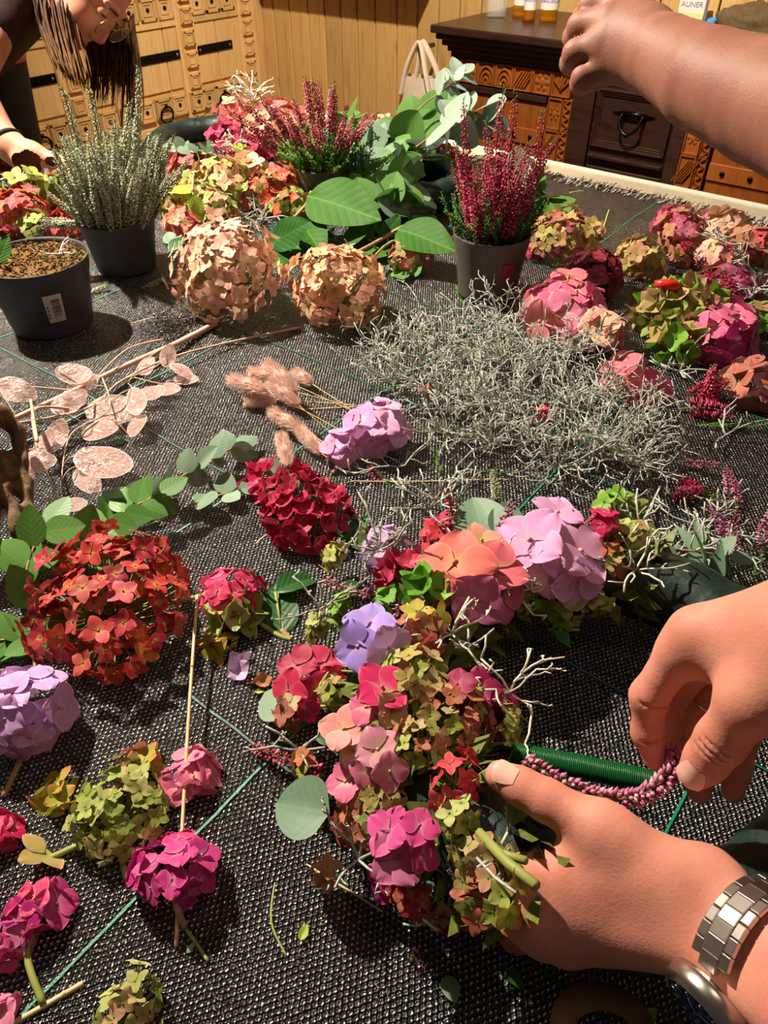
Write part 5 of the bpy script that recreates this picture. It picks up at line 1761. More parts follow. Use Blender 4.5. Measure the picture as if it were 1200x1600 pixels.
def disc_mesh(seed):
    rg = random.Random(seed)
    b = MB()
    n, m = 20, 5
    vs_, fs, ts = [(0, 0, 0)], [], [0.0]
    for i in range(1, m + 1):
        for j in range(n):
            a = 2 * math.pi * j / n
            r = (0.25, 0.5, 0.75, 0.93, 1.0)[i - 1]; ts.append(r)
            pt_ = 1 + 0.10 * max(0, math.cos(a)) ** 6
            x, y = r * math.cos(a) * pt_, r * math.sin(a) * 0.62
            vs_.append((x, y, 0.10 * noise.noise(Vector((x * 1.5, y * 1.5, seed * 3.1))) + 0.12 * (x * x) * (1 if seed % 2 else -1)))
    for j in range(n):
        fs.append((0, 1 + j, 1 + (j + 1) % n))
    for i in range(m - 1):
        for j in range(n):
            a, c = 1 + i * n + j, 1 + i * n + (j + 1) % n
            fs.append((a, a + n, c + n, c))
    b.add(vs_, fs, 0, ts)
    return b.mesh('seed_disc', M_disc)


DM = [disc_mesh(i) for i in range(4)]
rimb = MB(); rimb.tube([(math.cos(a) * (1 + 0.10 * max(0, math.cos(a)) ** 6), math.sin(a) * 0.62, 0.02) for a in np.linspace(0, 2 * math.pi, 25)], 0.022, 4, 0, False)


def honesty(label, stems, discs, seed):
    rg = random.Random(seed)
    P0 = T(*stems[0][0][0])
    base = Vector((P0.x, P0.y, TZ + 0.002))
    t_ = thing('honesty_branch', label, 'branch', base, 0, 'dried pink seed branches')
    allp = []
    for pts, r0 in stems:
        path = smooth_path([T(*p) for p in pts], 8)
        allp += path
        b = MB(); b.tube([p - base for p in path], [r0 * (1 - 0.4 * i / len(path)) for i in range(len(path))], 6); b.obj('stem', M_strawp, t_)
    for (px, py, z, L_, ang, tilt) in discs:
        c = T(px, py, z)
        d = depth_of(c)
        o = link('seed_disc', rg.choice(DM), t_)
        zax = (Vector((tilt[0], tilt[1] - 0.45, 1))).normalized()
        xa = RT * math.cos(ang) + UP * math.sin(ang)
        place(o, c - base, basis(zax, xa), L_ / 2 * d / F)
        near = min(allp, key=lambda p: (p - c).length)
        tipd = c - (basis(zax, xa) @ Vector((1, 0, 0))) * (L_ / 2 * d / F)
        b = MB(); b.tube(bez(near - base, near.lerp(tipd, 0.4) - base + Vector((0, 0, 0.008)), near.lerp(tipd, 0.8) - base + Vector((0, 0, 0.004)), tipd - base, 6), 0.0005, 4); b.obj('disc_stalk', M_strawp, t_)
    return t_


honesty('dried honesty branch with shiny pink seed discs below the soil pot',
        [([(338, 505, 0.006), (280, 535, 0.012), (200, 570, 0.02), (100, 618, 0.03), (-30, 678, 0.03)], 0.0042), ([(255, 530, 0.016), (200, 545, 0.03), (150, 590, 0.035)], 0.0012),
         ([(300, 520, 0.01), (230, 560, 0.02), (200, 600, 0.02)], 0.001), ([(120, 610, 0.03), (60, 605, 0.04), (10, 600, 0.045)], 0.001), ([(160, 590, 0.03), (170, 640, 0.03), (110, 680, 0.02), (95, 760, 0.012)], 0.0009)],
        [(161, 722, 0.018, 92, -0.2, (0.05, 0)), (135, 748, 0.010, 60, -0.9, (0, 0.1)), (175, 640, 0.025, 84, 0.1, (0.1, -0.2)), (154, 672, 0.02, 56, 0.3, (-0.1, 0)), (86, 683, 0.03, 58, 1.2, (0.2, -0.2)),
         (213, 628, 0.03, 56, -1.1, (-0.3, 0)), (236, 614, 0.02, 44, 0.3, (0, 0)), (115, 584, 0.04, 56, -0.1, (0.1, -0.3)), (108, 628, 0.04, 60, 0.5, (0, -0.4)), (213, 664, 0.02, 44, 1.3, (-0.2, 0.1))], 1)
honesty('dried honesty branch with long stem crossing to the peach panicle',
        [([(470, 512, 0.006), (380, 530, 0.010), (270, 558, 0.02), (190, 595, 0.025), (130, 640, 0.03), (-20, 668, 0.04)], 0.0016), ([(200, 590, 0.025), (240, 575, 0.02), (262, 555, 0.03)], 0.0008), ([(120, 640, 0.03), (55, 640, 0.05), (58, 700, 0.05)], 0.0016),
         ([(210, 590, 0.022), (260, 600, 0.015), (295, 590, 0.012)], 0.0008)],
        [(22, 608, 0.05, 64, -0.3, (0.1, -0.3)), (52, 722, 0.05, 62, 0.3, (0.2, -0.1)), (40, 752, 0.035, 58, -1.1, (-0.3, 0)), (260, 608, 0.015, 40, 0.2, (0, 0)), (262, 557, 0.03, 40, 1.3, (0.5, -0.2)),
         (284, 578, 0.02, 42, -0.6, (0.4, 0.3)), (290, 592, 0.012, 36, 0.1, (0, 0)), (115, 788, 0.02, 40, 0.1, (0.1, 0)), (-4, 800, 0.05, 50, 1.2, (0, -0.2)), (228, 573, 0.02, 38, 1.1, (0.3, 0)), (70, 690, 0.03, 44, 1.0, (0, -0.3)), (130, 600, 0.03, 50, 0.4, (0, -0.3))], 2)

# ------------------------------------------------------------------ driftwood at the left edge
def driftwood():
    J = [[((-50, 650), 0.66, .012), ((0, 648), 0.69, .008), ((30, 680), 0.70, .006), ((36, 760), 0.68, .007), ((52, 830), 0.66, .006)],
         [((-50, 650), 0.66, .012), ((-40, 740), 0.65, .014), ((-30, 850), 0.64, .014)],
         [((-40, 752), 0.655, .008), ((5, 762), 0.66, .005), ((28, 820), 0.65, .006), ((40, 860), 0.645, .005)],
         [((-30, 700), 0.67, .008), ((8, 720), 0.68, .006), ((-10, 800), 0.66, .008)]]
    pts = [[(P(*a, d), r) for a, d, r in c] for c in J]
    for c in pts:
        for p, r in c:
            p.z = max(p.z, TZ + r + 0.004)
    allp = [p for c in pts for p, r in c]
    lo = [min(p[i] for p in allp) - 0.04 for i in range(3)]; hi = [max(p[i] for p in allp) + 0.04 for i in range(3)]
    fd = Field(lo, hi, 0.0022)
    f = fd.empty()
    for c in pts:
        fd.chain(f, c, 0.008)
    org = Vector((allp[0].x, allp[0].y, TZ))
    x = fd.ax[0][:, None, None]; y = fd.ax[1][None, :, None]; z = fd.ax[2][None, None, :]
    f += (0.0007 * np.sin(x * 420 + 3 * np.sin(z * 50)) + 0.0006 * np.sin(y * 380 + 3 * np.sin(z * 40))).astype(np.float32)
    t = NT('weathered_wood')
    nz = t.noise(30, 6, t.mapping(t.coord('Object'), (3, 3, 0.6)), 0.65, 0.6)
    t.base(t.ramp(nz.outputs[0], [(0.3, '#2e1e12'), (0.5, '#6a4e30'), (0.7, '#94744c')])); t.set(rough=0.8); t.bump(nz.outputs[0], 0.7, 0.004)
    o = link('driftwood', fd.mesh(f, 'driftwood', t.m, org, 1), None, org)
    tag(o, 'weathered hollow piece of driftwood under the pink seed discs', 'driftwood')


driftwood()

# ------------------------------------------------------------------ straws, sticks and scraps
def stick(pts, r, mat, label, name='straw', cat='straw', group='loose straws and stalks'):
    P3 = [T(*p) for p in pts]
    base = Vector((P3[0].x, P3[0].y, TZ + 0.002))
    path = smooth_path(P3, 5)
    b = MB(); b.tube([p - base for p in path], r, 6)
    rg = random.Random(int(pts[0][0]))
    for k in range(2):
        i = rg.randrange(1, len(path) - 1)
        b.ball(path[i] - base, r * 1.25, 0, 6, 4)
    o = b.obj(name, mat, None, base)
    return tag(o, label, cat, group)


stick([(308, 930, 0.03), (293, 1150, 0.022), (275, 1478, 0.006)], 0.0013, M_straw, 'long straight straw lying over the pink and lime heads')
stick([(10, 1605, 0.003), (75, 1568, 0.003), (130, 1536, 0.003)], 0.0017, M_straw, 'cut reddish straw in the bottom left corner')
stick([(388, 1288, 0.003), (470, 1345, 0.003), (598, 1424, 0.003)], 0.0008, M_straw, 'thin straw running under the orange florets')
stick([(430, 1375, 0.003), (424, 1440, 0.003), (448, 1495, 0.003)], 0.0007, M_stalk, 'curved green stalk on bare fabric below the wreath')
stick([(280, 1440, 0.003), (300, 1465, 0.003), (325, 1502, 0.003)], 0.0011, M_stalk, 'short pale twig by the magenta cluster')
stick([(545, 752, 0.004), (660, 752, 0.004), (790, 748, 0.004)], 0.0006, M_straw, 'fine straight straw in front of the silver heap')
stick([(470, 640, 0.004), (560, 636, 0.004), (640, 640, 0.004)], 0.0006, M_straw, 'fine straw behind the lilac pink cluster')
stick([(445, 545, 0.003), (446, 570, 0.003)], 0.0006, M_straw, 'short upright straw near the fluffy grass heads')
stick([(394, 880, 0.003), (400, 850, 0.003), (425, 830, 0.004)], 0.0008, M_straw, 'curled pale stalk below the crimson hydrangea')
stick([(300, 1085, 0.003), (340, 1070, 0.003), (385, 1068, 0.003)], 0.0008, M_stalk, 'thin stalk beside the pink bud')
stick([(890, 303, 0.003), (905, 300, 0.003), (925, 301, 0.003)], 0.003, M_stalk, 'pale cut stem at the far hem of the fabric')
stick([(940, 370, 0.05), (945, 350, 0.06), (952, 328, 0.075)], 0.0016, M_stalk, 'upright cut stalk on the straw yellow hydrangea')
stick([(-10, 480, 0.003), (12, 478, 0.003)], 0.004, M_straw, 'pale stick end at the left edge beside the soil pot')
stick([(230, 460, 0.003), (290, 500, 0.003), (310, 495, 0.003)], 0.0007, M_straw, 'dry stalk on the fabric left of the cream panicle')
stick([(205, 505, 0.003), (260, 490, 0.003)], 0.0006, M_straw, 'short dry stalk behind the seed branch')
stick([(58, 690, 0.06), (52, 650, 0.055), (48, 625, 0.05)], 0.0016, M_straw, 'cream straw leaning on the driftwood')
stick([(1032, 760, 0.004), (1005, 820, 0.02), (1010, 860, 0.03)], 0.0012, M_silver, 'bare grey twig bending down to the wreath')
# red handle
hp = T(1036, 444, 0.075)
rh = thing('red_handle_tool', 'small red plastic tool handle poking out between flower heads', 'tool', Vector((hp.x, hp.y, TZ + 0.060)))
b = MB(); b.tube([(-0.010, 0.004, 0.014), (0.0, 0.0, 0.015), (0.012, -0.004, 0.015), (0.02, 0.002, 0.010), (0.05, 0.04, -0.030)], [0.004, 0.0068, 0.0068, 0.0055, 0.005], 10); b.obj('handle', simple('red_plastic', '#c8201c', '#d22a24', 20, 0.35), rh)
b = MB(); b.tube([(0.05, 0.04, -0.030), (0.08, 0.07, -0.050)], [0.004, 0.001], 6); b.obj('blade', M_shine_iron, rh)
# fallen leaves and petals
SC = [(475, 1455, 28, 'lime', 1.2, 'small yellow green leaf on bare fabric below the wreath'), (705, 1545, 40, 'euc', -1.2, 'shaded grey leaf at the bottom edge'), (805, 1530, 40, 'big', -0.8, 'shaded green leaf below the left hand'),
      (190, 690, 20, 'big', 0.6, 'tiny green leaf beside the seed discs'), (300, 1478, 24, 'eucn', 1.0, 'small grey leaf by the short twig'), (1010, 1590, 50, 'lime', 0.5, 'dim yellow green leaf at the bottom right')]
for (px, py, l, k, a, lab) in SC:
    p = T(px, py, 0.006); d = depth_of(p)
    A = p - (RT * math.cos(a) + Vector((0, 1, 0)) * math.sin(a)) * l / 2 * d / F
    B_ = p + (RT * math.cos(a) + Vector((0, 1, 0)) * math.sin(a)) * l / 2 * d / F
    t_ = thing('fallen_leaf', lab, 'leaf', Vector((A.x, A.y, TZ + 0.003)), 0, 'fallen leaves')
    put_leaf(t_, A, B_, k, (0.1, -0.2, 1))
head(372, 1050, 40, 2, 40, 'palelilac', 'pale lilac bud with red petal below the lime florets', 'cup', flat=0.5, seed=91)
head(408, 1075, 34, 3, 26, ['orange', 'lime'], 'small orange green bud left of the crimson wreath cluster', 'cup', flat=0.5, seed=92)
# crumbs and flecks nobody could count
b = MB(); rg = random.Random(77)
for i in range(520):
    px, py = rg.uniform(0, 1150), rg.uniform(380, 1600)
    if rg.random() < 0.25:
        px, py = rg.gauss(275, 30), rg.gauss(520, 18)
    p = T(px, py, 0)
    lx = (p - CORNER).dot(D1); ly = (p - CORNER).dot(NB)
    if not (0.05 < lx < TW - 0.03 and -TL + 0.03 < ly < -0.1):
        continue
    z = TZ + fabz(lx, ly) + 0.001
    d = Vector((rg.gauss(0, 1), rg.gauss(0, 1), 0.1)).normalized() * rg.uniform(0.0006, 0.003)
    b.spindle(Vector((p.x, p.y, z)) - d, Vector((p.x, p.y, z)) + d, rg.uniform(0.0002, 0.0005), 3)
o = b.obj('plant_crumbs', simple('crumbs', '#5a3a22', '#b8a080', 120, 0.8))
tag(o, 'fine plant crumbs and dry flecks scattered over the black fabric', 'crumbs', None, 'stuff')
b = MB()
for i in range(420):
    px, py = rg.gauss(270, 26), rg.gauss(520, 15)
    p = T(px, py, 0); lx = (p - CORNER).dot(D1); ly = (p - CORNER).dot(NB)
    p.z = TZ + fabz(lx, ly) + rg.random() * 0.003
    d = Vector((rg.gauss(0, 1), rg.gauss(0, 1), rg.gauss(0, 0.4))).normalized() * rg.uniform(0.001, 0.005)
    b.spindle(p - d, p + d, rg.uniform(0.0004, 0.0014), 4)
o = b.obj('soil_clump', M_soil)
tag(o, 'spilled dark soil crumbs left of the cream panicle', 'soil', None, 'stuff')

# ------------------------------------------------------------------ the wreath being bound
def film_mat():
    t = NT('dark_green_wrap')
    co = t.coord('Object')
    nz = t.noise(40, 5, co, 0.6, 1.0)
    t.base(t.ramp(nz.outputs[0], [(0.3, '#0c1a16'), (0.7, '#1f332c')]))
    t.set(rough=0.42, spec=0.5)
    t.bump(nz.outputs[0], 0.5, 0.004)
    return t.m


M_film = film_mat()
WC = Vector((0.156, 0.299, TZ + 0.004)); WR = 0.137; WT = 0.030; WS = 0.055   # ring radius, tube radius, and how far the near side is lifted in the hands
wr = thing('flower_wreath', 'half finished wreath of mixed hydrangeas on a dark green ring', 'wreath', WC)


def ring_obj(parent, Rr, r, zc, name='wrapped_ring', seed=0, lift=0.0):
    b = MB()
    n, m = 96, 16
    vs_, fs = [], []
    for i in range(n):
        a = 2 * math.pi * i / n
        for j in range(m):
            q = 2 * math.pi * j / m
            rr_ = r * (1 + 0.04 * math.sin(i * 0.9 + j * 0.6) + 0.05 * noise.noise(Vector((i * 0.3, j * 0.5, seed))))
            vs_.append(((Rr + rr_ * math.cos(q)) * math.cos(a), (Rr + rr_ * math.cos(q)) * math.sin(a), zc + rr_ * math.sin(q) + lift * (Rr - Rr * math.sin(a))))
    for i in range(n):
        for j in range(m):
            a, c = i * m + j, i * m + (j + 1) % m
            a2, c2 = ((i + 1) % n) * m + j, ((i + 1) % n) * m + (j + 1) % m
            fs.append((a, a2, c2, c))
    b.add(vs_, fs)
    return b.obj(name, M_film, parent)


ring_obj(wr, WR, WT, WT, lift=WS)


def ring_near(p):
    d = Vector((p.x - WC.x, p.y - WC.y, 0))
    d = d.normalized() if d.length > 1e-6 else Vector((1, 0, 0))
    return Vector((WC.x, WC.y, TZ + WT + 0.004)) + d * WR + Vector((0, 0, WS * (WR - WR * d.y)))


def wz(px, py, off=0.040):
    off += 0.003
    z = 0.14
    while z > 0.012:
        p = T(px, py, z)
        if (p - ring_near(p)).length <= off:
            return z
        z -= 0.002
    return 0.03


def wc(px, py, w_, n, f_, mats, style='pan', off=0.040, flat=0.7, lower=-0.15, seed=0):
    z = wz(px, py, off)
    c = T(px, py, z)
    nr = (c - ring_near(c)).normalized() + Vector((0, -0.2, 0.35))
    head(px, py, w_, n, f_, mats, style=style, hz=z, flat=flat, lower=lower, seed=seed, parent=wr, norm=nr, stemmat=M_stalk)


for i, a in enumerate((
        
        (690, 838, 80, 12, 42, ['crimson', 'coral'], 'pan'), (605, 862, 95, 11, 56, 'palelilac', 'mop'), (628, 902, 90, 12, 42, 'crimson', 'cup'), (668, 930, 80, 6, 58, 'bright', 'cup'), (605, 938, 50, 4, 54, 'bright', 'mop'),
        (655, 985, 100, 9, 56, ['salmon', 'limered', 'orange'], 'pan'), (540, 952, 75, 9, 42, ['lime', 'bright'], 'pan'),
        (500, 985, 70, 12, 36, ['antique', 'lime'], 'pan'), 
        (640, 1065, 125, 30, 40, ['lime', 'antique', 'yellowgreen'], 'pan'), (715, 1125, 130, 32, 38, ['antique', 'orange', 'lime', 'antpink'], 'pan'), 
        (790, 1135, 85, 22, 34, ['antique', 'lime'], 'pan'), (605, 1250, 115, 24, 42, ['antique', 'lime', 'yellowgreen'], 'pan'), (560, 1292, 110, 18, 40, ['orange', 'antpink'], 'pan'), (712, 1222, 110, 13, 44, 'coral', 'pan'),
        (718, 1278, 95, 11, 50, 'lime', 'pan'), (645, 1402, 95, 13, 46, ['red', 'coral', 'orange'], 'pan'), (745, 1345, 110, 20, 42, ['lime', 'antique'], 'pan'),
        (748, 1402, 95, 16, 44, ['antique', 'orange', 'lime'], 'pan'), (655, 1165, 100, 18, 40, ['lime', 'antique', 'orange'], 'pan'), (455, 1115, 70, 8, 44, ['antique', 'browny'], 'pan'), (480, 1195, 80, 14, 36, ['antique', 'orange', 'lime'], 'pan'),
        (520, 1085, 70, 12, 36, ['lime', 'antique'], 'pan'), (510, 1362, 66, 5, 48, 'orange', 'pan'), (965, 800, 85, 12, 44, ['lime', 'bright'], 'pan'), (942, 822, 66, 6, 50, 'hotpink', 'mop'), (985, 838, 70, 10, 36, ['lime', 'antique'], 'pan'),
        (955, 872, 75, 12, 34, ['orange', 'lime', 'antique'], 'pan'), (880, 950, 95, 14, 40, ['lime', 'bright'], 'pan'), (930, 945, 60, 8, 36, ['antique', 'lime'], 'pan'), (785, 872, 60, 7, 40, ['lime', 'antique'], 'pan'),
        (820, 935, 60, 8, 38, ['lime', 'bright'], 'pan'), (525, 870, 66, 14, 32, ['antique', 'lime', 'limered'], 'pan'), (700, 1435, 60, 8, 42, ['red', 'antique'], 'pan'), (785, 1425, 70, 8, 50, ['antique', 'limered'], 'pan'))):
    px, py, w_, n, f_, mats, style = a
    wc(px, py, w_, n, f_, mats, style, off=0.044 if style == 'mop' else 0.036, seed=200 + i)


def wf(items, seed):
    """large mophead florets set one by one: (px, py, width px, colour, lean right, lean up, style)"""
    rg = random.Random(seed)
    st = MB(); outl = []
    for it in items:
        px, py, dpx, mat, nx, ny = it[:6]
        style = it[6] if len(it) > 6 else 'mop'
        z = it[7] if len(it) > 7 else wz(px, py, 0.050 if dpx > 60 else 0.044)
        c = T(px, py, z)
        n_ = (Vector((0, -0.35, 0.9)) + RT * nx + UP * ny).normalized()
        st.tube([ring_near(c) - wr.location, c - n_ * 0.003 - wr.location], 0.0012, 4)
        outl.append((c, n_, dpx / 2 * depth_of(c) / F, mat, style))
    so = st.obj('flower_cluster', M_stalk, wr)
    for (c, n_, s_, mat, style) in outl:
        o = link('floret', floret(style, mat, rg), so)
        place(o, c - wr.location, basis(n_, None, rg.random() * 6.28), s_ * 1.06)


wf([(870, 802, 84, 'lavpink', 0.3, 0.6), (828, 845, 116, 'lavpink', -0.35, 0.1), (905, 862, 112, 'lavpink', 0.5, 0.1), (858, 900, 80, 'lavpink', -0.1, -0.6), (900, 912, 92, 'lilac', 0.3, -0.7), (862, 862, 80, 'lilac', 0.1, 0)], 1)
wf([(712, 880, 122, 'salmon', -0.3, 0.2), (770, 888, 106, 'salmonpink', 0.3, 0.3), (742, 935, 96, 'mauve', 0.0, -0.5), (783, 935, 86, 'mauve', 0.6, -0.4), (752, 845, 66, 'cream2', 0.2, 0.5), (690, 918, 60, 'salmon', -0.5, -0.3)], 2)
wf([(578, 975, 84, 'violet', -0.1, 0.5), (560, 1010, 84, 'violet', -0.4, -0.3), (606, 1012, 78, 'lilac', 0.4, -0.3)], 3)
wf([(465, 1040, 72, 'crimson', -0.4, 0.4), (508, 1035, 70, 'crimson', 0.2, 0.5), (452, 1080, 72, 'crimson', -0.6, -0.2), (495, 1078, 66, 'hotpink', 0.2, -0.3), (520, 1062, 54, 'crimson', 0.5, 0.0), (478, 1108, 50, 'hotpink', -0.2, -0.7)], 4)
wf([(596, 1075, 86, 'hotpink', 0.2, 0.4), (572, 1105, 66, 'pink', -0.4, 0.0), (612, 1110, 60, 'antique', 0.4, -0.2)], 5)
wf([(538, 1140, 80, 'salmonpink', -0.4, 0.2), (552, 1172, 60, 'palecream', -0.2, -0.3)], 6)
wf([(590, 1172, 82, 'dusty', 0.1, 0.3), (608, 1205, 64, 'dusty', 0.4, -0.2), (575, 1205, 62, 'pink', -0.2, -0.4)], 7)
wf([(540, 1222, 66, 'pink', -0.3, 0.2), (552, 1250, 54, 'pink', 0.0, -0.5)], 8)
wf([(715, 1070, 62, 'wine', -0.3, 0.3), (752, 1080, 72, 'wine', 0.1, 0.1), (790, 1092, 52, 'wine', 0.5, 0.0), (735, 1105, 56, 'wine', 0.0, -0.5), (770, 1115, 46, 'wine', 0.4, -0.5)], 9)
wf([(608, 1300, 78, 'magenta', -0.5, 0.3), (655, 1290, 66, 'magenta', 0.3, 0.5), (622, 1340, 92, 'mauve', 0.0, 0.0), (605, 1378, 72, 'magenta', -0.4, -0.5), (660, 1335, 60, 'magenta', 0.5, -0.1)], 10)
wf([(795, 1345, 44, 'antique', 0.4, 0.2, 'pan', 0.085), (812, 1378, 46, 'limered', 0.3, -0.2, 'pan', 0.098), (782, 1398, 48, 'lime', 0.0, 0.0, 'pan', 0.092), (792, 1432, 50, 'limered', 0.1, -0.5, 'pan', 0.088), (762, 1372, 46, 'antique', -0.2, 0.2, 'pan', 0.09), (770, 1425, 44, 'lime', -0.1, -0.3, 'pan', 0.084), (745, 1440, 44, 'orange', -0.2, -0.5, 'pan', 0.07), (755, 1330, 44, 'lime', 0, 0.2, 'pan', 0.085)], 11)
# leaves and twigs bound in
wl_ = wr.location


def wleaf(a, c, k, up=(0, -0.2, 1)):
    put_leaf(wr, T(*a), T(*c), k, up)


wleaf((515, 1270, 0.06), (424, 1252, 0.05), 'eucr', (0, -0.3, 1))
wleaf((455, 1110, 0.03), (410, 1075, 0.02), 'eucr')
wleaf((760, 850, 0.06), (738, 770, 0.075), 'eucr', (0, -0.8, 0.5)); wleaf((785, 850, 0.06), (800, 780, 0.07), 'euc', (0, -0.8, 0.5))
wleaf((860, 1325, 0.070), (770, 1300, 0.07), 'eucr'); wleaf((1060, 870, 0.04), (1000, 850, 0.05), 'euc')
for (a, c) in (((700, 1140), (730, 1175)), ((640, 1120), (660, 1145)), ((560, 910), (520, 930)), ((680, 1000), (640, 1030)), ((870, 980), (890, 1010)), ((600, 1330), (570, 1345)), ((520, 1160), (490, 1150)), ((790, 1180), (830, 1170))):
    wleaf((a[0], a[1], wz(*a, 0.034)), (c[0], c[1], wz(*c, 0.034)), 'bigd')
for i, (px, py, L_, z, n0) in enumerate(((705, 1000, 0.04, 0.045, 7), (795, 1090, 0.032, 0.05, 6), (590, 870, 0.04, 0.07, 7), (800, 935, 0.035, 0.04, 5), (990, 900, 0.045, 0.04, 6), (500, 960, 0.035, 0.045, 5), (470, 1180, 0.03, 0.03, 5),
                                          (560, 1350, 0.03, 0.03, 5), (690, 1450, 0.035, 0.015, 5), (775, 1345, 0.020, 0.04, 4), (730, 1020, 0.03, 0.06, 5), (1000, 830, 0.04, 0.05, 6), (670, 805, 0.035, 0.07, 5))):
    silver(px, py, L_, 300 + i, None, n0, M_silverw if i in (0, 1, 3, 4) else None, max(z, wz(px, py, 0.032)) if py < 1440 else z, 0.0009, 0.6, None, 3, parent=wr)


def path_spike(name, pts, mats, nb, bl, br, parent, seed=0, out=0.6):
    rg = random.Random(seed)
    path = smooth_path(pts, 10)
    b = MB(); b.tube(path, 0.0009, 5, 2)
    for i in range(nb):
        f_ = (i + rg.random()) / nb * (len(path) - 1.001)
        k = int(f_); p = path[k].lerp(path[k + 1], f_ - k); d = (path[k + 1] - path[k]).normalized()
        x = d.orthogonal().normalized(); y = d.cross(x); a = i * 2.4 + rg.uniform(-0.5, 0.5)
        dr_ = (x * math.cos(a) + y * math.sin(a) + d * out * rg.uniform(0.6, 1.3)).normalized()
        b.spindle(p + dr_ * 0.0012, p + dr_ * (0.0012 + bl * rg.uniform(0.7, 1.1)), br * rg.uniform(0.8, 1.15), 5, 0, rg.uniform(0.3, 1.15), 0.55)
        if i % 3 == 0:
            b.spindle(p, p + (dr_ + d * 0.6).normalized() * bl * 0.7, 0.0006, 3, 1)
    return b.obj(name, mats, parent)


for i, (pts, mt, nb) in enumerate((
        ([(640, 930, 0.075), (622, 960, 0.075), (620, 1000, 0.07)], M_bellp, 46), ([(540, 1000, 0.06), (575, 1040, 0.06), (610, 1060, 0.06)], M_bellp, 60),
        ([(395, 1168, 0.012), (440, 1185, 0.02), (500, 1205, 0.035)], M_bell, 80), ([(775, 850, 0.06), (785, 820, 0.075), (800, 790, 0.08)], M_bellm, 50), ([(700, 835, 0.06), (705, 800, 0.07), (700, 770, 0.08)], M_bell, 40),
        ([(505, 905, 0.035), (545, 920, 0.05), (575, 930, 0.06)], M_bellp, 50), ([(1010, 850, 0.04), (1025, 845, 0.045), (1035, 860, 0.045)], M_bellm, 30))):
    path_spike('heather_tip', [T(*p) - wl_ for p in pts], [mt, M_needle, M_twig], nb, 0.0055, 0.0012, wr, i)
# cut stems at the working end
for (a, c, r, m) in (((748, 1300, 0.085), (838, 1384, 0.108), 0.0028, M_stalk), ((740, 1300, 0.055), (832, 1303, 0.062), 0.0018, M_strawp), ((735, 1270, 0.055), (860, 1310, 0.06), 0.0016, M_stalk), ((745, 1310, 0.08), (822, 1345, 0.098), 0.0022, M_stalk),
                     ((730, 1260, 0.06), (850, 1290, 0.055), 0.0012, M_stalk), ((740, 1335, 0.085), (806, 1395, 0.105), 0.0008, M_silver), ((735, 1240, 0.055), (845, 1275, 0.055), 0.0020, M_stalk)):
    b = MB(); b.tube([T(*a) - wl_, T((a[0] + c[0]) / 2, (a[1] + c[1]) / 2 + 6, (a[2] + c[2]) / 2) - wl_, T(*c) - wl_], r, 8); b.obj('cut_stem', m, wr)

# dark filler greenery around the bound part of the ring
b = MB(); rg = random.Random(41)
for i in range(420):
    a = rg.uniform(math.radians(62), math.radians(240)); q = rg.uniform(-0.3, math.pi + 0.3)
    p = Vector(((WR + WT * math.cos(q)) * math.cos(a), (WR + WT * math.cos(q)) * math.sin(a), WT + WT * math.sin(q) + WS * (WR - WR * math.sin(a))))
    n_ = Vector((math.cos(q) * math.cos(a), math.cos(q) * math.sin(a), math.sin(q)))
    d = (n_ * 0.6 + Vector((rg.gauss(0, 0.8), rg.gauss(0, 0.8), rg.gauss(0, 0.4)))).normalized()
    l = rg.uniform(0.012, 0.026); s_ = d.cross(n_ + Vector((0.01, 0, 0))).normalized() * l * 0.3
    b.add([p, p + d * l * 0.5 + s_, p + d * l + n_ * 0.004, p + d * l * 0.5 - s_], [(0, 1, 2, 3)])
o = b.obj('filler_leaves', simple('olive_filler', '#4a5a22', '#6f7a34', 200, 0.6), wr); o['kind'] = 'stuff'

# ------------------------------------------------------------------ green wire reel and the sprig being tied on
A, B_ = T(800, 1176, 0.050), T(1030, 1224, 0.060)
ws = thing('wire_reel', 'reel of dark green florist wire lying inside the wreath', 'wire', Vector((A.x, A.y, TZ + 0.004)))
ax_ = (B_ - A); ln = ax_.length; mB = basis(ax_)
b = MB()
prof = []
nw = 60
for i in range(nw + 1):
    s_ = i / nw
    prof.append((0.0072 + 0.0004 * math.sin(i * math.pi) + (0.0005 if i % 2 else 0.0) - 0.0012 * (abs(s_ - 0.5) * 2) ** 4 + 0.0006 * noise.noise(Vector((i * 0.12, 0, 0))), s_ * ln))
b.lathe([(0, 0)] + prof + [(0, ln)], 20)
t = NT('green_enamel_wire'); t.base(hexc('#0a5a28')); t.set(rough=0.32, spec=0.6)
sx = t.node('ShaderNodeSeparateXYZ'); t.l.new(t.coord('Object'), sx.inputs[0]); t.bump(t.math('SINE', t.math('ADD', t.math('MULTIPLY', sx.outputs[2], 2 * math.pi / 0.0012), t.math('MULTIPLY', t.noise(120, 2, t.coord('Object')).outputs[0], 3.0))), 1.0, 0.0004)
o = b.obj('wound_wire', t.m, ws); place(o, A - ws.location, mB)
b = MB(); b.tube([(0, 0, -0.006), (0, 0, ln + 0.006)], 0.0035, 8); o = b.obj('core_stick', M_film, ws); place(o, A - ws.location, mB)
b = MB(); b.tube([p - ws.location for p in smooth_path([A + Vector((0, 0, 0.006)), T(790, 1210, 0.06), T(780, 1280, 0.075), T(800, 1330, 0.066)], 6)], 0.0004, 5); b.obj('loose_wire', t.m, ws)

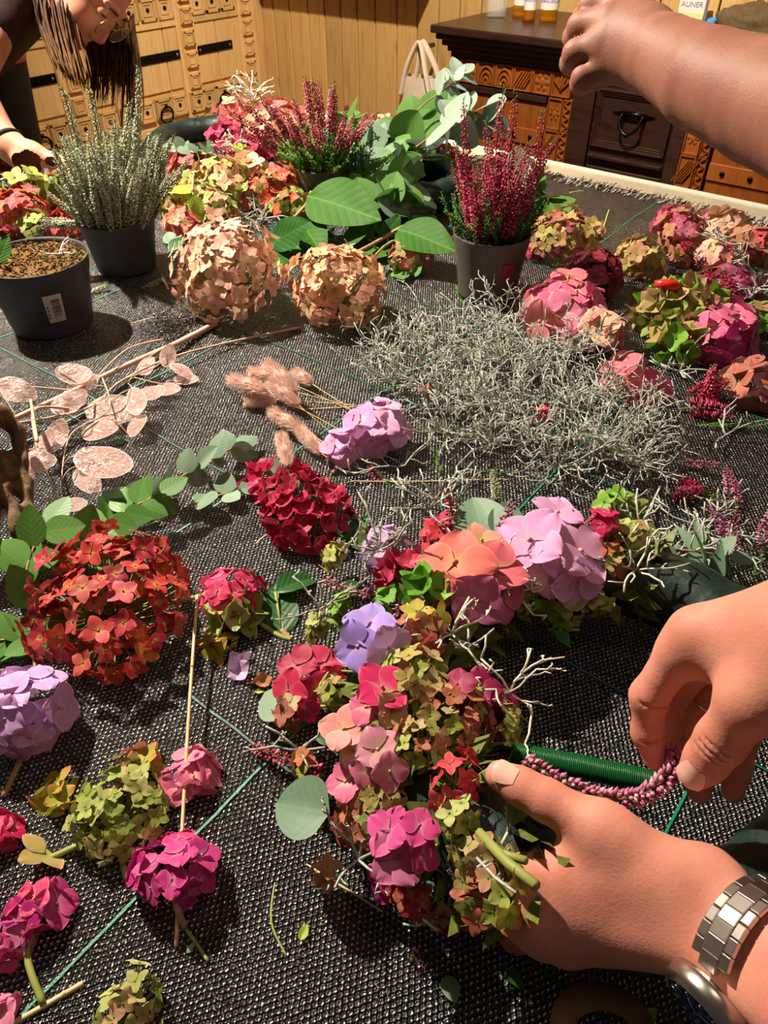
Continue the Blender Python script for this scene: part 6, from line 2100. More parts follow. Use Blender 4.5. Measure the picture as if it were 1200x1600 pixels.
hs = thing('heather_sprig', 'long pink heather sprig held by the right hand', 'sprig', T(950, 1245, 0.06))
path_spike('flower_spike', [P(815, 1190, 0.44) - hs.location, P(880, 1222, 0.425) - hs.location, P(950, 1248, 0.412) - hs.location, P(1010, 1240, 0.405) - hs.location, P(1050, 1205, 0.402) - hs.location, P(1062, 1175, 0.405) - hs.location], [M_bellp, M_needle, M_twig], 230, 0.0072, 0.0015, hs, 5)

# ------------------------------------------------------------------ dark rings at the back
fr_ = T(340, 232, 0.02); fr_.z = TZ + 0.004
far = thing('wreath_ring', 'dark wrapped wreath ring partly dressed with flowers at the far left', 'wreath', fr_); ring_obj(far, 0.125, 0.026, 0.026, 'wrapped_ring', 3)
fr2 = T(640, 292, 0.02); fr2.z = TZ + 0.004
far2 = thing('wreath_ring', 'dark wrapped wreath ring under the eucalyptus in the back middle', 'wreath', fr2); ring_obj(far2, 0.095, 0.026, 0.026, 'wrapped_ring', 5)
# brown ribbon in the shade at the bottom edge
rb2 = T(940, 1580, 0.004)
b = MB()
pth = smooth_path([T(880, 1640, 0.004), T(885, 1580, 0.008), T(930, 1556, 0.016), T(985, 1575, 0.010), T(1010, 1620, 0.004)], 8)
vs_, fs = [], []
for i, p in enumerate(pth):
    d = (pth[min(i + 1, len(pth) - 1)] - pth[max(0, i - 1)]).normalized(); s_ = d.cross(Vector((0, 0, 1))).normalized() * 0.007
    for q in (-1, 1):
        for zz in (0.0, 0.0008):
            vs_.append(p + s_ * q + Vector((0, 0, zz)) - rb2)
for i in range(len(pth) - 1):
    a = i * 4
    fs += [(a + 1, a + 3, a + 7, a + 5), (a, a + 4, a + 6, a + 2), (a, a + 1, a + 5, a + 4), (a + 2, a + 6, a + 7, a + 3)]
b.add(vs_, fs)
tag(b.obj('brown_ribbon', simple('brown_ribbon', '#6a4a32', '#7c5a3e', 90, 0.7), None, rb2), 'curved brown ribbon in the shade below the left hand', 'ribbon')

# ------------------------------------------------------------------ people
def skin_mat(name, a, b_, c):
    t = NT(name)
    co = t.coord('Object')
    nz = t.noise(22, 5, co, 0.6)
    fine = t.noise(420, 3, co, 0.6)
    col = t.ramp(nz.outputs[0], [(0.3, a), (0.5, b_), (0.72, c)])
    t.base(col)
    t.set(rough=0.58, spec=0.3, sss=0.25)
    t.b.inputs['Subsurface Radius'].default_value = (0.012, 0.005, 0.003)
    t.b.inputs['Subsurface Scale'].default_value = 0.35
    cr = t.node('ShaderNodeTexVoronoi'); cr.inputs['Scale'].default_value = 550
    t.l.new(t.mapping(co, (1, 1, 1.6)), cr.inputs['Vector'])
    hsum = t.math('ADD', t.math('MULTIPLY', cr.outputs['Distance'], 0.5), fine.outputs[0])
    t.bump(hsum, 0.22, 0.0008)
    return t.m


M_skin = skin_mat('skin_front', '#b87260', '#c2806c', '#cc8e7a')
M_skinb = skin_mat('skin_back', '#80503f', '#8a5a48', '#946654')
M_skinw = skin_mat('skin_far', '#c88468', '#d29278', '#d89c84')
M_nail = NT('finger_nail'); M_nail.base(hexc('#dca898')); M_nail.set(rough=0.22, spec=0.5, coat=0.3); M_nail = M_nail.m


def J(px, py, d, r):
    return (np.array(P(px, py, d)), r)


def build(chains_palm, fingers, name, mat, org, h=0.0016, kp=0.022, kf=0.006, kj=0.010, creases=(), extra=None):
    allp = [p for ch in chains_palm + fingers for p, r in ch]
    rm = max(r for ch in chains_palm + fingers for p, r in ch) + 0.012
    lo = np.min(allp, 0) - rm; hi = np.max(allp, 0) + rm
    fd = Field(lo, hi, h)
    f = fd.empty()
    for ch in chains_palm:
        q = fd.empty(); fd.chain(q, ch, 0.003)
        f = smin(f, q, kp)
    g = None
    for ch in fingers:
        q = fd.empty()
        fd.chain(q, ch, kf)
        g = q if g is None else smin(g, q, 0.0012)
    if g is not None:
        f = smin(f, g, kj)
    if extra:
        extra(fd, f)
    for (a, b_, r) in creases:
        fd.cone(f, a, b_, r, r, 0.0014, True)
    return fd.mesh(f, name, mat, org, 2)


def nail(parent, tip, prev, normal, r, L_=0.0115, W_=0.0055, name='nail', lift=0.0):
    """curved nail plate on the finger end"""
    tip, prev = Vector(tip), Vector(prev)
    d = (tip - prev).normalized()
    n = Vector(normal); n = (n - d * n.dot(d)).normalized()
    s_ = d.cross(n)
    b = MB()
    NU, NV = 8, 8
    vs_, fs = [], []
    for i in range(NU + 1):
        u = i / NU
        ww = W_ * (1 - 0.35 * (1 - u) ** 3) * (1 if u < 0.75 else math.sqrt(max(0.02, 1 - ((u - 0.75) / 0.27) ** 2)))
        for j in range(NV + 1):
            v = -1 + 2 * j / NV
            y = v * ww
            z = math.sqrt(max(1e-8, r * r - y * y)) if abs(y) < r else 0
            along = -0.005 + L_ * u - 0.004
            zz = z + 0.0005 + lift + max(0.0, -along) * 0.13
            if along > 0:   # bend over the fingertip
                zz -= along * along / (2.2 * r)
            vs_.append(tip + d * along + s_ * y + n * zz - parent.location)
    for i in range(NU):
        for j in range(NV):
            a = i * (NV + 1) + j
            fs.append((a, a + 1, a + NV + 2, a + NV + 1))
    b.add(vs_, fs)
    return b.obj(name, M_nail, parent)


# --- the binder: two hands reaching in from the lower right
bnd = thing('person', 'person reaching in from the right, both hands binding the wreath, steel watch', 'person', Vector(P(1180, 1350, 0.36)))
O = bnd.location
w0 = P(1082, 1420, 0.378); w1 = P(1330, 1600, 0.300)
AX = (w1 - w0).normalized()
SD = AX.cross((w0 - CAM).normalized()).normalized()      # across the wrist, in the picture plane
if SD.dot(UP) < 0:
    SD = -SD
far_el = w0 + AX * 0.26
lw = lambda c, s_, r: (np.array(Vector(c) + SD * s_), r)
wrU, wrL = lw(w0, 0.010, 0.0150), lw(w0, -0.009, 0.0150)
palm = [
    [lw(far_el, 0.012, 0.032), lw(w0 + AX * 0.09, 0.011, 0.0205), lw(w0 + AX * 0.045, 0.010, 0.0158), wrU], [lw(far_el, -0.012, 0.032), lw(w0 + AX * 0.09, -0.011, 0.0205), lw(w0 + AX * 0.045, -0.010, 0.0158), wrL],
    [wrU, J(818, 1372, 0.402, 0.0118)], [wrU, J(826, 1425, 0.397, 0.0122)], [wrL, J(852, 1452, 0.402, 0.0118)], [wrL, J(888, 1470, 0.408, 0.0112)],
    [wrL, J(960, 1420, 0.397, 0.0135), J(840, 1425, 0.408, 0.010)],
    [lw(w0, 0.011, 0.0145), J(1050, 1372, 0.378, 0.0145), J(955, 1306, 0.392, 0.0122)],
    [J(1000, 1360, 0.385, 0.014), J(900, 1345, 0.398, 0.011)],
]
fing = [
    [J(960, 1306, 0.388, 0.013), J(935, 1292, 0.392, 0.0130), J(853, 1250, 0.405, 0.0106), J(815, 1230, 0.411, 0.0098), J(782, 1212, 0.416, 0.0084)],
    [J(818, 1372, 0.402, 0.0116), J(768, 1372, 0.436, 0.0096), J(755, 1356, 0.466, 0.0086), J(778, 1340, 0.484, 0.0076)],
    [J(826, 1425, 0.397, 0.0118), J(772, 1425, 0.436, 0.0098), J(762, 1402, 0.468, 0.0086), J(785, 1390, 0.486, 0.0076)],
    [J(852, 1452, 0.402, 0.0112), J(806, 1462, 0.440, 0.0094), J(795, 1440, 0.470, 0.0084), J(815, 1425, 0.488, 0.0074)],
    [J(888, 1470, 0.408, 0.0102), J(850, 1476, 0.440, 0.0084), J(838, 1456, 0.462, 0.0076), J(850, 1440, 0.478, 0.0066)],
]
tn = (CAM - Vector(fing[0][3][0])).normalized()


def crease(c, d, n, r, off=0.0, half=0.8, rad=0.0008):
    c, d = Vector(c), Vector(d).normalized()
    n = Vector(n); n = (n - d * n.dot(d)).normalized(); s_ = d.cross(n)
    pts = [c + d * off + (n * math.cos(q) + s_ * math.sin(q)) * (r + 0.0002) for q in np.linspace(-half, half, 7)]
    return [(np.array(p), np.array(q), rad) for p, q in zip(pts[:-1], pts[1:])]


cr = []
me = build(palm, fing, 'left_hand', M_skin, O, 0.0013, 0.017, 0.006, 0.011, cr)
lh = link('left_hand_and_forearm', me, bnd)
nail(bnd, fing[0][4][0], fing[0][3][0], (CAM - Vector(fing[0][4][0])).normalized() + UP * 0.45, 0.0092, 0.0135, 0.0068, lift=0.0003)

# right hand
rw0 = P(1300, 1005, 0.345); rel = P(1560, 960, 0.300)
RA = (rel - rw0).normalized(); RS = RA.cross((rw0 - CAM).normalized()).normalized()
if RS.dot(UP) < 0:
    RS = -RS
rl = lambda c, s_, r: (np.array(Vector(c) + RS * s_), r)
ru, rlo = rl(rw0, 0.007, 0.0215), rl(rw0, -0.013, 0.0205)
rend = rw0 + RA * 0.24
palm = [
    [rl(rend, 0.01, 0.035), ru], [rl(rend, -0.014, 0.035), rlo],
    [ru, J(1087, 994, 0.386, 0.0128)], [ru, J(1105, 1012, 0.402, 0.0122)], [rlo, J(1142, 1040, 0.420, 0.0115)], [rlo, J(1190, 1075, 0.430, 0.0108)],
    [rlo, J(1262, 1018, 0.345, 0.0195), J(1185, 1085, 0.352, 0.0142)],
    [J(1215, 1000, 0.362, 0.017), J(1120, 1003, 0.384, 0.012)], [J(1200, 1040, 0.365, 0.013), J(1140, 1022, 0.380, 0.0095)],
]
fing = [
    [J(1190, 1082, 0.351, 0.0140), J(1168, 1102, 0.354, 0.0136), J(1126, 1158, 0.368, 0.0118), J(1105, 1186, 0.376, 0.0106), J(1091, 1203, 0.381, 0.0094)],
    [J(1087, 994, 0.386, 0.0124), J(1060, 1022, 0.392, 0.0112), J(1014, 1088, 0.404, 0.0096), J(1013, 1145, 0.412, 0.0086), J(1024, 1184, 0.414, 0.0070)],
    [J(1105, 1012, 0.402, 0.0118), J(1046, 1092, 0.436, 0.0096), J(1038, 1145, 0.444, 0.0086), J(1048, 1185, 0.442, 0.0074)],
    [J(1142, 1040, 0.420, 0.0112), J(1072, 1135, 0.450, 0.0094), J(1080, 1195, 0.450, 0.0086), J(1093, 1236, 0.442, 0.0072)],
    [J(1190, 1075, 0.430, 0.0102), J(1164, 1148, 0.450, 0.0086), J(1152, 1200, 0.450, 0.0080), J(1145, 1236, 0.444, 0.0068)],
]
cr = []
for off in (-0.0038, 0.0, 0.0036):
    cr += crease(fing[0][2][0], Vector(fing[0][3][0]) - Vector(fing[0][1][0]), CAM - Vector(fing[0][2][0]), 0.0118, off, 0.75, 0.0004)
for k_, r_ in ((2, 0.0096), (3, 0.0086)):
    cr += crease(fing[1][k_][0], Vector(fing[1][k_ + 1][0]) - Vector(fing[1][k_ - 1][0]), CAM - Vector(fing[1][k_][0]) + RT * 0.2, r_, 0.0, 0.9, 0.0006)
me = build(palm, fing, 'right_hand', M_skin, O, 0.0013, 0.020, 0.005, 0.009, cr)
link('right_hand_and_forearm', me, bnd)
nail(bnd, fing[0][4][0], fing[0][3][0], (CAM - Vector(fing[0][4][0])).normalized() + RT * -0.15, 0.0102, 0.0150, 0.0078, lift=0.0006)
# finger ring
c_ = Vector(fing[3][0][0]).lerp(Vector(fing[3][1][0]), 0.52); dn = (Vector(fing[3][1][0]) - Vector(fing[3][0][0])).normalized()
bb_ = basis(dn)
b = MB(); b.tube([bb_ @ Vector((math.cos(a) * 0.0108, math.sin(a) * 0.0108, 0)) for a in np.linspace(0, 2 * math.pi, 33)], 0.0008, 6, 0, False)
t = NT('silver_metal'); t.base((0.8, 0.8, 0.8, 1)); t.set(metal=1.0, rough=0.2)
fro = b.obj('finger_ring', t.m, None, c_); tag(fro, 'thin silver ring on a finger of the right hand', 'ring')

# steel watch on the left wrist
wcen = w0 + AX * 0.036
wat = thing('wrist_watch', 'steel link bracelet watch on the left wrist', 'watch', wcen)
SDn = SD; TH = AX.cross(SD).normalized()
if TH.dot(CAM - wcen) < 0:
    TH = -TH
t = NT('brushed_steel'); nz = t.noise(300, 2, t.mapping(t.coord('Object'), (1, 1, 14))); t.base(hexc('#b8b2aa')); t.set(metal=1.0, rough=0.28); t.bump(nz.outputs[0], 0.06, 0.0005)
M_steel = t.m
ea, eb = 0.0315, 0.0235
NL = 24
lb1 = MB(); lb1.box((0, 0, 0), (0.0078, 0.0032, 0.0100)); LMa = lb1.mesh('centre_link', M_steel, False)
lb2 = MB(); lb2.box((0, 0, 0), (0.0072, 0.0029, 0.0050)); LMb = lb2.mesh('side_link', M_steel, False)
for me_ in (LMa, LMb):
    pass
_t = np.linspace(0, 2 * math.pi, 721); _s = np.concatenate([[0], np.cumsum(np.hypot(np.diff(np.sin(_t) * ea), np.diff(np.cos(_t) * eb)))])


def arc(u):
    return float(np.interp((u % 1.0) * _s[-1], _s, _t))


for i in range(NL):
    a = arc(i / NL)
    if math.radians(250) < a < math.radians(325):
        continue
    # a=90deg is the upper wrist edge, 0deg faces the camera, 270deg the lower edge with the case
    for k, (dz, me_) in enumerate(((-0.0076, LMb), (0.0, LMa), (0.0076, LMb))):
        a2 = arc((i + (0.5 if k != 1 else 0.0)) / NL)
        c2 = SDn * (math.sin(a2) * ea) + TH * (math.cos(a2) * eb)
        nrm = (SDn * (math.sin(a2) / ea) + TH * (math.cos(a2) / eb)).normalized()
        tg = AX.cross(nrm).normalized()
        o = link('centre_link' if k == 1 else 'side_link', me_, wat)
        place(o, c2 + AX * dz, Matrix((tg, nrm, tg.cross(nrm))).transposed(), 1.0)
        bv = o.modifiers.new('bevel', 'BEVEL'); bv.width = 0.0006; bv.segments = 2
cn = (-SDn * 0.93 + TH * 0.36).normalized()
cb = basis(cn, AX)
b = MB(); b.lathe([(0, -0.002), (0.0195, -0.002), (0.0205, 0.001), (0.0205, 0.005), (0.0185, 0.008), (0.0165, 0.0085)], 40); o = b.obj('watch_case', M_steel, wat); place(o, -SDn * ((ea - 0.001) * 0.93) + TH * (eb * 0.36), cb)
t = NT('blue_dial'); t.base(hexc('#123a8a')); t.set(rough=0.1, spec=0.8, coat=1.0)
b = MB(); b.lathe([(0, 0.0082), (0.0165, 0.0082)], 32); d_ = b.obj('dial', t.m, wat); place(d_, -SDn * ((ea - 0.001) * 0.93) + TH * (eb * 0.36), cb)
b = MB()
for k in range(12):
    a = k * math.pi / 6
    b.box((math.cos(a) * 0.013, math.sin(a) * 0.013, 0.0086), (0.003, 0.001, 0.0006), 0, Matrix.Rotation(a, 3, 'Z'))
b.box((0.003, 0.001, 0.0088), (0.009, 0.0012, 0.0004)); b.box((-0.001, 0.004, 0.0088), (0.001, 0.011, 0.0004))
b.obj('dial_marks', M_steel, d_)

# --- fist from the upper right
arm = thing('person', 'person whose bare forearm and fist reach in at the upper right', 'person', Vector(P(1100, 130, 0.54)))
palm = [
    [J(1620, 330, 0.36, 0.043), J(1310, 202, 0.45, 0.0400), J(1200, 162, 0.50, 0.0375), J(1105, 126, 0.543, 0.0335), J(1035, 88, 0.583, 0.0285), J(985, 64, 0.61, 0.0225)],
    [J(1010, 50, 0.60, 0.018), J(978, 12, 0.615, 0.0130)], [J(1010, 60, 0.60, 0.018), J(954, 40, 0.612, 0.0132)], [J(1010, 80, 0.60, 0.018), J(948, 72, 0.612, 0.0128)], [J(1010, 96, 0.60, 0.018), J(956, 104, 0.618, 0.0122)],
]
fing = [
    [J(978, 12, 0.615, 0.0128), J(925, 12, 0.632, 0.0110), J(912, 28, 0.662, 0.0096), J(940, 42, 0.672, 0.0086)],
    [J(952, 34, 0.612, 0.0130), J(908, 42, 0.630, 0.0112), J(898, 58, 0.660, 0.0098), J(928, 70, 0.670, 0.0088)],
    [J(948, 68, 0.612, 0.0126), J(900, 84, 0.628, 0.0108), J(893, 98, 0.655, 0.0096), J(922, 104, 0.668, 0.0086)],
    [J(955, 102, 0.618, 0.0118), J(912, 122, 0.628, 0.0098), J(908, 130, 0.650, 0.0090), J(935, 126, 0.664, 0.0080)],
    [J(1000, 20, 0.63, 0.014), J(960, 10, 0.665, 0.0115), J(925, 25, 0.685, 0.0098), J(905, 45, 0.69, 0.0086)],
]
cr = []
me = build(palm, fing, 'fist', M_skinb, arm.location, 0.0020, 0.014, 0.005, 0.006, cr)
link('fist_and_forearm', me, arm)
nail(arm, fing[4][3][0], fing[4][2][0], (-1, 0, 0.3), 0.0088, 0.011, 0.006)

# --- woman bending over the far left of the table
nose_t = P(157, 70, 1.55)
HU = Vector((0.86, 0.10, 0.45)).normalized()
HF = Vector((0.42, -0.34, -0.84)); HF = (HF - HU * HF.dot(HU)).normalized()
HS = HU.cross(HF)
if HS.y > 0:
    HS = -HS          # HS points to the side nearer the camera
HC = nose_t - HF * 0.115 + HU * 0.02
HM = np.array([[HS[i], HF[i], HU[i]] for i in range(3)])
hw = lambda s_, f_, u: np.array(HC + HS * s_ + HF * f_ + HU * u)
wo = thing('person', 'long haired person in glasses, brown shirt and grey trousers bending over the far table', 'person', Vector((-1.15, 2.15, 0.0)))
shN = P(22, -28, 1.50); SHL = Vector((0.15, 0.98, 0.12)).normalized(); TRK = Vector((0.73, -0.65, 0)).normalized()
shF = shN + SHL * 0.33; mid_sh = (shN + shF) / 2
pel = mid_sh + Vector((-0.47, 0.42, -0.22))
elb = P(-48, 128, 1.42)
wri = P(12, 222, 1.42)
elb2 = P(-120, 200, 1.50)
lo = np.min([hw(-.1, .13, -.13), hw(.1, -.12, .15), np.array(elb), np.array(P(130, 300, 1.5)), np.array(elb2), np.array(shN)], 0) - 0.06
hi = np.max([hw(-.1, -.12, .15), hw(.1, .13, -.13), np.array(shN), np.array(P(130, 250, 1.4)), np.array(mid_sh)], 0) + 0.06
lo = np.minimum(lo, np.array(HC) - 0.17); hi = np.maximum(hi, np.array(HC) + 0.17)
fd = Field(lo, hi, 0.0032)
f = fd.empty()
k = 0.012
fd.ell(f, hw(0, -0.005, 0.035), (0.074, 0.094, 0.098), HM, k)
fd.ell(f, hw(0, 0.030, -0.030), (0.062, 0.066, 0.082), HM, 0.02)
fd.ell(f, hw(0, 0.062, -0.095), (0.026, 0.024, 0.022), HM, 0.02)
for s_ in (-1, 1):
    fd.ell(f, hw(s_ * 0.040, 0.062, -0.022), (0.026, 0.022, 0.026), HM, 0.02)
    fd.ell(f, hw(s_ * 0.032, 0.096, 0.028), (0.017, 0.012, 0.012), HM, 0.008, True)
    fd.ell(f, hw(s_ * 0.032, 0.078, 0.026), (0.0125, 0.0125, 0.0125), HM, 0.003)
    fd.cone(f, hw(s_ * 0.014, 0.090, 0.046), hw(s_ * 0.048, 0.078, 0.046), 0.006, 0.005, 0.010)
    fd.ell(f, hw(s_ * 0.074, -0.005, 0.005), (0.008, 0.018, 0.030), HM, 0.004)
    fd.ell(f, hw(s_ * 0.013, 0.100, -0.022), (0.008, 0.008, 0.007), HM, 0.006)
fd.cone(f, hw(0, 0.088, 0.032), hw(0, 0.106, -0.014), 0.008, 0.0105, 0.010)
fd.ell(f, hw(0, 0.090, -0.052), (0.023, 0.010, 0.0055), HM, 0.003)
fd.ell(f, hw(0, 0.088, -0.063), (0.020, 0.010, 0.0065), HM, 0.003)
fd.cone(f, hw(-0.02, 0.0985, -0.057), hw(0.02, 0.0985, -0.057), 0.0012, 0.0012, 0.002, True)
fd.cone(f, hw(0, -0.02, -0.06), np.array(mid_sh + TRK * 0.02), 0.052, 0.058, 0.03)
# arms
fd.chain(f, [(np.array(shN), 0.046), (np.array(elb), 0.036), (np.array(wri), 0.023)], 0.02)
fd.chain(f, [(np.array(shF), 0.046), (np.array(shF - TRK * 0.22 + Vector((0, 0, -0.10))), 0.036)], 0.02)
g = fd.empty()
wj = lambda px, py, d, r: (np.array(P(px, py, d)), r)
for ch in ([wj(14, 224, 1.42, .021), wj(50, 240, 1.415, .018), wj(84, 250, 1.415, .012)], [wj(14, 228, 1.43, .02), wj(52, 258, 1.43, .017), wj(80, 268, 1.44, .012)], [wj(14, 230, 1.43, .02), wj(45, 262, 1.44, .016), wj(86, 272, 1.445, .0125)]):
    fd.chain(f, ch, 0.02)
for ch in ([wj(84, 250, 1.415, .0115), wj(106, 256, 1.42, .0098), wj(117, 276, 1.425, .0088), wj(116, 292, 1.43, .0076)], [wj(80, 262, 1.44, .0115), wj(104, 268, 1.45, .0098), wj(110, 284, 1.455, .0088), wj(106, 298, 1.455, .0074)],
           [wj(70, 270, 1.45, .011), wj(92, 280, 1.46, .0095), wj(95, 296, 1.465, .0084)], [wj(58, 274, 1.45, .010), wj(76, 288, 1.46, .009), wj(78, 300, 1.465, .008)],
           [wj(30, 250, 1.41, .013), wj(62, 276, 1.405, .0105), wj(80, 294, 1.41, .0088)],
           [wj(-40, 230, 1.40, .018), wj(-5, 262, 1.39, .0115), wj(12, 285, 1.40, .0095), wj(16, 302, 1.405, .008)], [wj(-30, 262, 1.40, .012), wj(0, 288, 1.40, .010), wj(4, 305, 1.405, .0085)]):
    q = fd.empty(); fd.chain(q, ch, 0.006); g = smin(g, q, 0.0015)
f = smin(f, g, 0.010)
link('head_and_arms', fd.mesh(f, 'head_and_arms', M_skinw, wo.location, 2), wo)
# shirt, trousers
M_shirt = simple('brown_cotton', '#2a1810', '#38221a', 300, 0.85, 0.3)
allc = [shN, shF, pel]
sl_end = shN.lerp(elb, 0.42)
lo = np.min([np.array(v) for v in (shN, shF, pel, mid_sh, sl_end)], 0) - 0.26; hi = np.max([np.array(v) for v in (shN, shF, pel, mid_sh)], 0) + 0.26
fd = Field(lo, hi, 0.008); f = fd.empty()
_b0 = mid_sh - TRK * 0.06
fd.cone(f, _b0 + SHL * 0.07, pel + SHL * 0.05, 0.095, 0.115, 0.05); fd.cone(f, _b0 - SHL * 0.07, pel - SHL * 0.05, 0.095, 0.115, 0.05)
fd.cone(f, shN, sl_end, 0.058, 0.054, 0.03); fd.cone(f, shF, shF - TRK * 0.12, 0.058, 0.054, 0.03)
link('brown_shirt', fd.mesh(f, 'brown_shirt', M_shirt, wo.location, 2), wo)
M_jean = simple('dark_grey_denim', '#3a3d44', '#4a4e56', 300, 0.85, 0.3)
fd = Field((pel.x - 0.28, pel.y - 0.28, -0.02), (pel.x + 0.28, pel.y + 0.28, pel.z + 0.15), 0.012); f = fd.empty()
for s_ in (-1, 1):
    hpj = pel + NB * (0.08 * s_)
    fd.chain(f, [(np.array(hpj), 0.105), (np.array((hpj.x, hpj.y, 0.48)), 0.072), (np.array((hpj.x, hpj.y, 0.06)), 0.055)], 0.03)
    fd.cone(f, np.array((hpj.x, hpj.y, 0.05)), np.array((hpj.x + 0.09, hpj.y - 0.07, 0.04)), 0.045, 0.04, 0.03)
link('trousers', fd.mesh(f, 'trousers', M_jean, wo.location, 2), wo)
t = NT('pink_stripes'); sx = t.node('ShaderNodeSeparateXYZ'); t.l.new(t.coord('Object'), sx.inputs[0])
st_ = t.math('FRACT', t.math('MULTIPLY', sx.outputs[2], 30.0)); t.base(t.mix(t.math('GREATER_THAN', st_, 0.5), hexc('#e0908a'), hexc('#e8c4bc'))); t.set(rough=0.8)
fd = Field((pel.x - 0.3, pel.y - 0.3, pel.z - 0.10), (pel.x + 0.3, pel.y + 0.3, pel.z + 0.16), 0.010); f = fd.empty()
for s_ in (-1, 1):
    hpj = pel + NB * (0.08 * s_)
    fd.cone(f, np.array((hpj.x, hpj.y, pel.z - 0.0)), np.array((hpj.x, hpj.y, pel.z + 0.02)), 0.112, 0.112, 0.04)
f = np.maximum(f, (pel.z - 0.075 - fd.ax[2])[None, None, :])
link('striped_hem', fd.mesh(f, 'striped_hem', t.m, wo.location, 1), wo)
# wrist band
wd_ = (wri - elb).normalized(); wb = basis(wd_)
b = MB(); b.tube([wri - wd_ * 0.004 + wb @ Vector((math.cos(a) * 0.0262, math.sin(a) * 0.0262, 0)) - wo.location for a in np.linspace(0, 2 * math.pi, 29)], 0.0048, 6, 0, False); b.obj('hair_tie', simple('black_elastic', '#101010', '#1c1818', 60, 0.8), wo)
# lips, eyes, glasses
b = MB()
for (u, r_) in ((-0.0515, 0.0050), (-0.0635, 0.0058)):
    b.tube([Vector(hw(s_, 0.0955 - 9 * s_ * s_, u)) - wo.location for s_ in np.linspace(-0.021, 0.021, 9)], [0.0012, r_ * 0.7, r_ * 0.9, r_, r_, r_, r_ * 0.9, r_ * 0.7, 0.0012], 8)
b.obj('lips', simple('lip_rose', '#b04a48', '#bc5a54', 60, 0.4), wo)
M_eye = simple('eye_dark', '#20140e', '#2c1c12', 60, 0.2)
for s_ in (-1, 1):
    b = MB(); b.tube([Vector(hw(s_ * 0.032 + q, 0.0905 - 14 * q * q, 0.0245)) - wo.location for q in np.linspace(-0.014, 0.014, 7)], [0.0008, 0.002, 0.0026, 0.003, 0.0026, 0.002, 0.0008], 6); b.obj('eyelashes', M_eye, wo)
    b = MB(); b.tube([Vector(hw(s_ * (0.014 + q), 0.0965 - 6 * q * q, 0.046 + 0.10 * q - 2.4 * q * q)) - wo.location for q in np.linspace(0, 0.036, 7)], [0.0022, 0.003, 0.003, 0.003, 0.0026, 0.002, 0.001], 6); b.obj('eyebrow', simple('brow_brown', '#3a2414', '#4a3018', 60, 0.7), wo)
t = NT('gold_metal'); t.base(hexc('#d0a040')); t.set(metal=1.0, rough=0.25)
gl = thing('eyeglasses', 'thin gold rimmed glasses on the bending person', 'glasses', Vector(hw(0, 0.11, 0.02)))
for s_ in (-1, 1):
    b = MB(); b.tube([Vector(hw(s_ * 0.034 + 0.026 * math.cos(a), 0.108, 0.018 + 0.024 * math.sin(a))) - gl.location for a in np.linspace(0, 2 * math.pi, 33)], 0.0012, 6, 0, False); b.obj('rim', t.m, gl)
    b = MB(); b.add([Vector(hw(s_ * 0.034, 0.108, 0.018)) - gl.location] + [Vector(hw(s_ * 0.034 + 0.0255 * math.cos(a), 0.108, 0.018 + 0.0235 * math.sin(a))) - gl.location for a in np.linspace(0, 2 * math.pi, 24)[:-1]], [(0, 1 + i, 1 + (i + 1) % 23) for i in range(23)])
    g_ = NT('lens_glass'); g_.set(rough=0.02, alpha=0.12, spec=0.8); g_.base((0.9, 0.9, 0.9, 1)); b.obj('lens', g_.m, gl)
    b = MB(); b.tube([Vector(hw(s_ * 0.060, 0.106, 0.026)) - gl.location, Vector(hw(s_ * 0.078, 0.06, 0.024)) - gl.location, Vector(hw(s_ * 0.082, -0.01, 0.018)) - gl.location], 0.0012, 5); b.obj('temple', t.m, gl)
b = MB(); b.tube([Vector(hw(q, 0.110, 0.024 - 30 * q * q)) - gl.location for q in (-0.009, -0.004, 0, 0.004, 0.009)], 0.0012, 5); b.obj('bridge', t.m, gl)
# hair: cap and hanging strands
t = NT('brown_hair'); at = t.node('ShaderNodeAttribute', attribute_name='t').outputs['Fac']
nz = t.noise(60, 3, t.coord('Object'))
t.base(t.ramp(t.math('ADD', t.math('MULTIPLY', nz.outputs[0], 0.7), t.math('MULTIPLY', at, 0.3)), [(0.3, '#2c180a'), (0.55, '#5a3818'), (0.8, '#8a6430')])); t.set(rough=0.55, spec=0.25)
M_hair = t.m
b = MB(); rg = random.Random(15)
n, m = 40, 24
vs_, fs = [], []
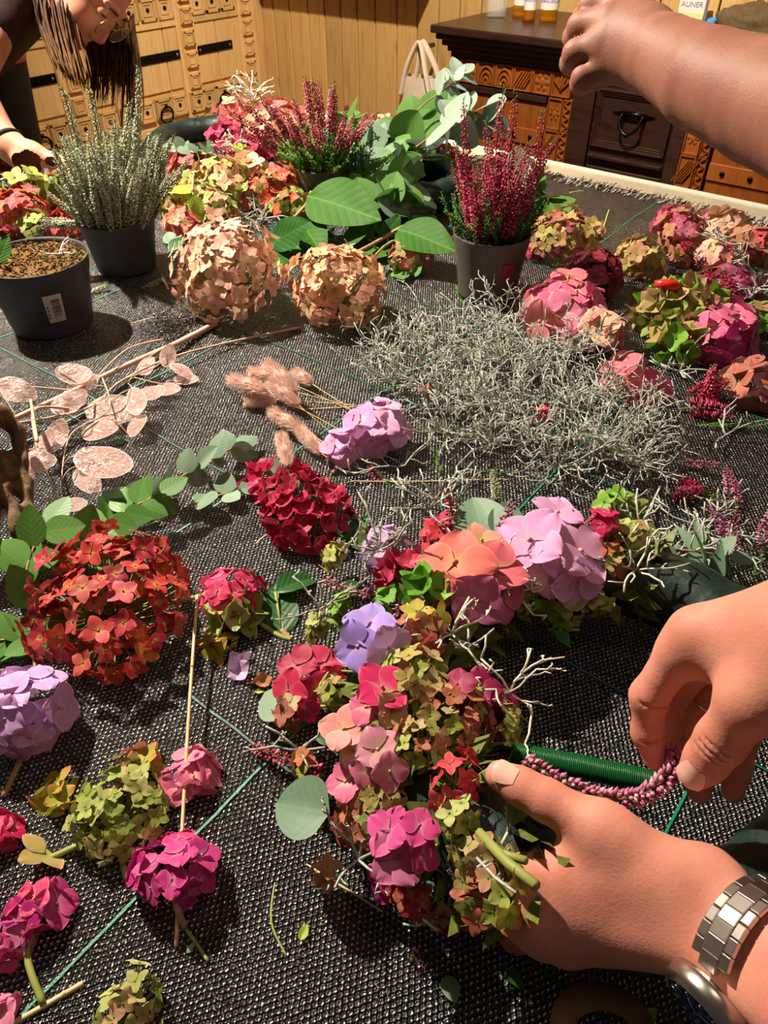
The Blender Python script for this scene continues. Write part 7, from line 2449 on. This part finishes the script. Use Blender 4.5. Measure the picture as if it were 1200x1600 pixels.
# scalp shell behind the hairline, built on the cranium ellipsoid
for i in range(n + 1):
    th = math.radians(44 + 150 * i / n)          # from forehead (0 = forward/up) over the crown to the nape
    for j in range(m + 1):
        ph = math.radians(-88 + 176 * j / m)
        s_ = math.sin(ph) * 0.081; q = math.cos(ph)
        ff = math.cos(th + math.radians(38)) * 0.101 * q; uu = math.sin(th + math.radians(38)) * 0.108 * q
        wob = 1 + 0.02 * math.sin(j * 1.7 + i * 0.2)
        vs_.append(Vector(hw(s_ * wob, -0.005 + ff * wob, 0.035 + uu * wob)) - wo.location)
for i in range(n):
    for j in range(m):
        a = i * (m + 1) + j
        fs.append((a, a + 1, a + m + 2, a + m + 1))
b.add(vs_, fs)
for i in range(230):       # near side curtain
    q = rg.random()
    s0 = P(52 + 58 * q + rg.gauss(0, 3), -22 + rg.gauss(0, 8), 1.50 + rg.gauss(0, 0.015))
    e0 = P(88 + 44 * q + rg.gauss(0, 5), 92 + 50 * (q ** 0.6) * rg.uniform(0.6, 1.05), 1.49 + rg.gauss(0, 0.012))
    m1 = s0.lerp(e0, 0.35) + Vector((-0.012 + rg.gauss(0, 0.006), 0, 0.01)); m2 = s0.lerp(e0, 0.75) + Vector((rg.gauss(-0.006, 0.005), 0, 0))
    pts = bez(s0, m1, m2, e0, 9)
    b.tube([p - wo.location for p in pts], [0.0022, 0.0024, 0.0024, 0.0023, 0.0022, 0.002, 0.0018, 0.0014, 0.001, 0.0004], 4)
for i in range(150):       # far side hair behind the nose
    q = rg.random()
    s0 = P(128 + 80 * q, 38 + rg.gauss(0, 8), 1.69 + rg.gauss(0, 0.012))
    ln_ = rg.uniform(60, 110) + (60 if q > 0.75 else 0)
    e0 = P(142 + 72 * q ** 1.3 + rg.gauss(0, 6), 62 + ln_, 1.68 + rg.gauss(0, 0.012))
    m1 = s0.lerp(e0, 0.3) + Vector((0.008, 0, 0)); m2 = s0.lerp(e0, 0.7) + Vector((rg.gauss(0.006, 0.006), 0, 0))
    pts = bez(s0, m1, m2, e0, 8)
    b.tube([p - wo.location for p in pts], [0.0024, 0.0024, 0.0023, 0.0022, 0.002, 0.0018, 0.0014, 0.001, 0.0004], 4)
b.obj('hair', M_hair, wo)
